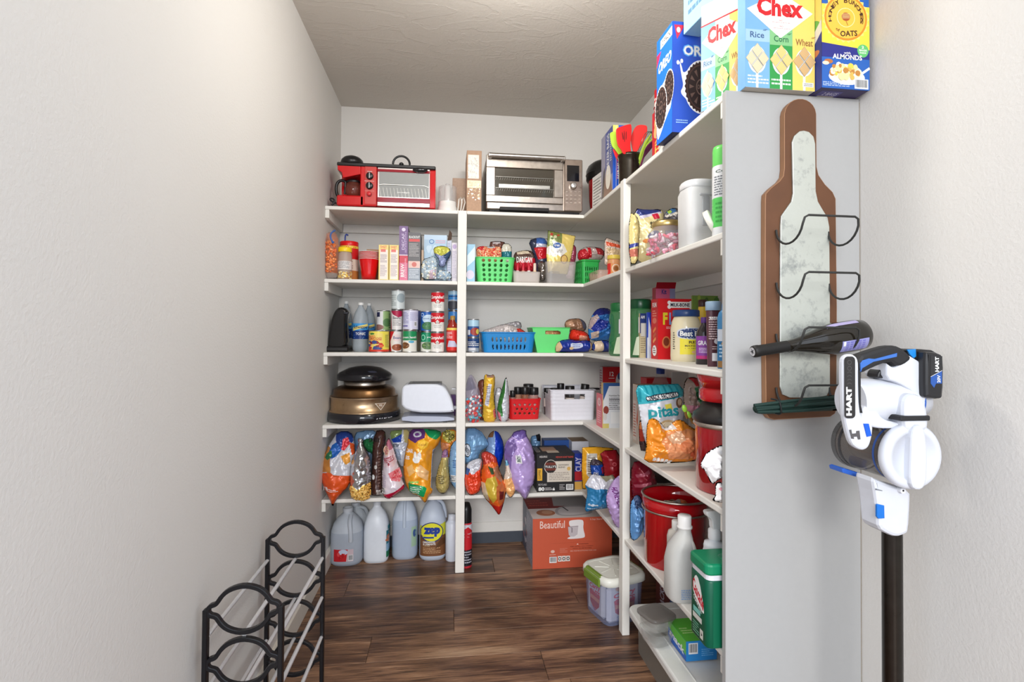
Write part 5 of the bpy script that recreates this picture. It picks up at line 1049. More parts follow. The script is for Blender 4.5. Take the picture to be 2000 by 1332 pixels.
bagz('snack_bag', 'flat grey bag with upright corner behind the clear bag in the blue basket', [(975, 636), (1000, 629), (1016, 627), (1020, 640), (1005, 660), (980, 660)], 2.80, C(150, 146, 150), .012, zs=S4, seed=42)
bagz('snack_bag', 'pack with mixed coloured print showing through the blue basket holes', [(957, 650), (1034, 650), (1034, 683), (962, 683)], 2.73, C(190, 190, 190), .03, zs=S4, seed=43, shapes=[(ellipse(990, 672, 8, 6), C(210, 60, 50)), (ellipse(1012, 670, 7, 7), C(196, 60, 60)), (ellipse(1030, 672, 6, 7), C(220, 206, 80)), (ellipse(975, 668, 6, 6), C(60, 80, 60))])
# green tub with a grip slot
Y = 2.66; ox, q = frame(1073, 687, Y, S4)
t = thing('plastic_tub', 'light green rectangular tub with a grip slot beside the blue basket', 'tub', (ox, Y+.09, S4+.0004)); GR = C(100, 216, 120)
A, B, Cc, Dd = q(1040, 640), q(1113, 641), q(1105, 687), q(1050, 687)
def panel_with_hole(pts, hole, ya, yb):
    r = delaunay_2d_cdt([Vector(p) for p in pts]+[Vector(p) for p in hole], [(i, (i+1) % len(pts)) for i in range(len(pts))]+[(len(pts)+i, len(pts)+(i+1) % len(hole)) for i in range(len(hole))], [], 0, 1e-6)
    V = [tuple(v) for v in r[0]]; F = [f for f in r[2] if inpoly(pts, *[np.array([np.mean([V[k][j] for k in f])]) for j in (0, 1)])[0] and not inpoly(hole, *[np.array([np.mean([V[k][j] for k in f])]) for j in (0, 1)])[0]]
    m = MB(GR); zt = max(p[1] for p in pts); m.add([(v[0], ya+(yb-ya)*v[1]/zt, v[1]) for v in V], F, GR); return m
a_, b_ = q(1065, 653), q(1095, 646); hole = rrect(a_[0], a_[1], b_[0], b_[1], .004, 3)
hT = A[1]; m = panel_with_hole([(Dd[0], 0), (Cc[0], 0), (B[0], hT), (A[0], hT)], hole, -.085, -.09)
x = [Dd[0], Cc[0], B[0], A[0]]; m.add([(x[0], -.085, 0), (x[1], -.085, 0), (x[2], -.09, hT), (x[3], -.09, hT), (x[0], .08, 0), (x[1], .08, 0), (x[2], .09, hT), (x[3], .09, hT)], [(0, 3, 7, 4), (1, 5, 6, 2), (4, 7, 6, 5), (0, 4, 5, 1)], GR)
m.build('tub_walls', 'plastic', t, solid=.0022)
m = MB(GR); m.tube([(x[3], -.09, hT), (x[2], -.09, hT), (x[2], .09, hT), (x[3], .09, hT)], .0032, n=6, closed=True); m.build('rim', 'plastic', t)
p_ = bagz('snack_bag', 'crumpled brown packet glimpsed through the slot of the green tub', [(1052, 645), (1100, 645), (1100, 668), (1054, 668)], 2.71, C(170, 110, 70), .02, zs=S4, seed=44, regions=[([(1066, 642), (1080, 642), (1080, 656), (1066, 656)], C(210, 160, 110))])
m = MB(); 
# bread and buns
bagz('bread_bag', 'clear bag of brown rolls on top beside the green tub', [(1102, 632), (1108, 624), (1120, 622), (1134, 622), (1144, 630), (1146, 642), (1138, 650), (1116, 650), (1104, 642)], 2.74, C(150, 110, 84), .035, zs=S4, seed=45, wr=.005, regions=[([(1132, 622), (1146, 630), (1146, 648), (1136, 640)], C(90, 90, 110)), ([(1104, 630), (1116, 626), (1118, 638), (1106, 640)], C(196, 150, 120))])
bagz('bread_bag', 'bright red-orange bread bag resting on the blue bun packs', [(1112, 652), (1118, 642), (1130, 645), (1145, 648), (1153, 660), (1152, 668), (1126, 668), (1112, 664)], 2.68, C(226, 50, 30), .035, zs=S4, seed=46, wr=.006, regions=[([(1128, 655), (1145, 656), (1145, 667), (1130, 667)], C(226, 150, 120))])
bagz('bun_pack', 'blue pack of long buns at the shelf edge, foremost', [(1084, 686), (1085, 674), (1093, 665), (1112, 662), (1130, 666), (1150, 664), (1158, 672), (1157, 687), (1120, 688), (1088, 688)], 2.645, C(26, 52, 150), .035, zs=S4, seed=47, wr=.004,
    regions=[([(1083, 672), (1092, 664), (1096, 678), (1092, 688), (1083, 688)], C(226, 190, 150)), ([(1151, 668), (1160, 672), (1160, 688), (1150, 688)], C(226, 190, 150))], shapes=[(chaikin([(1112, 669), (1122, 671), (1134, 669), (1137, 676), (1128, 681), (1112, 681)], 2), C(206, 214, 236)), (ellipse(1114, 680, 4, 3), C(232, 200, 150))], texts=[('~', (1116, 672, 1132, 678), C(60, 90, 170), {'n': 2})])
bagz('bun_pack', 'blue pack of buns farther along the corner beyond the foremost one', [(1157, 688), (1156, 672), (1165, 665), (1180, 664), (1196, 668), (1200, 687)], 2.50, C(36, 56, 140), .04, zs=S4, seed=48, regions=[([(1160, 668), (1174, 664), (1176, 686), (1160, 687)], C(230, 206, 176))])
bagz('bread_bag', 'large upright blue bread bag with twisted top in the corner', [(1148, 650), (1150, 630), (1158, 612), (1168, 602), (1184, 601), (1194, 606), (1200, 620), (1200, 650), (1200, 668), (1186, 668), (1166, 666), (1152, 664)], 2.60, C(46, 120, 196), .06, zs=S4, seed=49, wr=.007, gather=(1172, 628),
    regions=[([(1156, 612), (1170, 600), (1198, 602), (1196, 615), (1180, 614), (1160, 618)], C(24, 36, 120)), ([(1148, 640), (1152, 622), (1164, 614), (1168, 622), (1154, 646)], C(180, 160, 160)), ([(1152, 642), (1166, 622), (1184, 628), (1180, 640), (1160, 650)], C(30, 50, 150)), ([(1152, 650), (1164, 646), (1166, 658), (1154, 662)], C(200, 176, 160))])
def juice(x, yt, Y, label, lid, g=None):
    a = at(x, 640, Y=Y); r = .052; h = at(x, yt, Y=Y)[2]-S4; t = thing('detergent_bottle', label, 'bottle', (a[0], Y, S4), 0, g)
    m = MB(C(60, 140, 80)); m.lathe([(r*.85, 0), (r, .008), (r, h*.3), (r*.88, h*.42), (r*.86, h*.55), (r, h*.68), (r*.9, h*.82), (r*.8, h*.86)]); m.build('bottle_body', 'smoke', t)
    m = MB(lid); m.lathe([(r*.84, h*.83), (r*.88, h*.85), (r*.88, h*.97), (r*.8, h), (.001, h)]); m.build('lid', 'plastic', t)
    p = Pr(); p.rect(.35, .5, .9, .85, C(226, 214, 226)); p.poly([(.2, 0), (.8, 0), (.9, .3), (.6, .5), (.3, .4)], C(214, 224, 196)); p.line([(.4, .1), (.5, .3), (.6, .15), (.7, .35)], .03, C(196, 50, 50)); p.build('label_print', t, P_cyl(r*1.0, .01, h*.8, PI*.5), maxlen=(.06, .3), eps=.002); return t
juice(1212, 592, 2.27, 'green ribbed snack jar with dark green lid behind the front post', C(20, 100, 50))
t = juice(1250, 585, 2.12, 'large green snack jar with dark lid east of the front post', C(14, 76, 44))
m = MB(WHT); m.lathe([(.016, .150), (.017, .165), (.001, .167)], n=14); 
p = Pr(); p.rect(0, 0, 1, .55, C(206, 190, 150)); p.rect(0, .55, 1, 1, C(30, 50, 110)); p.text('AM', .1, .88, .7, .95, WHT, bold=.03); p.fine(.1, .1, .85, .5, 8, C(140, 120, 90)); p.rect(.12, .48, .9, .78, C(206, 200, 190))
corner_box('dry_mix_box', 'slim dark blue and beige box before the green snack jar', 'box', 1247, 1250, 1263, 612, .785, S4, C(196, 180, 140), 650, prints={'F': p})
p = Pr(); p.rect(0, 0, 1, 1, C(206, 214, 226)); p.rect(0, .45, 1, 1, C(30, 60, 170)); p.poly([(.2, .3), (.9, .2), (.9, .6), (.3, .9)], C(226, 230, 236))
corner_box('dry_mix_box', 'blue and white box beside the red dog treat box', 'box', 1261.5, 1264, 1273, 610, .80, S4, C(60, 90, 170), 650, prints={'F': p})
# red dog treat box
mk_ = Pr(); mk_.rect(0, 0, 1, 1, C(206, 18, 28)); mk_.rect(.26, .85, .80, .95, WHT); 
for x in (.27, .79): mk_.ell(x, .935, .045, .033, WHT); mk_.ell(x, .865, .045, .033, WHT)
mk_.text('MILK-BONE', .30, .87, .76, .93, C(20, 20, 50), bold=.05); mk_.text('F', .12, .57, .23, .77, C(214, 200, 40), bold=.08); mk_.text('L', .27, .57, .37, .77, C(130, 160, 220), bold=.08); mk_.text('A', .39, .57, .52, .77, C(226, 120, 50), bold=.08); mk_.text('V', .53, .57, .66, .77, C(120, 180, 80), bold=.08); mk_.fine(.2, .5, .5, .545, 2, C(240, 200, 200)); mk_.ell(.2, .28, .1, .1, C(206, 120, 70)); mk_.ell(.2, .29, .07, .07, C(120, 50, 30)); mk_.rect(.8, .96, 1, 1, C(200, 160, 180))
ml = Pr(); ml.rect(0, 0, 1, 1, C(196, 24, 34)); ml.text('FUN', .2, .86, .8, .94, WHT, bold=.05); ml.fine(.2, .7, .8, .82, 3, C(226, 150, 130)); ml.ell(.5, .64, .3, .05, C(214, 110, 90))
for k, yy in enumerate((.45, .36, .28)): ml.line([(.3, yy), (.7, yy+.07)], .16, (C(226, 130, 70), C(190, 90, 60), C(232, 150, 90))[k], .3)
ml.ell(.5, .14, .32, .09, WHT); ml.fine(.3, .09, .7, .2, 3, C(120, 30, 40))
corner_box('dog_treat_box', 'big red dog treat carton with a white bone behind the mayonnaise jar', 'box', 1272, 1285, 1366, 583, .80, S4, C(200, 18, 28), 640, prints={'F': mk_, 'L': ml})
yb_ = at(1285, 640, X=.80)[1]; zt = at(1325, 583, Y=yb_)[2]
p = Pr(); p.rect(0, 0, 1, 1, C(226, 110, 150)); p.rect(.75, 0, 1, 1, C(170, 150, 190)); p.text('Kit', .18, .25, .45, .7, C(50, 50, 130), bold=.05); p.ell(.3, .15, .2, .15, C(236, 190, 160))
p2 = Pr(); p2.rect(0, 0, 1, 1, C(190, 40, 60))
a, b = at(1294, 565, Y=1.98), at(1332, 565, Y=1.98)
hp = at(1310, 560, Y=1.98)[2]-zt; zt2 = at(1310, 583, Y=1.98)[2]
t = carton('wafer_box', 'pink box with torn red flap standing behind the dog treat carton', 'box', b[0]-a[0], .05, at(1310, 561, Y=2.08)[2]-S4, ((a[0]+b[0])/2+.02, 2.11, S4), C(216, 100, 140), prints={'F': Pr().rect(0, 0, 1, 1, C(220, 100, 140)).rect(.72, .0, 1, 1, C(150, 150, 190)).text('Kit', .3, .90, .55, .97, C(50, 50, 130), bold=.05), 'L': p2}, rz=-.1)
m = MB(C(170, 24, 40)); m.box(-(b[0]-a[0])/2, -.025, 0, (b[0]-a[0])/2, -.023, .035); o = m.build('open_flap', 'card', t); o.location = (0, 0, at(1310, 561, Y=2.08)[2]-S4); o.rotation_euler = (.5, 0, 0)
# mayonnaise
Y = 1.72; a, b = at(1311, 650, Y=Y), at(1368, 650, Y=Y); r = (b[0]-a[0])/2; hh = at(1340, 604, Y=Y)[2]-S4
p = Pr(); p.rect(.24, .1, .9, .5, C(236, 220, 60)); p.poly(chaikin([(.2, .46), (.5, .42), (.95, .46), (.97, .58), (.9, .66), (.5, .70), (.2, .66), (.16, .56)], 1), C(206, 212, 226)); p.poly(chaikin([(.22, .48), (.5, .44), (.93, .48), (.94, .58), (.88, .64), (.5, .68), (.24, .64), (.19, .56)], 1), C(26, 52, 110)); p.text('Best Foods', .24, .50, .90, .62, WHT, bold=.05); p.text('REAL', .42, .34, .72, .40, C(60, 50, 30), bold=.03); p.text('MAYONNAISE', .34, .27, .82, .31, C(60, 50, 30), bold=.02); p.fine(.34, .22, .82, .25, 1, C(120, 100, 60)); p.ell(.56, .15, .08, .04, C(236, 190, 160)); p.fine(.06, .2, .12, .6, 8, C(60, 60, 60))
bottle('mayonnaise_jar', 'large cream mayonnaise jar with blue lid and blue and yellow label', 'jar', [(r*.9, 0), (r*.99, .008), (r, hh*.12), (r*.99, hh*.5), (r, hh*.62), (r*.9, hh*.78), (r*.78, hh*.86), (r*.76, hh*.88)], (at(1339.5, 650, Y=Y+r)[0], Y+r, S4), mat='gloss', col=C(226, 214, 180), capprof=[(r*.86, hh*.87), (r*.88, hh*.88), (r*.88, hh*.98), (r*.82, hh), (.001, hh)], capcol=C(36, 66, 120), prints=p, pz=(.01, hh*.92, r*1.0), half=PI*.5, capname='lid')
# pineapple yellow bottle, box behind
p = Pr(); p.rect(0, 0, 1, 1, C(110, 140, 60)); p.blobs(0, .3, 1, 1, 16, [C(70, 110, 40), C(150, 170, 70), C(190, 180, 90)], .1, 4)
corner_box('fruit_box', 'green and yellow fruit print box at the back behind the dark bottles', 'box', 1350, 1352, 1402, 577, .93, S4, C(130, 150, 70), 640, prints={'F': p})
def bot(label, name, x0, x1, yt, Y, col, cap, prof, prints=None, mat='plastic', pzv=(.1, .6), sq=1, capmat='plastic', caph=.12, caprr=.4, zs=S4):
    a, b = at(x0, yt+40, Y=Y), at(x1, yt+40, Y=Y); r = (b[0]-a[0])/2; h = at((x0+x1)/2, yt, Y=Y)[2]-zs
    return bottle(name, label, 'bottle', [(r*x, h*z) for x, z in prof], ((at(x0, yt+40, Y=Y+r*sq)[0]+at(x1, yt+40, Y=Y+r*sq)[0])/2, Y+r*sq, zs), mat=mat, col=col, capprof=[(r*caprr, h*(1-caph)), (r*caprr*1.03, h*(1-caph)+.001), (r*caprr*1.03, h-.002), (r*caprr*.9, h), (.001, h)], capcol=cap, prints=prints, pz=(h*pzv[0], h*pzv[1], r*1.005), squash=sq, capmat=capmat)
bot('yellow mustard bottle with brown cap behind the mayonnaise jar', 'mustard_bottle', 1353, 1392, 584, 1.60+.2, C(238, 200, 60), C(70, 40, 40), [(.95, 0), (1, .02), (1, .4), (.8, .6), (.45, .8), (.4, .9)])
p = Pr(); p.rect(0, 0, 1, 1, C(130, 60, 150)); p.rect(0, 0, 1, .14, C(200, 40, 110)); p.text('GRAPE', .1, .6, .6, .8, WHT, bold=.03); p.fine(.15, .25, .6, .5, 4, C(226, 206, 236))
bot('dark grape juice bottle with purple cap and purple label', 'juice_bottle', 1360, 1391, 619, 1.545, C(34, 26, 32), C(90, 50, 130), [(.95, 0), (1, .02), (1, .62), (.82, .72), (.4, .84), (.38, .9)], p, 'gloss', (.12, .6), caph=.12)
p = Pr(); p.fine(.15, .45, .9, .9, 10, C(206, 180, 180)); p.text('BARBECUE', .2, .84, .85, .89, WHT, bold=.03); p.ell(.5, .42, .12, .05, C(214, 206, 210)); p.rect(.3, .05, .75, .2, C(226, 224, 226)); p.fine(.3, .26, .8, .34, 2, C(200, 170, 170))
bot('tall plum brown sauce bottle upside down on its wide cap', 'sauce_bottle', 1380, 1406, 588, 1.44, C(92, 54, 62), C(150, 176, 200), [(.8, 0), (.84, .02), (.9, .3), (1, .6), (1.04, .85), (1.04, .87)], p, 'plastic', (.05, .85), sq=.7, caph=.14, caprr=1.05)
p = Pr(); p.rect(0, 0, 1, .14, C(150, 110, 60)); p.rect(0, .14, 1, .55, C(40, 110, 160)); p.rect(0, .55, 1, .8, C(206, 214, 226)); p.fine(.1, .2, .9, .5, 4, C(180, 210, 230)); p.ell(.5, .5, .3, .07, C(200, 150, 70))
bot('blue and white labelled bottle tight against the end panel', 'drink_bottle', 1402, 1430, 592, 1.34, C(60, 130, 180), C(50, 120, 180), [(.95, 0), (1, .02), (1, .78), (.8, .86), (.5, .9)], p, 'plastic', (.02, .75), sq=.8)
# ================================================================== SECOND FIXED SHELF (z = S3)
# bronze infrared oven with black base and domed handle lid
Y = 2.79; ox, q = frame(712, 800, Y, S3); sc_ = q(785, 800)[0]
t = thing('countertop_oven', 'round bronze and black domed countertop oven beside the white toaster', 'oven', (ox, Y, S3))
zz = lambda py: max(0.0, at(712, py, Y=Y)[2]-S3)
R0 = (at(784, 800, Y=Y)[0]-at(641, 800, Y=Y)[0])/2; 
def Rr(x0, x1): return (at(x1, 780, Y=Y)[0]-at(x0, 780, Y=Y)[0])/2
h0, h1, h2, h3, h4, h5 = .045, .125, .178, .214, .232, .278
m = MB(C(26, 27, 34)); m.lathe([(R0*.9, .004), (R0, .006), (R0*.985, h0), (R0*.95, h0+.004), (.001, h0+.004)], n=48)
for k in range(4): m.box(R0*.7*math.cos(.8+k*PI/2)-.012, R0*.7*math.sin(.8+k*PI/2)-.012, 0, R0*.7*math.cos(.8+k*PI/2)+.012, R0*.7*math.sin(.8+k*PI/2)+.012, .006)
m.build('base_tray', 'gloss', t)
Rb = Rr(650, 781)
m = MB(C(196, 168, 134)); m.lathe([(Rb*1.03, h0+.004), (Rb*1.04, h0+.007), (Rb*.985, h0+.009), (Rb*.985, h1-.012, C(190, 164, 134)), (Rb*1.0, h1-.008), (Rb*1.0, h1)], n=48); m.build('bronze_ring', 'steel', t)
Rd = Rr(655, 776)
m = MB(C(132, 100, 68)); m.lathe([(Rb*.99, h1+.001), (Rd*1.0, h1+.004), (Rd*.985, h1+.03), (Rd*.93, h1+.04), (Rd*.80, h2-.004), (Rd*.6, h2+.006), (.001, h2+.008)], n=48); m.build('bronze_dome', 'steel', t)
m = MB(C(170, 160, 150)); m.lathe([(Rd*.66, h2+.002), (Rd*.67, h3-.008), (.001, h3-.008)], n=40, cap=False); m.build('metal_collar', 'steel', t)
Rl = Rr(661, 768)
m = MB(C(22, 22, 28)); m.lathe([(Rl*.72, h3-.012), (Rl*.97, h3-.01), (Rl, h3-.004), (Rl, h4), (Rl*.9, h4+.012), (Rl*.6, h5-.012), (Rl*.3, h5-.003), (.001, h5)], n=40, squash=.95); pdm = m.build('power_head', 'gloss', t)
m = MB(C(60, 62, 78)); m.sphere((.03, -Rl*.55, h4+.012), .048, .03, .014, n=16); m.build('control_window', 'gloss', pdm)
p = Pr(); p.poly([(.64, .36), (.76, .36), (.70, .12)], C(226, 216, 200)); p.poly([(.652, .345), (.748, .345), (.70, .15)], C(150, 122, 96)); p.text('IQ', .685, .25, .715, .32, C(236, 230, 220), bold=.04); p.build('emblem', t, P_cyl(Rb*.985+.0005, h0, h1+.07, PI*.5), maxlen=(.03, .3))
p = Pr(); p.text('NUWAVE', .645, .3, .80, .62, C(232, 232, 236), bold=.05, shear=.1); p.text('PRO PLUS', .68, .1, .76, .2, C(190, 190, 196), bold=.02); p.build('lettering', t, P_cyl(R0*.99, 0, h0, PI*.5), maxlen=(.03, .3))
# white toaster seen from its end-on side
Y = 2.64; ox, q = frame(838, 820, Y, S3)
t = thing('toaster', 'white two-slot toaster with grey base band beside the domed oven', 'toaster', (ox, Y, S3)); zf = .006
W8 = C(226, 230, 240)
m = MB(W8); m.slab(chaikin([q(784, 806), q(784, 766), q(786, 755), q(796, 751), q(840, 750), q(862, 752), q(872, 760), q(882, 780), q(887, 800), q(887, 807)], 2), 0, .17, bevel=.010, smooth=True); m.build('toaster_shell', 'plastic', t)
m = MB(C(176, 182, 200)); a, b = q(785, 818), q(887, 808); m.slab(chaikin([(a[0], zf), (a[0]-.001, zf+.030), (0, zf+.027), (b[0], zf+.022), (b[0]+.001, zf)], 1), -.003, .172, bevel=.002); m.build('base_band', 'plastic', t)
m = MB(C(40, 42, 48))
for x in (q(807, 800)[0], q(870, 800)[0]): m.box(x-.008, .01, 0, x+.008, .03, zf+.001); m.box(x-.008, .14, 0, x+.008, .16, zf+.001)
m.build('feet', 'rubber', t)
m = MB(C(120, 120, 122)); zt = q(830, 750.5)[1]; m.box(q(797, 740)[0], .02, zt-.004, q(863, 740)[0], .15, zt+.0025, b=.002); m.build('top_plate', 'steel', t)
m = MB(C(30, 30, 32))
for y in (.05, .10): m.box(q(803, 740)[0], y, zt, q(858, 740)[0], y+.026, zt+.0032)
m.build('bread_slots', 'plastic', t)
m = MB(C(206, 208, 214)); a = q(884, 762); m.box(a[0]-.004, .06, a[1]-.004, a[0]+.018, .10, a[1]+.004, b=.002); m.build('lever', 'plastic', t); m = MB(W8); a = q(887, 800); m.lathe([(.010, 0), (.009, .014), (.001, .014)], axis='x', c=(a[0], .07, a[1]), n=14); m.build('browning_knob', 'plastic', t)
box_px('snack_box', 'purple carton edge hidden behind the white toaster', 'box', 879, 890, 772, 2.86, S3, .06, C(96, 60, 120))
# bags east of the post
bagz('candy_bag', 'clear zip bag of red and white wrapped candy hard against the post', [(912, 742), (918, 730), (924, 734), (930, 745), (937, 762), (941, 790), (940, 815), (930, 827), (914, 826), (909, 800), (909, 760)], 2.645, C(170, 160, 186), .03, zs=S3, seed=51, mat='film', wr=.006,
    regions=[([(910, 740), (922, 736), (930, 758), (910, 764)], C(90, 84, 130))], pebbles=([(910, 772), (938, 772), (941, 815), (928, 826), (910, 824)], 90, [C(206, 50, 50), C(230, 224, 226), C(190, 90, 100), C(100, 170, 190), C(214, 60, 50)], .009))
bagz('snack_bag', 'dark brown bag between the wrapped candy and the yellow bag', [(932, 748), (940, 740), (950, 742), (952, 780), (948, 822), (936, 822), (934, 780)], 2.70, C(110, 56, 44), .02, zs=S3, seed=52)
bagz('candy_bag', 'tall yellow candy bag seen edge-on with a barcode strip', [(945, 737), (948, 730), (958, 734), (964, 730), (968, 740), (964, 775), (968, 800), (969, 823), (955, 826), (942, 822), (943, 790), (944, 760)], 2.65, C(238, 190, 60), .035, zs=S3, seed=53, wr=.006, wf=70,
    regions=[([(950, 731), (964, 731), (964, 737), (950, 737)], C(170, 130, 110)), ([(962, 800), (968, 796), (969, 814), (964, 816)], C(236, 120, 110))], shapes=[([(953, 748), (960, 750), (953, 792), (946, 790)], C(214, 216, 226))], texts=[('~', (949, 752, 957, 788), C(110, 110, 140), {'n': 9})])
bagz('snack_box', 'pale pouch of powder behind the yellow and green-edged bags', [(966, 758), (982, 757), (984, 800), (980, 824), (966, 820)], 2.74, C(206, 208, 216), .015, zs=S3, seed=54, cat='pouch')
bagz('snack_bag', 'green and white folded bag standing edge-on by the red basket', [(988, 733), (992, 748), (995, 780), (995, 810), (990, 824), (976, 824), (970, 805), (974, 780), (980, 760)], 2.655, C(206, 210, 218), .03, zs=S3, seed=55, wr=.005,
    regions=[([(988, 733), (985, 765), (979, 790), (982, 812), (976, 812), (970, 805), (974, 780), (980, 760)], C(50, 120, 60)), ([(968, 798), (976, 806), (980, 826), (968, 826)], C(226, 130, 150))])
tb = tub('plastic_basket', 'small bright red basket holding spice jars next to the white bin', 993, 1057, 780, 815, 2.70, S3, .17, C(206, 22, 28), taper=.88, holes=small_round, rim=.004)
def spice(x0, x1, yt, Y, lab, body=C(200, 150, 120)):
    a, b = at(x0, yt, Y=Y), at(x1, yt, Y=Y); r = (b[0]-a[0])/2; h = at((x0+x1)/2, yt, Y=Y)[2]-S3-.008
    t = thing('spice_jar', lab, 'jar', ((a[0]+b[0])/2, Y, S3+.006), 0, 'spice jars'); m = MB(body); m.lathe([(r*.9, 0), (r*.96, .004), (r*.96, h*.72), (r*.9, h*.78)], n=18); m.build('jar_body', 'smoke', t)
    m = MB(C(226, 216, 206)); m.lathe([(r*.965, h*.3), (r*.965, h*.62)], n=18, cap=False, col=C(226, 212, 204)); m.build('label_band', 'plastic', t)
    m = MB(BLK); m.lathe([(r*.97, h*.76), (r, h*.77), (r, h*.985), (r*.93, h), (.001, h)], n=18); m.build('lid', 'plastic', t); return t
spice(996, 1007, 762, 2.73, 'small spice jar with black lid at the west end of the red basket', C(190, 150, 140))
spice(1004, 1019, 755, 2.77, 'spice jar with black lid, second in the red basket')
spice(1018, 1033, 755, 2.74, 'brown spice jar with black lid in the middle of the red basket', C(170, 110, 80))
spice(1033, 1052, 756, 2.75, 'wide pinkish spice jar with black lid at the east end of the red basket', C(206, 160, 150))
spice(1022, 1042, 749, 2.84, 'tallest spice jar at the back of the red basket')
# white ribbed bin with grip slot
Y = 2.66; ox, q = frame(1118, 818, Y, S3); Wn = C(222, 222, 230)
t = thing('storage_bin', 'large white ribbed plastic bin with grip slot full of black-lidded jars', 'bin', (ox, Y, S3)); dB = .27; xlw, xrw = q(1076, 800)[0], q(1163, 800)[0]; hB = q(1120, 762)[1]; tp = .955
m = MB(Wn); nz = 60; out0 = rrect(0, 0, 1, 1, .09, 4)
N_ = len(out0); vs = []; outl = resample(np.array(rrect(xlw, 0, xrw, dB, .018, 4)), .0032); n = len(outl); cx0, cy0 = (xlw+xrw)/2, dB/2
for j in range(nz+1):
    v = j/nz; k = tp+(1-tp)*v+.006*abs(math.sin(v*PI*8))
    dip = 0
    for i in range(n):
        x, y = outl[i]; zt = hB*v
        if y > .05 and y < dB-.05 and (x < xlw+.004): pass
        vs.append((cx0+(x-cx0)*k, cy0+(y-cy0)*k, zt))
fs = []; a_, b_ = q(1103, 776), q(1142, 767)
for j in range(nz):
    for i in range(n):
        f = (j*n+i, j*n+(i+1) % n, (j+1)*n+(i+1) % n, (j+1)*n+i); c = np.mean([vs[k] for k in f], 0)
        if c[1] < .02 and a_[0] < c[0] < b_[0] and hB*.70 < c[2] < hB*.86: continue
        if c[0] < xlw+.02 and .07 < c[1] < dB-.03 and c[2] > hB*.80: continue
        fs.append(f)
m.add(vs, fs, Wn, True); m.add(vs[:n], [tuple(range(n))[::-1]]); m.build('bin_walls', 'plastic', t, solid=.0025)
m = MB(Wn); m.tube([(xlw, 0, hB), (xrw, 0, hB), (xrw, dB, hB), (xlw, dB, hB), (xlw, dB-.03, hB), (xlw+.001, dB-.04, hB*.8), (xlw+.001, .08, hB*.8), (xlw, .06, hB), (xlw, .004, hB)], .0035, n=8); m.build('rim', 'plastic', t)
for k, (x0, x1, yt_, Yk, lab) in enumerate(((1055, 1066, 760, 2.88, 'behind the west wall of the white bin'), (1062, 1075, 757, 2.84, 'second from the west in the white bin'), (1088, 1102, 748, 2.78, 'standing highest in the white bin'), (1104, 1122, 753, 2.76, 'in the middle of the white bin'), (1128, 1144, 749, 2.77, 'tilted at the east end of the white bin'), (1074, 1090, 757, 2.86, 'low between the taller ones of the white bin'))):
    if k == 0: continue
    o = spice(x0, x1, yt_, Yk, 'black-lidded spice jar '+lab, C(60, 50, 46)); o.rotation_euler = (0, (.12 if k == 4 else 0), 0)
m = MB(C(22, 22, 26)); a = at(1140, 758, Y=2.86); b = at(1172, 756, Y=2.86); m.box(a[0], 2.86, a[2]-.010, b[0], 2.90, a[2], b=.003); cc = ((a[0]+b[0])/2, 2.88, a[2]); m2 = m
t = thing('rolling_pin', 'black rod-like handle resting across the back of the white bin', 'utensil', (cc[0], 2.88, S3)); m.build('handle_bar', 'plastic', t, Matrix.Translation((-cc[0], -2.88, -S3)))
# boxes of the corner / side run
p = Pr(); p.rect(0, 0, 1, 1, C(196, 22, 32)); p.text('12', .35, .80, .55, .9, WHT, bold=.03); p.fine(.3, .74, .6, .77, 1, WHT); p.ell(.85, .7, .2, .16, C(206, 206, 214)); p.ell(.86, .8, .12, .08, C(60, 80, 130))
pl_ = Pr(); pl_.rect(0, 0, 1, 1, C(206, 196, 200)); pl_.fine(.1, .5, .9, .95, 8, C(170, 60, 70))
corner_box('pod_box', 'red coffee pod box standing farthest back in the corner', 'box', 1171, 1177, 1216, 717, .885, S3, C(190, 24, 34), 770, cols={'T': C(196, 24, 34)}, prints={'F': p, 'L': pl_})
p = Pr(); p.rect(0, 0, 1, 1, C(222, 110, 120)); p.ell(.5, .75, .3, .13, C(236, 190, 190)); p.fine(.2, .1, .8, .5, 6, C(240, 190, 196)); p.text('12', .35, .7, .65, .8, C(180, 50, 60), bold=.03)
corner_box('pod_box', 'pink-sided box in front of the red coffee pod box', 'box', 1165, 1176, 1180, 771, .735, S3, C(210, 90, 104), 800, cols={'F': C(196, 170, 120)}, prints={'L': p})
p = Pr(); p.rect(0, 0, 1, 1, C(214, 216, 220)); p.poly([(0, 1), (1, 1), (1, .93), (.3, .93), (0, .6)], C(40, 80, 140)); p.text('Nutrition Facts', .3, .70, .95, .74, C(60, 60, 60), bold=.02); p.fine(.3, .4, .98, .68, 7, C(110, 110, 116)); p.rect(.3, .62, 1, .635, C(60, 60, 60)); p.ell(.15, .4, .14, .09, C(140, 60, 50)); p.ell(.1, .25, .1, .08, C(206, 200, 196)); p.rect(.4, .1, .95, .35, C(226, 226, 226)); p.rect(0, 0, .3, .1, C(206, 190, 110))
corner_box('mix_box', 'white and blue cocoa box with nutrition print beside the front post', 'box', 1174, 1178, 1216, 748, .74, S3, C(200, 170, 110), 800, cols={'T': C(190, 160, 90)}, prints={'F': p})
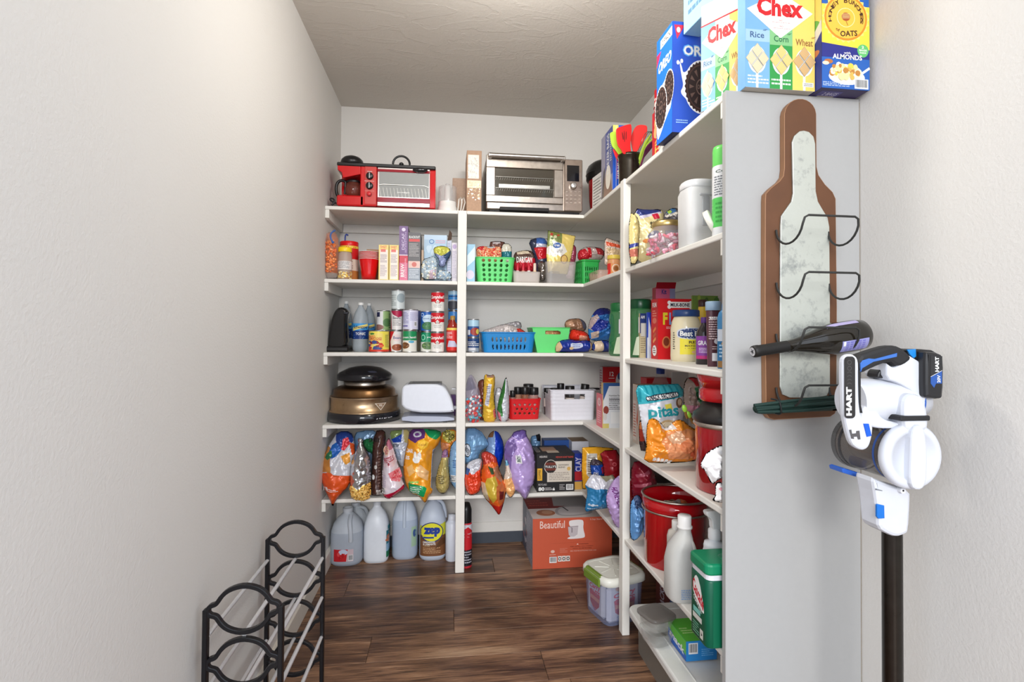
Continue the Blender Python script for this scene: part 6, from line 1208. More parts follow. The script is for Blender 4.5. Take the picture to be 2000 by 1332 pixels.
# side run east of the post
p = Pr(); p.rect(0, 0, 1, 1, C(190, 24, 34))
a = at(1238, 740, Y=2.2)
carton('snack_box', 'red box top half hidden behind the front post', 'box', .12, .08, .24, (1.0, 2.42, S3), C(186, 20, 30))
t = thing('water_bottle', 'large clear water bottle with blue cap at the back of the side shelf', 'bottle', (at(1290, 740, Y=2.30)[0], 2.30, S3)); hb_ = at(1290, 719, Y=2.30)[2]-S3
m = MB(C(190, 190, 190)); m.lathe([(.05, 0), (.056, .01), (.056, hb_*.5), (.05, hb_*.65), (.022, hb_*.88), (.016, hb_*.93)]); m.build('bottle_body', 'clear', t); m = MB(C(40, 60, 140)); m.lathe([(.018, hb_*.91), (.019, hb_*.92), (.019, hb_), (.001, hb_)], n=18); m.build('cap', 'plastic', t)
pb = Pr(); pb.rect(0, 0, 1, 1, C(206, 190, 176)); pb.rect(.1, .05, .7, .72, C(226, 214, 206)); pb.fine(.15, .1, .65, .68, 12, C(200, 110, 80)); pb.poly([(.7, .4), (1, .3), (1, .62)], C(206, 90, 50))
corner_box('cracker_box', 'brown and white cracker box behind the teal and white chip bag', 'box', 1236, 1246, 1300, 752, .77, S3, C(196, 150, 120), 800, cols={'T': C(150, 110, 80)}, prints={'L': pb, 'F': pb})
corner_box('snack_box', 'tall clear plastic case behind the green clips', 'box', 1311, 1313, 1345, 727, .98, S3, C(150, 146, 150), 760, mat='film', flap=False)
bagz('candy_bag', 'holiday red and green candy bag wedged before the red pot', [(1338, 740), (1352, 735), (1366, 740), (1374, 770), (1374, 806), (1352, 812), (1336, 800), (1334, 765)], 1.74, C(150, 130, 120), .04, zs=S3, seed=61, wr=.008,
    regions=[([(1345, 738), (1362, 738), (1364, 752), (1350, 752)], C(196, 20, 34)), ([(1348, 755), (1366, 750), (1360, 790), (1352, 775)], C(20, 100, 60)), ([(1338, 790), (1374, 790), (1374, 806), (1340, 806)], C(190, 130, 150))])
bagz('chip_bag', 'dark sauce-coloured bag edge behind the teal and white chip bag', [(1247, 820), (1258, 822), (1263, 870), (1260, 882), (1249, 880)], 1.93, C(170, 50, 30), .02, zs=S3, seed=62, regions=[([(1247, 862), (1264, 858), (1264, 884), (1247, 884)], C(60, 30, 34)), ([(1247, 818), (1262, 820), (1262, 836), (1247, 838)], C(214, 120, 60))])
bagz('chip_bag', 'tall teal and white striped chip bag behind the orange bag', [(1240, 752), (1262, 752), (1290, 751), (1336, 749), (1336, 800), (1334, 840), (1320, 870), (1264, 872), (1256, 850), (1248, 800)], 1.80, C(222, 224, 232), .04, zs=S3, seed=63, smooth=1, wr=.003, wf=35, lean=.08,
    regions=[([(1239, 751), (1336, 749), (1336, 772), (1290, 780), (1246, 790)], C(60, 180, 196))]+[([(1244+12*k, 752), (1248+12*k, 752), (1251+12*k, 784-1.4*k), (1247+12*k, 785-1.4*k)], C(26, 150, 168)) for k in range(8)],
    shapes=[(chaikin([(1257, 772), (1318, 762), (1320, 770), (1318, 774), (1260, 782), (1256, 778)], 1), C(20, 30, 50)), (chaikin([(1258, 773.5), (1317, 763.5), (1318.5, 770), (1317, 772.5), (1261, 780.5), (1257.5, 777.5)], 1), WHT), (ellipse(1321, 785, 8, 10), C(120, 84, 60)), (ellipse(1322, 784, 5, 7), C(206, 180, 150)), ([(1290, 788), (1302, 785), (1306, 798), (1294, 800)], C(226, 214, 80)), (ellipse(1296, 825, 16, 8), C(206, 176, 130)), (ellipse(1296, 826, 12, 5), C(236, 220, 190))],
    texts=[('SNACK FACTORY', (1260, 767, 1316, 777), C(20, 30, 50), {'bold': .05, 'rot': 8}), ('pitas', (1262, 790, 1318, 818), C(30, 150, 160), {'bold': .05, 'rot': 4}), ('~', (1282, 832, 1310, 842), C(60, 80, 140), {'n': 2})])
bagz('chip_bag', 'big crumpled orange chip bag lying at the edge of the side shelf', [(1264, 822), (1276, 815), (1292, 826), (1300, 838), (1316, 822), (1330, 818), (1352, 836), (1368, 840), (1374, 870), (1372, 896), (1350, 902), (1300, 905), (1256, 903), (1262, 880), (1262, 850)], 1.66, C(232, 140, 30), .05, zs=S3, seed=64, wr=.011, wf=32,
    regions=[([(1284, 858), (1300, 842), (1318, 838), (1340, 836), (1366, 846), (1372, 890), (1330, 896), (1300, 892)], C(232, 150, 96)), ([(1296, 850), (1322, 838), (1334, 862), (1320, 884)], C(240, 190, 150)), ([(1345, 850), (1374, 850), (1376, 896), (1350, 898)], C(226, 110, 60)), ([(1286, 822), (1312, 826), (1316, 836), (1298, 840), (1288, 834)], C(222, 214, 210))],
    shapes=[(rrect(1270+8*k, 890+1.6*k, 1277+8*k, 898+1.6*k, 2, 2), C(226, 224, 220)) for k in range(5)]+[(ellipse(1311, 875, 16, 13), C(236, 160, 110)), (ellipse(1336, 868, 18, 14), C(234, 140, 90)), (ellipse(1350, 882, 10, 8), C(222, 100, 60))])
for k, (px, py, an, lab) in enumerate(((1337, 798, .5, 'green bag clip with brown grip standing higher on the orange bag'), (1345, 810, .9, 'green bag clip with brown grip lower on the orange bag'))):
    Yc = 1.60; c = at(px, py, Y=Yc); t = thing('bag_clip', lab, 'clip', c, 0, 'green bag clips', ry=-an*.6)
    m = MB(C(160, 214, 70)); m.sphere((0, 0, .0), .0085, .006, .013, n=12); m.build('clip_tip', 'plastic', t); m = MB(C(130, 96, 44)); m.box(-.005, -.004, -.034, .005, .004, -.008, b=.003); m.build('grip', 'plastic', t)
# red lidded pot and canister stack at the end panel
Yp_ = 1.42; xc = at(1395, 850, Y=Yp_)[0]+.045; rp = xc-at(1362, 850, Y=Yp_)[0]
t = thing('red_pot', 'glossy red enamel pot with black ringed lid standing by the end panel', 'pot', (xc, Yp_, S3)); hp = at(1390, 822, Y=Yp_-rp*.9)[2]-S3
m = MB(C(170, 20, 30)); m.lathe([(rp*.88, 0), (rp*.94, .005), (rp*.96, hp*.85), (rp*.98, hp*.9)], n=36); m.build('pot_body', 'enamel', t)
m = MB(C(206, 196, 186)); m.lathe([(rp*.99, hp*.86), (rp*1.03, hp*.89), (rp*.99, hp*.93)], n=36, cap=False); m.build('steel_rim', 'steel', t)
m = MB(C(34, 30, 30)); m.lathe([(rp*1.0, hp*.92), (rp*1.04, hp*.96), (rp*1.02, hp*1.03), (rp*.82, hp*1.10), (rp*.75, hp*1.2), (.001, hp*1.2)], n=36); m.build('lid', 'plastic', t)
h2_ = at(1390, 734, Y=Yp_-rp*.8)[2]-S3; ht = hp*1.2+.0005
t2 = thing('red_pot', 'upper red enamel bowl upside down on the black-lidded red pot', 'pot', (xc, Yp_, S3+ht)); hb2 = h2_-ht
m = MB(C(206, 24, 34)); m.lathe([(rp*.80, 0), (rp*.86, .006), (rp*.86, .03), (rp*.80, .045), (rp*.84, hb2*.5), (rp*.93, hb2*.95), (rp*.9, hb2), (.001, hb2)], n=36); m.build('bowl_body', 'enamel', t2)
bagz('plastic_bag', 'crumpled white plastic bag drooping off the shelf beside the end panel', [(1370, 900), (1378, 886), (1392, 876), (1410, 868), (1424, 870), (1424, 930), (1404, 936), (1390, 949), (1378, 920), (1368, 912)], 1.285, C(226, 224, 224), .03, zs=S3, seed=65, mat='soft', wr=.012, wf=60)
bagz('plastic_bag', 'smaller white plastic bag with pink print below the drooping one', [(1396, 945), (1404, 940), (1412, 944), (1422, 944), (1422, 984), (1396, 980), (1390, 976), (1398, 968)], 1.272, C(226, 222, 220), .015, zs=S3, seed=66, mat='soft', wr=.006, shapes=[(ellipse(1405, 953, 4, 3), C(206, 140, 150))])
# ================================================================== LOWEST FIXED SHELF (z = S2)
YF = D-.022   # bags hang over the shelf nose
def bb(n, l, pts, Y, col, th, **k): k.setdefault('zs', S2+.02); k.setdefault('cat', 'bag'); c_ = k.pop('cat'); return bag(n, l, c_, pts, Y, col, th, **k)
bb('cracker_bag', 'light blue bag behind, between the orange-bottomed bag and the brown bag', [(690, 846), (712, 840), (735, 840), (742, 862), (740, 960), (700, 962), (688, 900)], 2.82, C(126, 166, 206), .02, seed=70, zs=S2)
bb('produce_bag', 'green bag corner behind the clear pasta bag', [(710, 858), (726, 856), (738, 866), (738, 880), (730, 888), (714, 880), (708, 868)], 2.74, C(40, 130, 76), .03, seed=71, zs=S2, lean=0, wr=.006)
bb('chip_bag', 'large orange-bottomed chip bag with blue twisted top hanging over the shelf in the corner', [(628, 938), (628, 905), (636, 880), (648, 860), (660, 842), (686, 842), (692, 862), (694, 890), (686, 930), (682, 948), (668, 962), (655, 978), (650, 991), (644, 976), (634, 956)], YF, C(228, 86, 30), .055, seed=72, wr=.007, wf=45, gather=(672, 872), lean=.45,
    regions=[([(628, 924), (640, 920), (648, 916), (656, 922), (684, 928), (700, 900), (700, 836), (620, 836), (620, 930)], C(206, 206, 214)), ([(620, 930), (628, 922), (640, 918), (650, 920), (648, 890), (652, 876), (640, 870), (620, 890)], C(196, 130, 60)), ([(640, 890), (650, 868), (668, 856), (676, 868), (660, 888), (650, 892)], C(30, 96, 180)), ([(650, 876), (640, 884), (636, 892), (642, 896), (652, 888)], C(40, 110, 70)), ([(655, 840), (690, 840), (690, 862), (670, 876), (658, 862)], C(40, 70, 150)), ([(672, 855), (682, 852), (684, 866), (674, 878), (668, 876)], C(220, 50, 64)), ([(684, 862), (697, 870), (696, 884), (688, 888)], C(226, 90, 40)), ([(668, 888), (684, 882), (686, 900), (678, 905)], C(232, 160, 60))],
    texts=[('TTER', (631, 949, 642, 957), WHT, {'bold': .05}), ('~', (640, 951, 664, 958), WHT, {'n': 2})])
bb('pasta_bag', 'clear foil-backed bag of elbow pasta tied at the neck', [(696, 880), (700, 866), (698, 855), (710, 857), (708, 868), (716, 880), (724, 898), (725, 950), (722, 972), (712, 978), (692, 976), (682, 966), (684, 920), (686, 900)], D-.012, C(196, 196, 198), .05, seed=73, mat='silver', wr=.006, gather=(702, 868), lean=.1,
    regions=[([(680, 948), (690, 944), (702, 954), (710, 944), (726, 940), (728, 980), (680, 980)], C(232, 184, 96))], pebbles=([(683, 950), (692, 945), (702, 955), (712, 944), (724, 942), (723, 972), (712, 977), (692, 975)], 170, [C(238, 190, 96), C(246, 206, 120), C(222, 166, 70)], .0085, (1, .35, .38)))
bb('snack_bag', 'dark brown bag with white print between the pasta and the pink pretzel bag', [(730, 842), (752, 838), (754, 860), (748, 880), (746, 930), (748, 966), (734, 969), (723, 966), (726, 900)], 2.63, C(72, 44, 38), .03, seed=74, zs=S2, lean=.2, shapes=[(ellipse(730, 930, 3, 5), WHT), (ellipse(735, 910, 3, 4), C(200, 196, 192))], texts=[('DARK', (722, 853, 744, 862), BLK, {'bold': .04}), ('CHOCOLATE', (736, 954, 748, 966), C(226, 220, 216), {'bold': .05}), ('~', (738, 880, 746, 950), C(120, 90, 80), {'n': 12})])
bb('pretzel_bag', 'white and pink pretzel bag with a crimson bottom hanging at the shelf edge', [(758, 853), (764, 862), (776, 900), (784, 930), (791, 949), (786, 958), (770, 968), (758, 976), (748, 968), (746, 950), (746, 920), (750, 880)], YF+.004, C(228, 216, 226), .045, seed=75, wr=.004, lean=.3,
    regions=[([(752, 853), (760, 850), (768, 874), (762, 880), (750, 876)], C(196, 120, 140)), ([(748, 965), (770, 958), (791, 944), (793, 954), (770, 974), (758, 978), (747, 972)], C(206, 20, 66)), ([(751, 880), (768, 876), (774, 900), (770, 908), (752, 910)], C(232, 204, 210))],
    shapes=[(ellipse(755, 879, 6, 9), C(222, 196, 170)), (ellipse(755, 879, 4.5, 7), C(196, 110, 110)), (ellipse(761, 903, 2, 3), C(150, 20, 50)), ([(760, 920), (780, 912), (786, 928), (782, 938), (766, 934)], C(222, 120, 130))], texts=[('PRETZELS', (750, 890, 770, 900), C(170, 30, 60), {'bold': .03, 'rot': 20}), ('~', (748, 925, 756, 958), C(170, 160, 190), {'n': 9}), ('|', (747, 950, 753, 962), BLK)], pebbles=([(763, 922), (780, 914), (784, 928), (780, 936), (768, 934)], 26, [C(214, 80, 90), C(232, 150, 150), C(196, 50, 60)], .006))
bb('snack_bag', 'white, blue and yellow pouch behind the pink pretzel bag', [(760, 842), (775, 840), (802, 838), (800, 870), (794, 900), (786, 915), (776, 900), (766, 868)], 2.70, C(206, 210, 222), .02, seed=76, zs=S2, lean=.1, regions=[([(760, 840), (786, 838), (784, 852), (764, 858)], C(130, 150, 90)), ([(764, 858), (786, 846), (784, 862), (768, 864)], C(26, 70, 170)), ([(788, 838), (802, 838), (800, 868), (790, 862)], C(206, 190, 130))], texts=[('STEP', (768, 866, 780, 872), C(20, 30, 60), {'bold': .05}), ('~', (772, 876, 786, 898), C(100, 130, 170), {'n': 7})])
t_, P_, loc_, o_ = bb('chip_bag', 'big golden cheddar puffs bag with purple and green top and a green patch', [(800, 838), (826, 837), (860, 840), (862, 850), (858, 866), (846, 880), (845, 910), (842, 940), (846, 960), (838, 968), (832, 982), (826, 980), (818, 968), (800, 962), (792, 945), (787, 920), (790, 890), (796, 865)], YF, C(238, 158, 30), .062, seed=77, wr=.007, wf=38, lean=.30,
    regions=[([(799, 836), (832, 836), (830, 852), (818, 856), (812, 862), (796, 856)], C(96, 50, 120)), ([(826, 836), (862, 840), (862, 850), (852, 856), (838, 850)], C(20, 150, 90)), ([(845, 878), (862, 868), (860, 900), (852, 940), (846, 958), (841, 950), (843, 900)], C(196, 206, 226)), ([(798, 940), (800, 938), (830, 945), (834, 950), (828, 968), (800, 962)], C(22, 166, 96)), ([(812, 912), (822, 902), (838, 918), (836, 936), (818, 924)], C(240, 190, 130)), ([(795, 910), (806, 902), (812, 916), (800, 926)], C(240, 186, 110))],
    shapes=[(ellipse(816, 846, 8, 5), C(190, 190, 200)), (ellipse(816, 846, 5, 2.5), C(96, 50, 120)), (ellipse(812, 886, 3, 9), WHT), (ellipse(820, 885, 4, 8), WHT), (ellipse(814, 893, 7, 6), WHT), ([(818, 858), (828, 854), (839, 860), (834, 870), (824, 874), (816, 866)], C(246, 196, 60))],
    texts=[('DAR', (794, 874, 808, 882), WHT, {'bold': .06}), ('ES', (792, 888, 801, 895), WHT, {'bold': .06}), ('CHEDDAR', (820, 862, 834, 866), C(160, 96, 20), {'bold': .02}), ('~', (802, 944, 826, 962), WHT, {'n': 4}), ('~', (800, 932, 826, 940), C(120, 200, 90), {'n': 1})])
bb('chip_bag', 'yellow and orange bag top with dark lettering leaning against the post', [(864, 840), (892, 838), (894, 856), (890, 870), (884, 900), (872, 890), (862, 880), (860, 860)], 2.68, C(214, 130, 40), .02, seed=78, zs=S2, lean=.1, wr=.006, regions=[([(866, 838), (888, 842), (888, 858), (876, 864), (864, 856)], C(186, 176, 80)), ([(862, 864), (876, 864), (876, 884), (864, 888)], C(200, 130, 90))], texts=[('HONEY', (866, 842, 888, 856), C(60, 50, 20), {'bold': .04, 'rot': -40})])
bb('candy_bag', 'small olive gold foil pouch with a pinched purple top', [(864, 880), (874, 876), (876, 894), (874, 902), (877, 920), (878, 950), (870, 964), (860, 964), (852, 955), (850, 940), (856, 912), (862, 896)], 2.612, C(176, 160, 96), .035, seed=79, wr=.006, gather=(868, 892), lean=.2, regions=[([(860, 872), (880, 872), (878, 892), (862, 894)], C(150, 110, 150))], texts=[('~', (856, 925, 868, 942), C(60, 56, 50), {'n': 5})])
bb('snack_bag', 'light blue bag with a barcode wedged behind the post', [(882, 866), (896, 856), (902, 866), (902, 950), (892, 958), (880, 944), (876, 915), (878, 884)], 2.65, C(130, 172, 212), .03, seed=80, zs=S2, texts=[('|', (880, 926, 890, 940), BLK), ('~', (884, 895, 894, 912), C(40, 90, 150), {'n': 4})])
# east bay
bb('tortilla_bag', 'folded light blue tortilla bag with a dark oval emblem east of the post', [(906, 836), (936, 836), (956, 866), (950, 874), (936, 884), (934, 900), (918, 908), (904, 905), (902, 870)], 2.655, C(120, 166, 208), .045, seed=81, zs=S2, lean=.15, regions=[([(906, 836), (934, 836), (942, 850), (908, 862)], C(110, 150, 190))], shapes=[(ellipse(912, 877, 7, 13), BLK), (ellipse(912, 877, 6, 11.5), C(214, 220, 230))], texts=[('MISSION', (906, 873, 918, 881), C(20, 20, 40), {'bold': .05, 'rot': -50})])
bb('chip_bag', 'bright royal blue chip bag seen edge-on behind the red and yellow bag', [(956, 846), (966, 840), (976, 846), (984, 866), (984, 890), (976, 915), (964, 925), (950, 915), (948, 890), (950, 862)], 2.72, C(16, 60, 190), .04, seed=82, zs=S2, wr=.003, regions=[([(954, 840), (966, 838), (966, 870), (964, 900), (950, 905), (946, 860)], C(140, 170, 214)), ([(956, 838), (966, 838), (962, 852), (954, 854)], C(130, 90, 60))])
bb('gummy_bag', 'small red-orange gummy bag with a white twisted top by the post', [(912, 905), (924, 898), (938, 894), (942, 902), (938, 924), (940, 945), (936, 962), (920, 969), (912, 962), (906, 940), (910, 920)], 2.60, C(226, 66, 34), .04, seed=83, wr=.008, gather=(930, 912), lean=.1, regions=[([(910, 900), (942, 892), (938, 916), (922, 924), (908, 914)], C(206, 206, 214)), ([(906, 912), (918, 914), (914, 926), (906, 926)], C(40, 80, 150))])
bb('chip_bag', 'red, orange and yellow corn snack bag with its point hanging far below the shelf', [(938, 886), (948, 880), (962, 886), (970, 894), (972, 904), (976, 920), (984, 935), (989, 955), (986, 975), (979, 1000), (974, 1007), (968, 998), (958, 985), (944, 970), (940, 950), (938, 925), (944, 905)], YF-.002, C(222, 96, 30), .05, seed=84, wr=.005, wf=42, gather=(955, 896), lean=.35,
    regions=[([(936, 878), (974, 884), (976, 906), (960, 900), (942, 908)], C(190, 60, 44)), ([(950, 930), (966, 925), (972, 945), (968, 970), (962, 980), (950, 960), (946, 944)], C(206, 176, 60)), ([(946, 914), (958, 912), (960, 924), (950, 928)], C(232, 90, 30)), ([(952, 908), (962, 912), (964, 922), (958, 922)], C(50, 80, 40)), ([(968, 945), (980, 940), (988, 955), (984, 975), (974, 980), (968, 966)], C(200, 110, 60)), ([(974, 955), (984, 958), (982, 972), (974, 972)], C(110, 30, 30)), ([(940, 940), (946, 940), (956, 978), (944, 972)], C(206, 190, 160)), ([(960, 984), (982, 984), (976, 1008), (966, 1004)], C(214, 40, 30)), ([(962, 912), (972, 908), (986, 934), (978, 940), (966, 926)], C(170, 110, 80))])
bb('snack_bag', 'small clear bag of pale orange puffs with a clipped top', [(986, 900), (990, 896), (996, 912), (1004, 924), (1008, 945), (1006, 962), (998, 974), (990, 968), (984, 950), (984, 930), (988, 918)], 2.60, C(214, 196, 180), .018, seed=85, wr=.006, mat='foil', lean=.1, regions=[([(984, 936), (1000, 932), (1008, 945), (1004, 966), (996, 970), (986, 958)], C(238, 176, 110)), ([(984, 896), (992, 896), (994, 908), (986, 910)], C(100, 160, 190))])
bb('chip_bag', 'plump lilac foil bag standing with its tip over the shelf edge', [(1000, 850), (1004, 842), (1028, 838), (1028, 850), (1036, 862), (1044, 885), (1046, 910), (1044, 940), (1036, 955), (1030, 972), (1024, 976), (1014, 962), (1004, 955), (994, 930), (986, 905), (984, 875), (990, 860)], YF+.002, C(182, 156, 214), .055, seed=86, wr=.006, wf=40, lean=.30, gather=(1010, 858),
    regions=[([(998, 836), (1030, 836), (1030, 852), (1012, 858), (1000, 852)], C(120, 96, 170)), ([(984, 880), (990, 862), (1004, 856), (1008, 872), (998, 890), (996, 930), (988, 910)], C(120, 96, 160))],
    shapes=[([(1004, 885), (1015, 884), (1017, 900), (1006, 901)], C(226, 226, 230)), ([(1007, 888), (1013, 887), (1014, 897), (1008, 898)], C(90, 110, 100))], texts=[('~', (1028, 945, 1036, 960), C(80, 60, 110), {'n': 5})])
bb('snack_bag', 'small blue and black crumpled packet behind the coffee carton', [(1036, 852), (1046, 850), (1056, 846), (1056, 870), (1054, 940), (1040, 940), (1037, 870)], 2.86, C(110, 150, 190), .02, seed=87, zs=S2, wr=.006, regions=[([(1046, 848), (1058, 846), (1056, 862), (1048, 860)], C(24, 26, 34))])
# black coffee pod carton
p = Pr(); p.rect(0, 0, 1, 1, C(26, 24, 26)); p.rect(.27, .26, .93, .80, C(214, 204, 190)); p.ell(.36, .66, .17, .185, C(206, 200, 190), 28); p.ell(.36, .66, .155, .17, C(30, 24, 24), 28)
for k in range(7): p.rect(.23+.04*k, .56, .25+.04*k, .77, C(150, 60, 40))
p.rect(.2, .62, .52, .70, C(30, 24, 24)); p.text("TULLY'S", .21, .63, .51, .69, WHT, bold=.04); p.text('HAWAIIAN', .57, .68, .84, .72, C(40, 36, 34), bold=.02); p.text('BLEND', .57, .62, .75, .66, C(40, 36, 34), bold=.02); p.ell(.85, .6, .05, .05, C(214, 170, 90)); p.fine(.32, .3, .9, .52, 5, C(160, 150, 140)); p.text('KEURIG', .07, .90, .27, .95, C(206, 200, 196), bold=.03); p.text('MEDIUM ROAST BLEND', .50, .885, .97, .93, C(206, 70, 60), bold=.02)
p.rect(.01, .30, .14, .62, C(226, 172, 50)); p.text('COFFEE', .04, .34, .10, .58, C(40, 30, 20), rot=90, bold=.02); p.text('80', .04, .03, .20, .13, WHT, bold=.06); p.fine(.22, .04, .45, .12, 3, C(200, 196, 196)); p.text('RECYCLABLE', .04, .17, .26, .22, C(190, 186, 186), bold=.01); p.bars(.78, .04, .97, .19); p.fine(.6, .04, .75, .2, 4, C(180, 176, 176)); p.poly([(.42, .04), (.48, .04), (.45, .12)], WHT)
pt = Pr(); pt.rect(.2, .3, .6, .8, C(190, 150, 120)); pt.rect(.3, .1, .62, .35, C(206, 190, 170)); pt.text('KEURIG', .02, .2, .14, .8, C(180, 170, 160), rot=90)
t = box_px('coffee_box', 'black carton of eighty coffee pods with a round striped emblem', 'box', 1049, 1122, 886, 2.632, S2, .20, C(26, 24, 26), prints={'F': p, 'T': pt}, cols={'T': C(44, 40, 40)})
a = at(1090, 852, Y=2.93)
box_px('snack_box', 'dark blue box lying behind the black coffee carton', 'box', 1063, 1113, 860, 2.87, S2, .08, C(40, 80, 150), cols={'T': C(40, 80, 140)})
box_px('snack_box', 'white and tan carton behind the coffee carton toward the corner', 'box', 1117, 1150, 862, 2.80, S2, .12, C(206, 206, 214), cols={'T': C(150, 120, 90)}, prints={'F': Pr().fine(.1, .1, .9, .5, 4, C(150, 160, 180))})
p = Pr(); p.rect(0, 0, 1, 1, C(26, 50, 150)); p.rect(0, .25, 1, .5, C(180, 30, 40)); p.rect(0, 0, 1, .22, C(220, 170, 80)); p.text('CLAY', .1, .5, .9, .9, C(206, 200, 226), bold=.04, rot=90)
box_px('snack_box', 'blue, red and yellow bag-like box between the coffee carton and the yellow bag', 'box', 1122.5, 1137, 886, 2.66, S2, .08, C(26, 50, 150), prints={'F': p})
p = Pr(); p.rect(0, 0, 1, 1, C(120, 96, 120)); p.text('CRISPIX', .1, .3, .9, .7, C(60, 50, 110), bold=.03)
corner_box('cereal_box', 'pink and blue lettered carton high in the dark corner behind the yellow bag', 'box', 1137, 1150, 1200, 836, .84, S2, C(150, 110, 120), 850, prints={'F': Pr().rect(0, 0, 1, 1, C(150, 120, 130)).text('COUNTRY', .3, .86, .9, .93, C(40, 60, 120), bold=.04).text('CRUNCH', .3, .76, .9, .83, C(180, 40, 50), bold=.04).rect(0, 0, .12, 1, C(170, 40, 50))})
bb('chip_bag', 'upright yellow-orange snack bag behind the red pouch in the corner', [(1137, 874), (1160, 872), (1198, 875), (1196, 950), (1170, 958), (1138, 955), (1136, 920)], 2.50, C(232, 168, 40), .03, seed=88, zs=S2, smooth=0, wr=.003, regions=[([(1144, 884), (1164, 884), (1164, 910), (1160, 930), (1150, 932), (1144, 925)], C(206, 200, 190))], texts=[('~', (1146, 890, 1162, 925), C(110, 90, 70), {'n': 8})])
bb('snack_bag', 'small blue and red packet with gold emblem before the yellow bag', [(1152, 898), (1166, 896), (1180, 905), (1182, 925), (1176, 945), (1160, 945), (1154, 925)], 2.42, C(20, 70, 160), .025, seed=89, zs=S2, wr=.006, regions=[([(1152, 896), (1180, 896), (1180, 906), (1154, 908)], C(70, 60, 70)), ([(1172, 912), (1182, 908), (1182, 920), (1174, 924)], C(190, 40, 80))], texts=[('OIO', (1158, 920, 1166, 925), WHT, {'bold': .04})])
bb('coffee_bag', 'dark red pouch with a small pink emblem in the corner', [(1170, 880), (1215, 878), (1216, 960), (1200, 990), (1186, 985), (1178, 905)], 2.36, C(156, 20, 34), .04, seed=90, zs=S2, wr=.003, shapes=[(ellipse(1195, 903, 4, 4), C(206, 90, 100)), (ellipse(1195, 903, 2.5, 2.5), C(156, 20, 34))])
SB = XS-.012
bb('chip_bag', 'teal-blue chip bag with silver-white back slumping off the corner of the shelf', [(1146, 940), (1155, 925), (1168, 928), (1184, 930), (1200, 926), (1202, 950), (1196, 970), (1190, 992), (1176, 994), (1158, 996), (1142, 1001), (1144, 980), (1148, 960), (1142, 948)], 2.245, C(40, 120, 170), .045, seed=91, wr=.007, wf=40, lean=.1, regions=[([(1142, 946), (1152, 922), (1202, 922), (1200, 936), (1186, 952), (1170, 950), (1160, 952), (1148, 950)], C(206, 206, 216)), ([(1168, 925), (1172, 920), (1204, 918), (1204, 932), (1180, 938)], C(150, 146, 120))], texts=[('delites', (1147, 980, 1164, 985), WHT, {'bold': .02}), ('~', (1146, 988, 1176, 993), C(190, 214, 236), {'n': 1}), ('MUI', (1182, 950, 1192, 960), WHT, {'bold': .04})])
bb('chip_bag', 'lilac bag with purple lettering bulging past the front post', [(1196, 940), (1206, 930), (1216, 925), (1222, 960), (1222, 1020), (1212, 1034), (1200, 1026), (1192, 1005), (1184, 985), (1184, 965)], 2.12, C(196, 166, 220), .05, seed=92, wr=.007, lean=.1, texts=[('HONEY EDR', (1184, 960, 1216, 972), C(110, 30, 120), {'bold': .05, 'rot': -75}), ('BELI', (1204, 945, 1220, 951), C(130, 40, 90), {'bold': .05, 'rot': -75})])
# side run, east of the front post
bb('chip_bag', 'dark red striped bag behind the big red pot', [(1234, 902), (1252, 900), (1272, 910), (1282, 935), (1284, 960), (1262, 1026), (1244, 1026), (1232, 950)], 2.05, C(150, 26, 50), .05, seed=93, zs=S2, wr=.007, wf=60, regions=[([(1238, 925), (1262, 915), (1264, 920), (1240, 930)], C(190, 90, 110)), ([(1236, 945), (1262, 935), (1264, 940), (1238, 950)], C(190, 90, 110))])
bb('chip_bag', 'crinkled medium blue bag between the front post and the big red pot', [(1236, 970), (1248, 965), (1256, 980), (1259, 1010), (1256, 1040), (1240, 1058), (1230, 1050), (1230, 990)], 1.93, C(96, 150, 206), .035, seed=94, zs=S2, wr=.009, wf=45, gather=(1244, 985), regions=[([(1234, 962), (1258, 962), (1256, 990), (1240, 992)], C(60, 80, 120))])
Yp = 1.78; xa, xb = at(1254, 1000, Y=Yp)[0], at(1376, 1000, Y=Yp)[0]; rp = (xb-xa)/2*.98; xc = (xa+xb)/2+.005
t = thing('stock_pot', 'big glossy red enamel pot with double steel rim standing open on the side shelf', 'pot', (xc, Yp, S2)); hp = at(1310, 984, Y=Yp-rp)[2]-S2
m = MB(C(176, 8, 20)); m.lathe([(rp*.90, 0), (rp*.935, .006), (rp*.945, hp*.80), (rp*.97, hp*.82), (rp*.985, hp*.97), (rp*.95, hp*.96), (rp*.93, hp*.80), (rp*.9, .02), (.001, .02)], n=48, cap=False); m.build('pot_body', 'enamel', t)
m = MB(C(190, 180, 170)); m.tube([(rp*.99*math.cos(a), rp*.99*math.sin(a), hp*.98) for a in np.linspace(0, 2*PI, 48, endpoint=False)], .0042, n=6, closed=True); m.tube([(rp*.985*math.cos(a), rp*.985*math.sin(a), hp*.79) for a in np.linspace(0, 2*PI, 48, endpoint=False)], .0035, n=6, closed=True); m.build('steel_rims', 'steel', t)
R = random.Random(8)
for k in range(9):
    a = R.uniform(-.9, .9)-PI/2; rr = rp*R.uniform(.2, .7); tt = thing('snack_pack', ['silver wrapped bar nearest the rim', 'silver wrapped bar leaning second', 'small orange packet', 'clear wrapped stick', 'pale grey packet', 'brown packet', 'silver packet lying flat', 'beige packet', 'white packet at the back'][k]+' inside the big red pot', 'packet', (xc+rr*math.cos(a), Yp+rr*math.sin(a)*.8+.02, S2+hp*.80), R.uniform(0, 3), 'packets in the red pot')
    m = MB([C(196, 190, 186), C(170, 166, 166), C(190, 90, 40), C(150, 146, 140), C(206, 200, 196), C(120, 84, 60), C(180, 176, 176), C(190, 170, 150), C(210, 206, 204)][k]); m.box(-.022, -.014, -.05, .022, .014, .022, b=.009); m.build('wrapper', 'foil', tt)
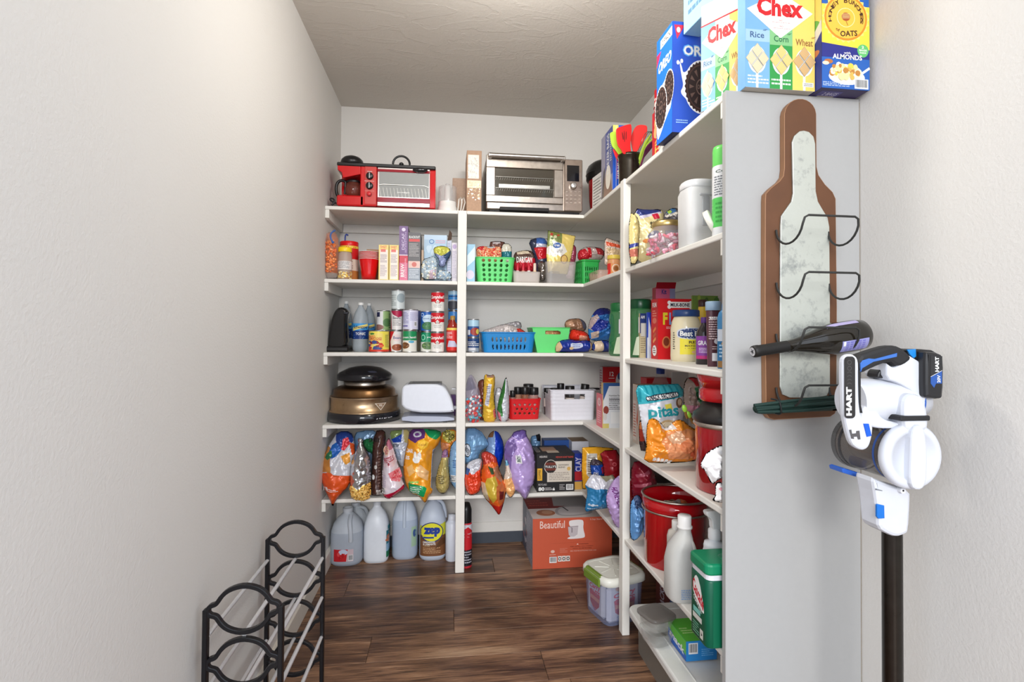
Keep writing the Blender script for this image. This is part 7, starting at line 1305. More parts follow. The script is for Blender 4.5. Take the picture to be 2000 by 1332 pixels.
m = MB(C(60, 40, 36)); m.lathe([(rp*.5, 0), (rp*.9, .0)], n=24)
t = thing('stock_pot', 'red pot with black glass lid behind the big open red pot', 'pot', (.915, 2.24, S2)); m = MB(C(160, 14, 26)); m.lathe([(.11, 0), (.12, .006), (.125, .17)], n=36); m.build('pot_body', 'enamel', t)
m = MB(C(190, 186, 180)); m.lathe([(.126, .168), (.13, .173), (.126, .178)], n=36, cap=False); m.build('steel_rim', 'steel', t); m = MB(C(40, 32, 34)); m.lathe([(.125, .176), (.09, .195), (.03, .203), (.001, .204)], n=36, cap=False); m.build('lid', 'gloss', t)
# cleaners
p = Pr(); p.rect(0, .62, 1, .80, C(120, 96, 84)); p.text('BIG', .1, .66, .4, .76, WHT, bold=.05); p.fine(.15, .2, .8, .55, 8, C(120, 110, 110)); p.rect(0, 0, 1, .16, C(150, 130, 110))
bot('white-capped floor cleaner bottle with a brown band before the big red pot', 'cleaner_bottle', 1303, 1342, 1022, 1.585, C(206, 200, 190), C(226, 224, 220), [(.92, 0), (1, .02), (1, .75), (.86, .84), (.5, .87), (.48, .9)], p, 'milky', (.02, .82), sq=.8, caph=.14, caprr=.5, zs=S2)
Yj = 1.485; a, b = at(1312, 1120, Y=Yj), at(1366, 1120, Y=Yj); wj = (b[0]-a[0])/2; hj = at(1350, 1017, Y=Yj)[2]-S2; cx1 = (a[0]+b[0])/2
t = thing('bleach_bottle', 'white translucent laundry jug with ribbed cap and moulded handle', 'jug', (cx1+.006, Yj+.05, S2)); m = MB(C(214, 214, 210))
m.loft([(0, 0, 0, wj*.9, .04, 3.2), (0, 0, .01, wj, .045, 3.2), (0, 0, hj*.45, wj, .045, 3), (.002, 0, hj*.62, wj*.86, .04, 2.6), (.010, 0, hj*.74, wj*.6, .032, 2.2), (.014, 0, hj*.80, .020, .020, 2), (.014, 0, hj*.84, .019, .019, 2)], n=32); m.build('jug_body', 'milky', t)
m = MB(C(206, 204, 196)); m.tube(chaikin([(.022, -.02, hj*.72), (wj*.72, -.028, hj*.62), (wj*.80, -.034, hj*.42), (wj*.6, -.040, hj*.32)], 2, False), .009, n=8); m.build('handle', 'milky', t)
m = MB(C(228, 226, 224)); m.lathe([(.019, hj*.84), (.0235, hj*.845), (.0235, hj*.87), (.020, hj*.875), (.0205, hj*.99), (.018, hj), (.001, hj)], c=(.014, 0, 0), n=24); m.build('cap', 'plastic', t)
p = Pr(); p.fine(.3, .1, .9, .35, 6, C(120, 160, 206)); p.build('label_print', t, lambda u, v, o: np.c_[-wj+u*2*wj, u*0-.0455-o, v*hj*.5])
Ys = 1.415; a = at(1388, 1050, Y=Ys); t = thing('spray_bottle', 'white ribbed trigger spray bottle behind the green-lidded tub', 'bottle', (a[0]+.012, Ys, S2)); hs_ = at(1388, 992, Y=Ys)[2]-S2
m = MB(C(222, 226, 230)); pr_ = [(.036, 0), (.04, .01)]+[(.040-.012*(k/22)**2+.0012*(k % 2), .02+hs_*.62*k/22) for k in range(23)]+[(.016, hs_*.70), (.014, hs_*.74)]; m.lathe(pr_, n=28); m.build('bottle_body', 'plastic', t)
m = MB(C(232, 232, 232)); m.lathe([(.018, hs_*.72), (.018, hs_*.80), (.012, hs_*.82)], n=20); m.slab(chaikin([(-.030, hs_*.99), (.03, hs_*.97), (.034, hs_*.88), (.012, hs_*.86), (.012, hs_*.80), (-.012, hs_*.80), (-.012, hs_*.9), (-.03, hs_*.94)], 2), -.012, .012, bevel=.003); m.build('trigger_head', 'plastic', t)
m = MB(C(226, 230, 236)); m.tube(chaikin([(.020, 0, hs_*.9), (.034, 0, hs_*.85), (.030, 0, hs_*.76), (.036, 0, hs_*.70)], 2, False), .004, n=8); m.build('trigger', 'plastic', t)
# green-lidded dishwasher pod tub
Yc = 1.262; a, b = at(1345, 1180, Y=Yc), at(1412, 1180, Y=Yc); x0 = at(1384, 1180, Y=1.258)[0]; x1 = x0+.13; w = x1-x0; hc2 = at(1380, 1085, Y=Yc+.05)[2]-S2
ztop = at(1350, 1100, Y=Yc+.02)[2]-S2
t = thing('detergent_tub', 'green-lidded dishwasher pod tub with green and blue wrap jutting off the side shelf', 'tub', ((x0+x1)/2, Yc+.055, S2)); dW = .10
out = lambda k, e=0: rrect(-w/2*k-e, -dW/2*k-e, w/2*k+e, dW/2*k+e, .016, 4)
m = MB(C(0, 84, 60)); m.slab(out(.98), 0, ztop*.80, axis='z', bevel=.004, smooth=True); m.build('tub_body', 'plastic', t)
m = MB(C(222, 222, 228)); m.slab(out(.95), ztop*.80, ztop*.88, axis='z', bevel=.001); m.build('neck_ring', 'plastic', t)
m = MB(C(16, 130, 90)); m.slab(out(1.0, .001), ztop*.86, ztop, axis='z', bevel=.006); m.build('lid', 'plastic', t)
m = MB(C(14, 120, 84)); m.lathe([(.022, 0), (.022, .0015), (.018, .0025), (.001, .0025)], c=(.01, -.01, ztop-.001), n=22); m.build('lid_button', 'plastic', t)
hb3 = ztop*.80
pf = Pr(); pf.rect(0.02, .02, .34, .98, C(0, 96, 66)); pf.rect(.34, .02, .98, .98, C(20, 90, 180)); pf.poly([(.42, .3), (.5, .55), (.58, .62), (.6, .3), (.52, .1)], C(120, 190, 236)); pf.text('ACTION', .5, .72, .95, .82, WHT, bold=.03); pf.fine(.45, .05, .9, .25, 4, C(160, 206, 240)); pf.star(.5, .6, .03, .12, 4, WHT, .6)
pf.build('printed_front', t, lambda u, v, o: np.c_[-w/2*.97+.014+u*(w*.97-.028), u*0-dW/2*.98-o, v*hb3])
pl2 = Pr(); pl2.poly(chaikin([(.1, .78), (.3, .96), (.6, .92), (.95, .58), (.98, .46), (.7, .5), (.1, .66)], 1), WHT); pl2.text('Cascade', .08, .60, .96, .80, C(200, 26, 50), bold=.06, shear=0, rot=-14); pl2.text('COMPLETE', .15, .50, .8, .57, WHT, bold=.04, rot=-12); pl2.rect(.15, .38, .7, .46, C(120, 190, 180)); pl2.rect(.1, .28, .8, .36, C(206, 206, 200)); pl2.fine(.1, .05, .6, .24, 5, C(120, 180, 150)); pl2.rect(.66, .06, .9, .2, C(214, 214, 206)); pl2.star(.78, .13, .03, .07, 3, C(40, 40, 40), .6)
pl2.build('printed_side', t, lambda u, v, o: np.c_[u*0-w/2*.98-o, dW/2*.98-.014-u*(dW*.98-.028), v*hb3])
# ================================================================== ON THE FLOOR, under the lowest shelf
FY = lambda px, py: at(px, py, Z=0)[1]
MILK = C(214, 220, 228)
def gallon(label, x0, x1, yt, Y, col=MILK, mat='milky', capc=None, liquid=None, name='water_jug', handle=1, prints=None, kind='round', rz=0, dk=1):
    a, b = at(x0, 1040, Y=Y), at(x1, 1040, Y=Y); w = (b[0]-a[0])/2; h = at((x0+x1)/2, yt, Y=Y)[2]
    t = thing(name, label, 'jug', ((a[0]+b[0])/2, Y+w*.9*dk, 0), rz, 'jugs on the floor'); dz = w*.95*dk; e = 3.4 if kind == 'square' else 2.8
    m = MB(col); rings = [(0, 0, 0, w*.86, dz*.86, e), (0, 0, .008, w*.96, dz*.96, e), (0, 0, .02, w, dz, e), (0, 0, h*.50, w, dz, e), (0, 0, h*.60, w*.97, dz*.97, 2.8), (0, 0, h*.72, w*.84, dz*.84, 2.5), (0, 0, h*.82, w*.62, dz*.62, 2.2), (0, 0, h*.89, w*.36, dz*.36, 2), (0, 0, h*.91, w*.28, dz*.28, 2), (0, 0, h*.955, w*.28, dz*.28, 2)]
    if liquid: rings = [r+((liquid if r[2] < h*.52 else col),) for r in rings]
    m.loft(rings, n=36); m.build('jug_body', mat, t)
    if capc: m = MB(capc); m.lathe([(w*.31, h*.93), (w*.33, h*.935), (w*.33, h*.99), (w*.28, h), (.001, h)], n=24); m.build('cap', 'plastic', t)
    else: m = MB(C(214, 218, 224)); m.lathe([(w*.30, h*.93), (w*.31, h*.94), (w*.31, h), (w*.26, h), (w*.25, h*.95)], n=24, cap=False); m.build('neck', mat, t)
    if handle:
        m = MB(col); y0 = -dz; pts = {1: [(.02, -w*.35, h*.88), (w*.25, -dz*.85, h*.80), (w*.34, -dz*1.02, h*.66), (w*.36, -dz*1.03, h*.46)], 2: [(w*.25, 0, h*.90), (w*.62, -.004, h*.89), (w*.86, 0, h*.78), (w*.93, 0, h*.62)], 3: [(0, -dz*.3, h*.90), (0, -dz*.72, h*.80), (0, -dz*.95, h*.66), (0, -dz*1.0, h*.5)]}[handle]
        m.tube(chaikin(pts, 2, False), w*.13, n=10); m.build('handle', mat, t)
    if prints: prints.build('label_print', t, lambda u, v, o: np.c_[(u*2-1)*w*.92, u*0-dz*np.clip(1-np.abs((u*2-1)*.92)**e, 0, 1)**(1/e)-.0012-o, v*h], maxlen=(.04, .3))
    return t, w, h
p = Pr(); p.rect(.14, .10, .78, .32, C(214, 190, 196)); p.poly([(.14, .1), (.55, .1), (.6, .32), (.14, .32)], C(206, 30, 40)); p.ell(.45, .27, .15, .05, C(206, 214, 236)); p.bars(.62, .11, .77, .22); p.blobs(.18, .12, .5, .24, 8, [C(226, 80, 80), C(190, 20, 30)], .04, 2)
gallon('clear water gallon jug with a small red and white label nearest the wall', 641, 706.5, 1000, FY(673, 1107), prints=p, liquid=C(192, 200, 212))
gallon('translucent jug at the back above the red-labelled jug', 664, 720, 984, 2.885, handle=2, dk=.5, col=C(196, 202, 208))
pz_ = Pr(); pz_.rect(.62, .18, 1, .95, C(26, 120, 140)); 
t, w_, h_ = gallon('opaque white jug with a teal and green side label', 708, 758, 984, FY(733, 1101), col=C(236, 241, 248), mat='plastic', handle=0, kind='square', name='cleaner_jug', rz=0)
p = Pr(); p.rect(0, .30, 1, .78, C(22, 116, 130)); p.rect(0, .18, 1, .42, C(150, 190, 220)); p.rect(0, .06, 1, .22, C(14, 120, 76)); p.blobs(.1, .45, .9, .72, 8, [C(206, 120, 80), C(226, 200, 190)], .14, 4, .5); p.rect(.1, .8, .9, .9, C(20, 130, 140))
p.build('side_label', t, lambda u, v, o: np.c_[w_*np.clip(1-np.abs((u*2-1)*.8)**3.4, 0, 1)**(1/3.4)+.001+o, (u*2-1)*w_*.95*.8, v*h_*.62+h_*.05], maxlen=(.1, .3))
p = Pr(); p.rect(.80, .2, 1.0, .50, C(170, 200, 170)); p.ell(.93, .4, .07, .06, C(60, 90, 150))
gallon('clear jug with a long moulded ridge, third along the floor', 764, 815, 966, FY(789, 1094), handle=3, col=C(208, 220, 236), liquid=C(190, 204, 224), prints=p)
# floor cleaner jug with round yellow emblem
z = Pr(); z.rect(.0, .08, 1, .40, C(120, 76, 44)); z.poly([(0, .40), (1, .40), (1, .60), (.7, .56), (0, .55)], C(206, 206, 60)); z.ell(.46, .455, .46, .158, C(30, 50, 110), 30); z.ell(.46, .457, .425, .142, C(232, 226, 50), 30); z.text('zep', .14, .385, .80, .535, C(30, 60, 150), bold=.12); z.rect(.13, .36, .55, .385, C(30, 60, 150)); z.text('HARDWOOD', .12, .285, .6, .315, WHT, bold=.05); z.text('& LAMINATE', .12, .255, .62, .28, WHT, bold=.05); z.text('CLEANER', .12, .235, .4, .25, C(214, 190, 150), bold=.02); z.fine(.12, .12, .85, .22, 4, C(200, 160, 120)); z.poly([(.6, .2), (1, .26), (1, .34), (.85, .36), (.7, .28)], C(90, 56, 30))
t, w_, h_ = gallon('gallon floor cleaner jug with round yellow emblem, blue cap and brown label', 818, 872, 972, FY(845, 1095.5), handle=2, col=C(204, 214, 230), capc=C(30, 70, 190), prints=z, name='cleaner_jug')
bo = at(882, 1050, Y=FY(882, 1098)+.03); hq = at(882, 1004, Y=FY(882, 1098)+.03)[2]
bottle('cleaner_bottle', 'plain white bottle with narrow neck beside the narrow post', 'bottle', [(.030, 0), (.033, .004), (.033, hq*.80), (.026, hq*.84), (.022, hq*.86), (.022, hq*.88)], (bo[0]+.002, FY(882, 1098)+.033, 0), col=C(222, 228, 240), capprof=[(.020, hq*.87), (.021, hq*.88), (.019, hq*.99), (.001, hq)], capcol=C(222, 226, 236))
hq = at(912, 985, Y=2.66)[2]; bx = at(912, 1050, Y=2.66)[0]
p = Pr(); p.rect(0, .6, 1, 1, C(206, 206, 214)); p.poly([(0, .3), (1, .3), (1, .8), (.6, .95), (0, .8)], C(196, 30, 40)); p.rect(0, .0, 1, .42, C(28, 26, 34)); p.fine(.1, .1, .9, .4, 5, C(190, 190, 200)); p.rect(0, 0, 1, .05, C(190, 40, 50))
bottle('spray_can', 'black-capped red and black aerosol can half behind the narrow post', 'can', [(.028, 0), (.030, .003), (.030, hq*.68), (.026, hq*.72)], (bx-.004, 2.685, 0), col=C(190, 40, 50), mat='plastic', capprof=[(.028, hq*.70), (.029, hq*.72), (.028, hq*.9), (.018, hq), (.001, hq)], capcol=BLK, prints=p, pz=(.002, hq*.68, .0302))
# mixer carton
OR = C(198, 88, 60)
f = Pr(); f.rect(0, 0, 1, 1, OR); f.text('Beautiful', .09, .80, .40, .95, C(236, 210, 200), bold=.01); f.text('5.3qt Stand Mixer', .72, .93, .97, .97, C(226, 190, 180)); f.line([(.22, .495), (.80, .51)], .004, C(150, 60, 40), .6)
WM = C(232, 226, 226); f.poly(chaikin([(.45, .92), (.47, .95), (.62, .96), (.64, .9), (.63, .78), (.66, .62), (.64, .58), (.44, .57), (.43, .6), (.52, .64), (.53, .80), (.46, .82)], 2), WM); f.poly([(.44, .82), (.57, .83), (.56, .66), (.52, .62), (.47, .62), (.45, .66)], C(196, 186, 190)); f.line([(.44, .82), (.57, .83)], .012, C(110, 90, 96), .6); f.line([(.47, .80), (.49, .80), (.49, .70)], .008, C(80, 60, 70), .6)
f.text('WARNING', .58, .455, .70, .475, C(90, 30, 20), bold=.04); f.poly([(.55, .455), (.575, .455), (.562, .48)], C(236, 210, 200)); f.text('KEEP HANDS AND UTENSILS', .47, .41, .76, .43, C(90, 30, 20), bold=.02); f.text('AWAY FROM BEATERS', .5, .37, .74, .39, C(90, 30, 20), bold=.02); f.text('SEE INSTRUCTIONS FOR USE', .47, .32, .8, .34, C(226, 190, 176), bold=.01); f.fine(.34, .3, .44, .4, 4, C(210, 130, 110)); f.ell(.25, .335, .025, .03, C(226, 190, 176)); f.fine(.21, .26, .29, .285, 1, C(226, 190, 176))
f.bars(.21, .11, .30, .23)
for k in range(3): f.rect(.315+.052*k, .13, .362+.052*k, .24, C(232, 226, 220)); f.ring(.338+.052*k, .185, .018, .036, .008, C(20, 20, 20), 12, q=2)
tp_ = Pr(); tp_.rect(0, 0, 1, 1, C(214, 204, 200)); tp_.rect(0, .45, 1, 1, C(120, 28, 26)); tp_.poly([(.35, .55), (.40, 1), (.9, 1), (.85, .5)], C(150, 146, 146)); tp_.poly(chaikin([(.3, .12), (.36, .5), (.70, .56), (.82, .4), (.8, .14), (.5, .05)], 2), C(170, 166, 168)); tp_.poly(chaikin([(.34, .16), (.40, .46), (.68, .5), (.78, .38), (.76, .18), (.5, .1)], 2), C(206, 200, 200)); tp_.ell(.2, .25, .12, .14, C(170, 110, 80)); tp_.ell(.22, .27, .07, .08, C(200, 150, 120)); tp_.line([(.46, .5), (.5, .3)], .02, C(30, 26, 30)); tp_.fine(.03, .55, .3, .9, 3, C(170, 70, 60))
ls_ = Pr(); ls_.rect(0, 0, 1, 1, C(150, 152, 168)); ls_.rect(0, 0, .4, 1, C(90, 96, 116)); ls_.fine(.4, .1, .95, .9, 12, C(190, 190, 206)); ls_.blobs(.05, .2, .4, .7, 8, [C(150, 100, 110), C(206, 200, 210)], .07, 3)
yk = at(1042, 1112, Z=0)[1]; a, b = at(1040, 1112, Y=yk), at(1195, 1100, Y=yk); zt = at(1040, 1014, Y=yk)[2]
yb2 = at(1022, 1041, Z=0)[1]
carton('mixer_box', 'large orange-red mixer carton with white lettering on the floor in the corner', 'box', b[0]-a[0], min(yb2, 2.95)-yk, zt, ((a[0]+b[0])/2, (min(yb2, 2.95)+yk)/2, .0002), OR, cols={'T': C(206, 198, 196), 'L': C(160, 160, 172)}, prints={'F': f, 'T': tp_, 'L': ls_})
# clear tub with white lid and green latch
A = at(1187, 1228, Z=0); Bf = at(1139, 1184, Z=0); dv = Bf[:2]-A[:2]; ang = math.atan2(-dv[0], dv[1]); bd = float(np.hypot(*dv))/2*1.04; bw = .098; bh = (at(1187, 1142, Y=A[1])[2])
ctr = A[:2]+np.array([math.cos(ang)*bw*.9-math.sin(ang)*bd*.92, math.sin(ang)*bw*.9+math.cos(ang)*bd*.92])
t = thing('storage_tub', 'clear tub with white lid and green latch full of white and red treat bags', 'tub', (ctr[0], ctr[1], .0003), ang)
m = MB(C(150, 160, 196)); m.loft([(0, 0, 0, bw*.86, bd*.86, 6), (0, 0, .01, bw*.90, bd*.90, 6), (0, 0, bh*.96, bw*.97, bd*.97, 6)], n=48); m.build('clear_walls', 'film', t)
m = MB(C(226, 226, 216)); m.loft([(0, 0, bh*.93, bw*1.06, bd*1.06, 5), (0, 0, bh*.94, bw*1.09, bd*1.09, 5), (0, 0, bh*1.06, bw*1.08, bd*1.08, 5), (0, 0, bh*1.12, bw*1.0, bd*1.0, 5), (0, 0, bh*1.105, bw*.88, bd*.88, 5), (0, 0, bh*1.10, bw*.86, bd*.86, 5)], n=48); lid_ = m.build('lid', 'plastic', t)
m = MB(C(214, 214, 204))
for k in range(8): a = 2*PI*k/8+.3; m.tube([(.02*math.cos(a), .02*math.sin(a), bh*1.10), (bw*.8*math.cos(a), bd*.8*math.sin(a), bh*1.102)], .0022, n=5)
m.build('lid_ribs', 'plastic', lid_)
m = MB(C(110, 136, 50)); m.box(-bw*1.14, -bd*.62, bh*.86, -bw*1.04, bd*.62, bh*1.07, b=.006); m.box(-bw*1.08, -bd*.6, bh*1.04, -bw*.86, bd*.6, bh*1.12, b=.006); m.build('latch', 'plastic', t)
m = MB(C(110, 136, 50)); m.box(bw*1.04, -bd*.62, bh*.86, bw*1.12, bd*.62, bh*1.1, b=.006); m.build('latch', 'plastic', t)
def treat(name, lab, face):
    tt = thing(name, lab, 'bag', (0, 0, 0), 0, 'treat bags in the clear tub'); tt.matrix_world = Matrix.Translation((ctr[0], ctr[1], .004)) @ Matrix.Rotation(ang, 4, 'Z')
    m = MB(C(206, 208, 220)); hb = bh*.86
    if face == 'F': m.box(-bw*.80, -bd*.82, 0, bw*.80, -bd*.50, hb, b=.014)
    else: m.box(-bw*.84, -bd*.46, 0, -bw*.52, bd*.8, hb, b=.014)
    m.build('bag_body', 'foil', tt); p = Pr(); p.poly([(.15, .3), (.5, .1), (.85, .3), (.9, .62), (.1, .62)], C(170, 60, 60)); p.text('Carry', .08, .68, .92, .84, C(200, 44, 56), bold=.07, rot=6); p.text('OUTS', .12, .52, .9, .68, C(196, 40, 50), bold=.07, rot=4); p.rect(.15, .4, .85, .5, C(200, 130, 100)); p.ell(.4, .92, .25, .07, C(196, 150, 110)); p.fine(.2, .05, .8, .2, 3, C(120, 130, 180)); p.text('BITES', .2, .26, .8, .38, C(150, 30, 40), bold=.05)
    if face == 'F': p.build('print', tt, lambda u, v, o: np.c_[-bw*.66+u*bw*1.32, u*0-bd*.82-o, v*hb])
    else: p.build('print', tt, lambda u, v, o: np.c_[u*0-bw*.84-o, bd*.66-u*bd*1.0, v*hb])
treat('treat_bag', 'white bag with red lettering pressed to the wide front of the clear tub', 'F'); treat('treat_bag', 'white bag with red lettering pressed to the latch side of the clear tub', 'L')
# things in the dark under the side shelf
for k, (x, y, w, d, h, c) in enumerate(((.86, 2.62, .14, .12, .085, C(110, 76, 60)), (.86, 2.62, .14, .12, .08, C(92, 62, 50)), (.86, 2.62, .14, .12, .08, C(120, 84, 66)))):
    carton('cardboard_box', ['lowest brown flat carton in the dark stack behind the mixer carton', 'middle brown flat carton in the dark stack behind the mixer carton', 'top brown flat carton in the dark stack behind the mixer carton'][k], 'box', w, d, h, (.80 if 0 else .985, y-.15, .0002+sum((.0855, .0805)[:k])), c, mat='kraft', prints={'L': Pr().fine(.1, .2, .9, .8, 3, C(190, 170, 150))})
carton('snack_box', 'dark blue and red printed carton under the side shelf behind the glass containers', 'box', .16, .14, .20, (.96, 2.05, .0002), C(36, 60, 120), prints={'F': Pr().rect(0, 0, 1, 1, C(40, 70, 140)).blobs(0, 0, 1, 1, 14, [C(150, 60, 50), C(90, 120, 170), C(60, 40, 50), C(170, 130, 90)], .12, 4), 'L': Pr().rect(0, 0, 1, 1, C(90, 40, 36)).text('SNACKS', .3, .2, .6, .8, C(190, 190, 206), rot=90, bold=.03)})
# white lidded storage trunk that carries the glassware
zt = .150
# its front long edge runs from (1222,1182) to (1345,1332)
ex = at(1240, 1200, Z=zt); x0t = at(1262, 1240, Z=zt)[0]
yfar = at(1226, 1180, Z=zt)[1]
t = thing('storage_box', 'long white-lidded grey storage box under the lowest side shelf', 'storage box', (x0t, 0, 0))
L_ = rrect(x0t, YP+.012, XW-.01, yfar, .045, 6); M = Matrix.Translation((-x0t, 0, 0))
m = MB(C(120, 116, 108)); m.slab(rrect(x0t+.03, YP+.03, XW-.02, yfar-.03, .03, 5), 0, zt-.02, axis='z'); m.build('box_body', 'plastic', t, M)
m = MB(C(226, 226, 222)); m.slab(L_, zt-.028, zt, axis='z', bevel=.006); m.build('lid', 'plastic', t, M)
m = MB(C(226, 226, 222)); R1 = resample(np.array(rrect(x0t+.055, YP+.05, XW-.05, yfar-.05, .03, 6)), .02); m.tube([(x, y, zt+.0005) for x, y in R1], .0035, n=6, closed=True); m.build('lid_ridge', 'plastic', t, M)
# glass containers on it
def glassbox(lab, cx, cy, z, w, d, h, rz):
    t = thing('food_container', lab, 'container', (cx, cy, z), rz, 'glass food containers')
    m = MB(C(190, 190, 186)); m.loft([(0, 0, 0, w*.80, d*.80, 4), (0, 0, .006, w*.86, d*.86, 4), (0, 0, h*.9, w*.96, d*.96, 4), (0, 0, h*.96, w*1.02, d*1.02, 4), (0, 0, h*.9, w*.93, d*.93, 4), (0, 0, .012, w*.8, d*.8, 4)], n=32); m.build('glass_dish', 'clear', t); return t
gy = 1.70; gx = at(1283, 1190, Y=gy)[0]
glassbox('lower glass food dish with a round lug nested under the grey-lidded one', gx, gy, zt+.001, .048, .048, .045, .3)
t = glassbox('glass food dish with smoke grey lid stacked on another glass dish', gx, gy+.005, zt+.048, .050, .050, .040, .3)
m = MB(C(110, 104, 100)); m.loft([(0, 0, .036, .051, .051, 4), (0, 0, .038, .054, .054, 4), (0, 0, .045, .054, .054, 4), (0, 0, .048, .050, .050, 4)], n=32); m.build('grey_lid', 'smoke', t)
ga = at(1300, 1240, Z=zt)
t = thing('silicone_grip', 'small olive grey tag lying on the white storage lid', 'tag', (ga[0], ga[1], zt+.004), .2); m = MB(C(120, 118, 106)); m.slab(rrect(-.018, -.035, .018, .035, .010, 4), 0, .008, axis='z', bevel=.002); m.build('grip_body', 'rubber', t)
# blue-green wrap box lying by the panel
e0 = at(1340, 1295, Z=zt); e1 = at(1400, 1290, Z=zt); e2 = at(1316, 1248, Z=zt)
p = Pr(); p.rect(0, 0, 1, 1, C(36, 130, 200)); p.bars(.08, .35, .38, .9); p.fine(.5, .2, .9, .6, 4, C(110, 180, 230))
pl3 = Pr(); pl3.rect(0, 0, 1, 1, C(50, 100, 190)); pl3.poly([(0, 1), (0, .7), (.4, .5), (1, .3), (1, 1)], C(96, 186, 60)); pl3.text('snack', .08, .25, .92, .62, WHT, bold=.05, rot=-8)
ptp = Pr(); ptp.rect(0, 0, 1, 1, C(90, 184, 60)); ptp.poly([(.5, 0), (1, 0), (1, 1), (.8, 1)], C(40, 130, 190)); ptp.fine(.1, .3, .5, .6, 3, C(190, 226, 150))
dx_ = float(np.hypot(e1[0]-e0[0], e1[1]-e0[1])); dd_ = float(np.hypot(e2[0]-e0[0], e2[1]-e0[1])); an = math.atan2(e1[1]-e0[1], e1[0]-e0[0]); un = np.array([math.cos(an), math.sin(an)]); vn = np.array([-un[1], un[0]]); cc = e0[:2]+un*dx_/2+vn*dd_/2
carton('wrap_box', 'blue and green sandwich bag box lying on the white storage lid', 'box', dx_, dd_, .062, (cc[0], cc[1], zt+.0045), C(36, 120, 190), cols={'T': C(90, 184, 60)}, prints={'F': p, 'L': pl3, 'T': ptp}, rz=an)
# ================================================================== bottle board on the end panel
YS = YP-.018; YBd = YS-.019
def cr(x, y, ox_, oy_, s): return (ox_+x/s, oy_+y/s)
c0 = at(1562, 520, Y=YS); t = thing('bottle_board', 'brown wooden bottle-shaped wall rack with a galvanised plate and four wire cradles', 'wine rack', (c0[0], YS, at(1562, 819, Y=YBd)[2])); OB = np.array(t.location); MI = Matrix.Translation((-OB[0], -OB[1], -OB[2]))
k1 = lambda P: [cr(x, y, 1440, 180, 3.027) for x, y in P]
brd = k1([(278, 450), (278, 130)])+k1(ellipse(373, 135, 95, 97, 16, 180, 0)[1:-1] if 0 else [(373-95*math.cos(a), 135-97*math.sin(a)) for a in np.linspace(.1, PI-.1, 12)])+k1([(468, 130), (470, 440), (482, 490), (520, 545), (565, 590), (583, 630)])+[(1635, 600), (1634, 800), (1631, 808), (1622, 814), (1512, 820), (1502, 817), (1496, 808), (1494, 600)]+k1([(165, 640), (168, 600), (200, 565), (250, 525), (272, 495)])
m = MB(C(100, 64, 40)); m.slab(pxpoly(brd, YBd), YBd, YS-.0005, bevel=.0015, side=C(156, 112, 78)); bo_ = m.build('wooden_board', 'wood', t, MI)
nt = MATS['wood'].node_tree
plt = k1([(322, 600), (316, 300), (330, 262), (360, 236), (385, 232), (415, 240), (442, 268), (452, 310), (455, 590), (468, 650), (500, 705), (525, 745), (535, 800)])+[(1618, 600), (1618, 760), (1612, 772), (1590, 776), (1540, 776), (1526, 770), (1521, 755), (1521, 600)]+k1([(248, 790), (252, 735), (280, 695), (312, 650)])
gm = mk('galvanised', .42, metal=.55, mottle=.12, bump=.35, bscale=90)
vz = gm.node_tree.nodes; v = vz.new('ShaderNodeTexNoise'); v.inputs['Scale'].default_value = 38; v.inputs['Detail'].default_value = 6; v.inputs['Roughness'].default_value = .7; g2 = vz.new('ShaderNodeTexNoise'); g2.inputs['Scale'].default_value = 7
tcn = [n for n in vz if n.type == 'TEX_COORD'][0]; L = gm.node_tree.links; L.new(tcn.outputs['Object'], v.inputs['Vector']); L.new(tcn.outputs['Object'], g2.inputs['Vector'])
ad = vz.new('ShaderNodeMath'); ad.operation = 'ADD'; L.new(v.outputs['Fac'], ad.inputs[0]); L.new(g2.outputs['Fac'], ad.inputs[1]); rp_ = vz.new('ShaderNodeValToRGB'); rp_.color_ramp.elements[0].position = .74; rp_.color_ramp.elements[0].color = (*C(140, 144, 144), 1); rp_.color_ramp.elements[1].position = 1.1; rp_.color_ramp.elements[1].color = (*C(200, 204, 196), 1)
dv2 = vz.new('ShaderNodeMath'); dv2.operation = 'MULTIPLY'; dv2.inputs[1].default_value = 1.0; L.new(ad.outputs[0], dv2.inputs[0]); L.new(dv2.outputs[0], rp_.inputs[0]); L.new(rp_.outputs[0], vz['Principled BSDF'].inputs['Base Color'])
m = MB(C(196, 200, 194)); m.slab(pxpoly(plt, YBd), YBd-.006, YBd-.0005, bevel=.0012, side=C(110, 96, 84)); m.build('galvanised_plate', 'galvanised', t, MI)
for k, (xa, ya) in enumerate(((1517, 449), (1517.5, 552), (1517, 652), (1517, 757))):
    L0 = at(xa, ya, Y=YBd-.006); R0_ = at(1618.5+(k > 0)*1.5, ya+2, Y=YBd-.006); pts = []
    dp, dr_, up_ = .100, .046, .008
    def arc(x, z): return [(x, YBd-.004-dp*(1-math.cos(a))/2, z-dr_*math.sin(a)+up_*a/PI) for a in np.linspace(0, PI*.92, 12)]
    a1 = arc(L0[0], L0[2]); a2 = arc(R0_[0], L0[2]); e1, e2 = a1[-1], a2[-1]
    bar = [(e1[0]+.003, e1[1]-.003, e1[2]+.014), (e1[0]+.012, e1[1]-.004, e1[2]+.019), (e2[0]-.012, e2[1]-.004, e2[2]+.019), (e2[0]-.003, e2[1]-.003, e2[2]+.014)]
    m = MB(C(44, 44, 42)); m.tube(a1+bar+a2[::-1], .0026, n=8); m.build('wire_cradle', 'rubber', t, MI)
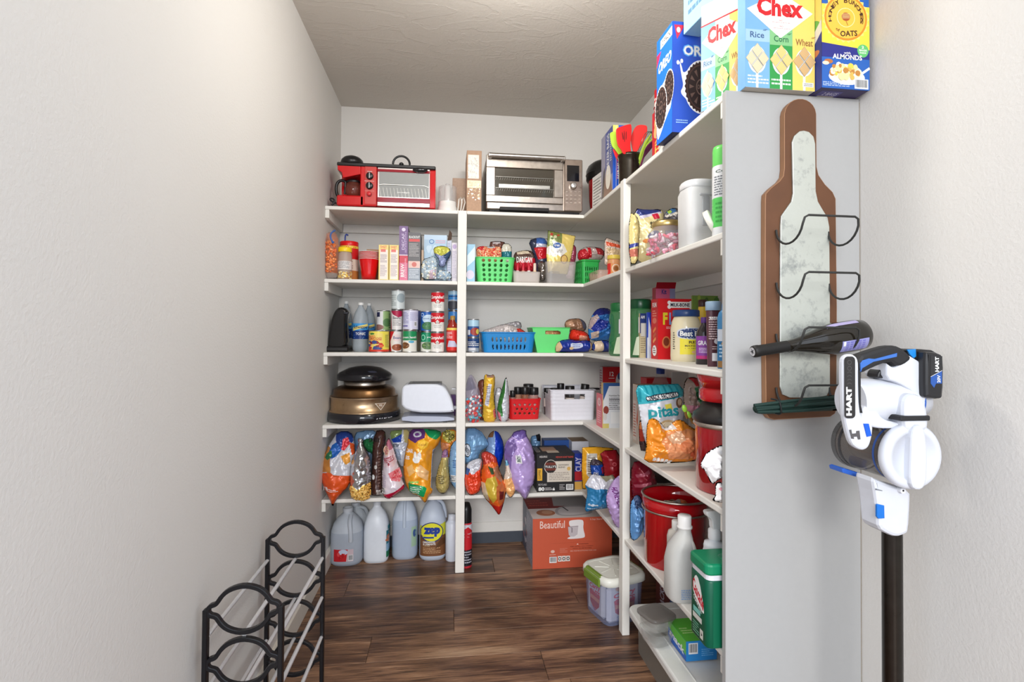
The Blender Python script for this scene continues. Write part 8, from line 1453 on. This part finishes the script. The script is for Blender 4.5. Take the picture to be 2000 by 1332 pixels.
# wine bottle lying in the third cradle
Yw = YBd-.054; A_ = at(1470, 687, Y=Yw-.004); B_ = at(1688, 652, Y=Yw); ax = Vector(B_-A_); Lw = ax.length; Rw = .0385
t = thing('wine_bottle', 'dark wine bottle lying in the third wire cradle, neck toward the shelves', 'bottle', A_); MW = Matrix.Translation((0, 0, 0)) @ ax.to_track_quat('Z', 'Y').to_matrix().to_4x4()
prf = [(.010, .0), (.0135, .001), (.0145, .006), (.0145, .014), (.0135, .017), (.0135, Lw*.30), (.0155, Lw*.36), (.022, Lw*.46), (.032, Lw*.58), (Rw, Lw*.70), (Rw, Lw*.90), (Rw*.93, Lw*.97), (Rw*.7, Lw*1.0), (.001, Lw*.985)]
m = MB(C(30, 26, 20)); m.lathe(prf[5:], n=36); m.build('glass_bottle', 'gloss', t, MW); m = MB(C(26, 24, 23)); m.lathe(prf[:6], n=24); m.build('neck_foil', 'soft', t, MW)
def onbot(u, v, o):
    an = u; z = v*Lw; r = np.interp(z, [p[1] for p in prf], [p[0] for p in prf])+o; P = np.c_[r*np.cos(an), r*np.sin(an), z]; return np.array([tuple(MW @ Vector(q)) for q in P])
# find the angle on the bottle that faces down-front
best = min(np.linspace(0, 2*PI, 72), key=lambda a: float(np.linalg.norm(np.array(MW @ Vector((math.cos(a), math.sin(a), 0)))-np.array([0, -.80, -.60]))))
bt2 = min(np.linspace(0, 2*PI, 72), key=lambda a: float(np.linalg.norm(np.array(MW @ Vector((math.cos(a), math.sin(a), 0)))-np.array([0, -.45, .89]))))
p = Pr(); p.rect(best-.52, .69, best+.28, .93, C(150, 150, 204)); p.rect(best-.48, .70, best-.2, .72, WHT)
for j in range(5):
    for i in range(5): p.rect(best-.44+.14*i, .725+.036*j, best-.36+.14*i, .75+.036*j, C(110, 108, 190))
p.rect(bt2-.16, .62, bt2+.16, .90, C(176, 166, 206)); p.build('label', t, onbot, maxlen=(.12, .05), eps=.0006)
p = Pr(); p.ell(0, 0, .0105, .0105, C(206, 206, 210)); p.star(0, 0, .003, .009, 5, C(60, 60, 66)); p.build('foil_emblem', t, lambda u, v, o: np.array([tuple(MW @ Vector((a, b, -.0005-o))) for a, b in zip(u, v)]))
# folded dark green umbrella in the lowest cradle
r_, P_, L_, o_ = bag('umbrella', 'folded dark green umbrella lying in the lowest wire cradle', 'umbrella', [(1469, 799), (1473, 789), (1500, 786), (1540, 783), (1580, 777), (1640, 770), (1668, 769), (1668, 801), (1600, 803), (1545, 806), (1500, 809), (1476, 808)], Yw, C(26, 58, 50), .017, seed=101, wr=.003, mat='soft', back=.9, wf=30)
m = MB(C(22, 50, 44))
for k in range(4): a, b = at(1473+k*2, 792+4.2*k, Y=Yw-.016), at(1650, 775+6*k, Y=Yw-.016); m.tube(chaikin([a, (a+b)/2+[0, -.003, .004*(-1)**k], b], 2, False), .0042, n=6)
m.build('canopy_folds', 'soft', r_, Matrix.Translation(tuple(-np.array(r_.location))))
m = MB(C(18, 22, 22)); a, b = at(1522, 782, Y=Yw-.021), at(1526, 810, Y=Yw-.021); m.tube(chaikin([a+[0, .03, 0], a, (a+b)/2+[0, -.003, 0], b, b+[0, .03, 0]], 2, False), .0022, n=6); m.build('strap', 'rubber', r_, Matrix.Translation(tuple(-np.array(r_.location))))

# ================================================================== cordless stick vacuum against the wall
YV = .93; k3 = lambda P: [cr(x, y, 1600, 640, 3.027) for x, y in P]
vc = at(1742, 1000, Y=.99); t = thing('stick_vacuum', 'white, grey and blue cordless stick vacuum propped against the wall beside the bottle rack', 'vacuum', (vc[0], .99, 0)); MV = Matrix.Translation((-vc[0], -.99, 0))
VW = C(210, 213, 221); VK = C(34, 34, 36); VB = C(36, 96, 190)
def vs(P, ya, yb, col, name, mat='plastic', bevel=.003, sm=2, ref=None, parent=None, side=None):
    m = MB(col); Q = k3(P); m.slab(pxpoly(chaikin(Q, sm) if sm else Q, ref or ya), ya, yb, bevel=bevel, side=side, smooth=False); return m.build(name, mat, parent or t, MV)
m = MB(C(66, 62, 58)); m.tube([(vc[0], .99, .0), (vc[0], .99, at(1742, 1030, Y=.99)[2])], .0185, n=24); m.build('tube', 'steel', t, MV)
# cyclone bin: axis runs back from the round end cap
cN = at(*cr(565, 765, 1600, 640, 3.027), Y=YV); rN = at(*cr(740, 765, 1600, 640, 3.027), Y=YV)[0]-cN[0]; rb_ = rN*.86
def cyl(name, rr, y0, y1, col, mat, c=cN, prof=None, cap=True):
    m = MB(col); m.lathe(prof or [(rr, 0), (rr, y1-y0)], n=48, axis='-y', c=(c[0], y1, c[2]), cap=cap); return m.build(name, mat, t, MV)
cyl('cyclone_core', rb_*.62, .96, 1.06, C(96, 92, 90), 'plastic'); cyl('dust_bin', rb_, .955, 1.075, C(120, 112, 106), 'smoke'); cyl('bin_end_cap', rb_*1.02, 1.072, 1.085, C(64, 62, 62), 'smoke')
cyl('bin_ring', rb_*1.02, 1.058, 1.064, C(50, 50, 54), 'plastic', cap=False); cyl('blue_ring', rb_*1.01, .966, .971, C(50, 90, 170), 'plastic', cap=False); cyl('seal_ring', rb_*1.025, .950, .957, C(40, 40, 44), 'plastic')
cap_ = cyl('filter_cap', rN, YV, .95, VW, 'plastic', prof=[(rN*.96, 0), (rN, .004), (rN, .014), (rN*.92, .019), (rN*.74, .020), (rN*.70, .015), (.001, .013)])
m = MB(VW); w_ = rN*.30; m.slab(chaikin([(cN[0]-w_, cN[2]-rN*.93), (cN[0]+w_*.8, cN[2]-rN*.95), (cN[0]+w_*1.0, cN[2]), (cN[0]+w_*.7, cN[2]+rN*.98), (cN[0]-w_*.7, cN[2]+rN*.98), (cN[0]-w_*.9, cN[2])], 2), YV-.010, YV+.012, bevel=.004); o = m.build('cap_grip', 'plastic', cap_, MV)
# upper duct with strap, motor barrel
vs([(505, 560), (500, 470), (510, 415), (545, 390), (590, 395), (625, 420), (640, 470), (655, 560), (640, 620), (520, 620)], YV-.002, YV+.04, VW, 'air_duct', bevel=.008)
m = MB(VK); a, b = at(*cr(485, 532, 1600, 640, 3.027), Y=YV-.006), at(*cr(660, 545, 1600, 640, 3.027), Y=YV-.006); m.box(a[0], YV-.006, a[2]-.007, b[0], YV+.044, a[2]+.003, b=.002); m.build('strap', 'rubber', t, MV)
cB = at(*cr(430, 430, 1600, 640, 3.027), Y=.985); rB = at(*cr(430, 300, 1600, 640, 3.027), Y=.985)[2]-cB[2]; xa, xb = at(*cr(245, 430, 1600, 640, 3.027), Y=.96)[0], at(*cr(600, 430, 1600, 640, 3.027), Y=.985)[0]
m = MB(VW); m.lathe([(rB*.96, 0), (rB, .006), (rB*1.0, (xb-xa)*.55), (rB*.93, (xb-xa)*.62), (rB*.95, (xb-xa)*.64), (rB*.90, (xb-xa)*.82)], n=44, axis='x', c=(xa, .988, cB[2])); m.lathe([(rB*.74, (xb-xa)*.80), (rB*.70, (xb-xa)*1.0), (.001, (xb-xa)*1.0)], n=40, axis='x', c=(xa, .988, cB[2])); m.build('motor_barrel', 'plastic', t, MV)
m = MB(VB); m.lathe([(rB*.82, (xb-xa)*.82), (rB*.84, (xb-xa)*.86), (rB*.74, (xb-xa)*.88)], n=40, axis='x', c=(xa, .988, cB[2]), cap=False); m.build('blue_ring', 'plastic', t, MV)
vs([(250, 500), (300, 440), (340, 480), (380, 545), (470, 560), (520, 590), (400, 600), (310, 590), (250, 560)], .945, .99, VW, 'saddle', bevel=.004)
hs = vs([(402, 208), (418, 222), (440, 236), (470, 228), (495, 200), (525, 160), (545, 168), (635, 225), (640, 470), (600, 440), (560, 380), (480, 330), (402, 305)], .950, 1.01, VW, 'battery_housing', bevel=.004, sm=1)
p = Pr(); a, b = at(*cr(607, 278, 1600, 640, 3.027), Y=.950), at(*cr(627, 230, 1600, 640, 3.027), Y=.950); p.text('20V', a[0], a[2], b[0], b[2], VK, bold=.04, rot=90); p.build('lettering', hs, lambda u, v, o: np.c_[u-vc[0], u*0+.950-.99-o, v])
vs([(345, 300), (350, 265), (375, 240), (402, 232), (402, 300)], .965, .995, VK, 'trigger_guard', sm=1)
vs([(510, 128), (575, 124), (700, 135), (708, 200), (640, 225), (560, 180), (530, 155)], .955, 1.0, VK, 'battery_mount', sm=1); vs([(520, 130), (572, 126), (574, 170), (560, 180), (540, 160)], .9535, .957, C(30, 130, 206), 'blue_release', bevel=.0005, sm=0)
bt = vs([(628, 150), (640, 140), (720, 150), (742, 180), (738, 405), (720, 425), (640, 415), (628, 400)], .935, .992, VK, 'battery', bevel=.006, sm=1)
p = Pr(); f3 = lambda x, y: (lambda a: (a[0], a[2]))(at(*cr(x, y, 1600, 640, 3.027), Y=.935)); p.poly([f3(658, 165), f3(727, 168), f3(726, 252), f3(658, 288)], C(40, 40, 42)); p.poly([f3(658, 292), f3(725, 255), f3(725, 330), f3(690, 330), f3(678, 356), f3(658, 330)], C(40, 84, 160)); p.line([f3(658, 290), f3(726, 253)], .0008, WHT)
a, b = f3(684, 260), f3(706, 172); p.text('HART', a[0], a[1], b[0], b[1], WHT, bold=.07, rot=90); a, b = f3(696, 325), f3(715, 280); p.text('20V', a[0], a[1], b[0], b[1], WHT, bold=.04, rot=90); p.build('battery_label', bt, lambda u, v, o: np.c_[u-vc[0], u*0+.935-.99-o, v])
# handle
hd = vs([(228, 168), (330, 132), (430, 103), (485, 112), (530, 150), (555, 185), (500, 228), (455, 228), (420, 200), (330, 235), (258, 272), (236, 262)], .948, .978, VK, 'handle_grip', mat='rubber', bevel=.007, sm=1)
vs([(245, 212), (258, 194), (295, 182), (330, 185), (462, 150), (460, 172), (322, 202), (256, 240), (247, 262)], .9465, .949, C(60, 110, 190), 'blue_inlay', bevel=.0006, sm=0, parent=hd)
pl_ = vs([(142, 215), (150, 175), (175, 157), (205, 157), (230, 178), (238, 220), (238, 380), (248, 500), (262, 545), (318, 560), (322, 610), (308, 680), (290, 715), (260, 728), (225, 715), (196, 690), (178, 640), (160, 560), (148, 500)], .936, .952, VW, 'front_spine', bevel=.005, sm=1)
vs([(236, 250), (246, 262), (248, 460), (258, 505), (246, 505), (238, 440)], .9345, .945, VK, 'trim', bevel=.0006, sm=0)
ft = lambda x, y: (lambda a: (a[0], a[2]))(at(*cr(x, y, 1600, 640, 3.027), Y=.936))
p = Pr(); a, b = ft(148, 537), ft(212, 170); p.poly(rrect(a[0], a[1], b[0], b[1], .008, 5), C(40, 38, 38)); a, b = ft(159, 520), ft(191, 350); p.text('HART', a[0], a[1], b[0], b[1], C(236, 236, 236), bold=.09, rot=90)
for k in range(4): x, z = ft(178, 335-22*k); p.ring(x, z, .0045, .003, .0007, C(84, 82, 82), 14, 0, 180, q=1)
for k in range(2): x, z = ft(178, 240-35*k); p.ring(x, z, .0045, .0045, .0008, C(84, 82, 82), 14)
a = ft(176, 660); p.poly([ft(176, 604), ft(190, 602), ft(194, 626), ft(216, 624), ft(218, 610), ft(238, 608), ft(244, 660), ft(228, 662), ft(222, 644), ft(204, 646), ft(206, 658), ft(190, 656)], C(84, 82, 84)); p.build('lettering', pl_, lambda u, v, o: np.c_[u-vc[0], u*0+.936-.99-o, v])
vs([(265, 568), (295, 568), (312, 640), (285, 646)], .9335, .94, C(20, 90, 210), 'blue_button', bevel=.001, sm=0)
vs([(135, 838), (150, 832), (250, 862), (256, 880), (215, 882), (140, 858)], 1.03, 1.07, C(50, 100, 196), 'bin_latch', bevel=.002, sm=0)
nz_ = vs([(316, 885), (350, 900), (430, 930), (545, 960), (544, 1050), (534, 1205), (515, 1225), (462, 1242), (410, 1225), (355, 1190), (350, 1120), (338, 1000)], .962, 1.012, VW, 'neck_housing', bevel=.007, sm=1)
vs([(343, 1050), (350, 1044), (386, 1052), (388, 1128), (352, 1130), (343, 1118)], .9590, .964, C(20, 110, 200), 'blue_button', bevel=.001, sm=0, parent=nz_); vs([(338, 952), (374, 962), (374, 966), (338, 960)], .9605, .963, C(120, 124, 130), 'slot', bevel=0, sm=0, parent=nz_)
m = MB(C(226, 228, 234)); a = at(*cr(492, 962, 1600, 640, 3.027), Y=.955); m.lathe([(.006, 0), (.006, .012)], axis='-y', c=(a[0], .965, a[2]), n=16); m.lathe([(.002, .012), (.002, .0125)], axis='-y', c=(a[0], .965, a[2]), n=10, col=VK); m.build('hinge_lug', 'plastic', t, MV)

mk('satin_metal', .3, metal=.45)
# ================================================================== black and chrome shoe rack by the wall
YN1, YN2 = 1.335, 1.768; XRL = at(520, 1100, Y=YN2)[0]+.004; XRR = at(631, 1100, Y=YN2)[0]; ZT = at(574, 1017, Y=YN2)[2]
t = thing('shoe_rack', 'slim black rack with scalloped end frames and chrome rods along the wall', 'rack', ((XRL+XRR)/2, (YN1+YN2)/2, 0)); MS = Matrix.Translation((-(XRL+XRR)/2, -(YN1+YN2)/2, 0)); cx, hw = (XRL+XRR)/2, (XRR-XRL)/2
def ribbon(m, P, w, y0, y1, col, closed=True):
    P = np.array(P); n = len(P); o = []; i_ = []
    for k in range(n):
        a, b = P[k-1] if (closed or k) else P[0], P[(k+1) % n] if (closed or k < n-1) else P[-1]; d = b-a; d = d/(np.linalg.norm(d)+1e-9); nn = np.array([-d[1], d[0]])*w/2; o.append(P[k]+nn); i_.append(P[k]-nn)
    e = .0015; vs_ = []
    for k in range(n):
        d = (o[k]-i_[k])/w*e
        vs_ += [(o[k][0]-d[0], y0, o[k][1]-d[1]), (o[k][0], y0+e, o[k][1]), (o[k][0], y1-e, o[k][1]), (o[k][0]-d[0], y1, o[k][1]-d[1]), (i_[k][0]+d[0], y1, i_[k][1]+d[1]), (i_[k][0], y1-e, i_[k][1]), (i_[k][0], y0+e, i_[k][1]), (i_[k][0]+d[0], y0, i_[k][1]+d[1])]
    fs = []
    for k in range(n if closed else n-1):
        k2 = (k+1) % n
        for j in range(8): j2 = (j+1) % 8; fs.append((k*8+j, k2*8+j, k2*8+j2, k*8+j2))
    m.add(vs_, fs, col, False)
pitch = (at(574, 1017, Y=YN2)[2]-at(574, 1094, Y=YN2)[2]); mh = pitch*.925/2; bw_ = .010; K2 = C(13, 13, 18)
half = [(-1, 0), (-1, .07), (-.97, .15), (-.91, .21), (-.83, .24), (-.76, .29), (-.71, .40), (-.62, .60), (-.47, .80), (-.25, .94), (0, 1)]
ring = half+[(-x, y) for x, y in half[-2::-1]]; ring = ring+[(x, -y) for x, y in ring[-2:0:-1]]
zc = [ZT-mh-k*pitch for k in range(4)]
for ya in (YN1, YN2):
    m = MB(K2)
    for k, z in enumerate(zc):
        ribbon(m, chaikin([(cx+x*(hw-bw_*.5), z+y*(mh-bw_*.3)) for x, y in ring], 1), bw_, ya-.007, ya+.007, K2)
    for s in (-1, 1): m.box(cx+s*hw-bw_*.6, ya-.008, 0, cx+s*hw+bw_*.6, ya+.008, zc[0]+.004, b=.002)
    m.box(cx-hw, ya-.007, .0, cx+hw, ya+.007, .012, b=.002); m.build('end_frame', 'plastic', t, MS)
for k in range(4):
    z = zc[k]-pitch/2 if k < 3 else .02
    for x in (-1, 0, 1):
        m = MB(C(226, 226, 228)); m.tube([(cx+x*(hw-.001), YN1+.004, z), (cx+x*(hw-.001), YN2-.004, z)], .0054, n=10); m.build('chrome_rod', 'satin_metal', t, MS)
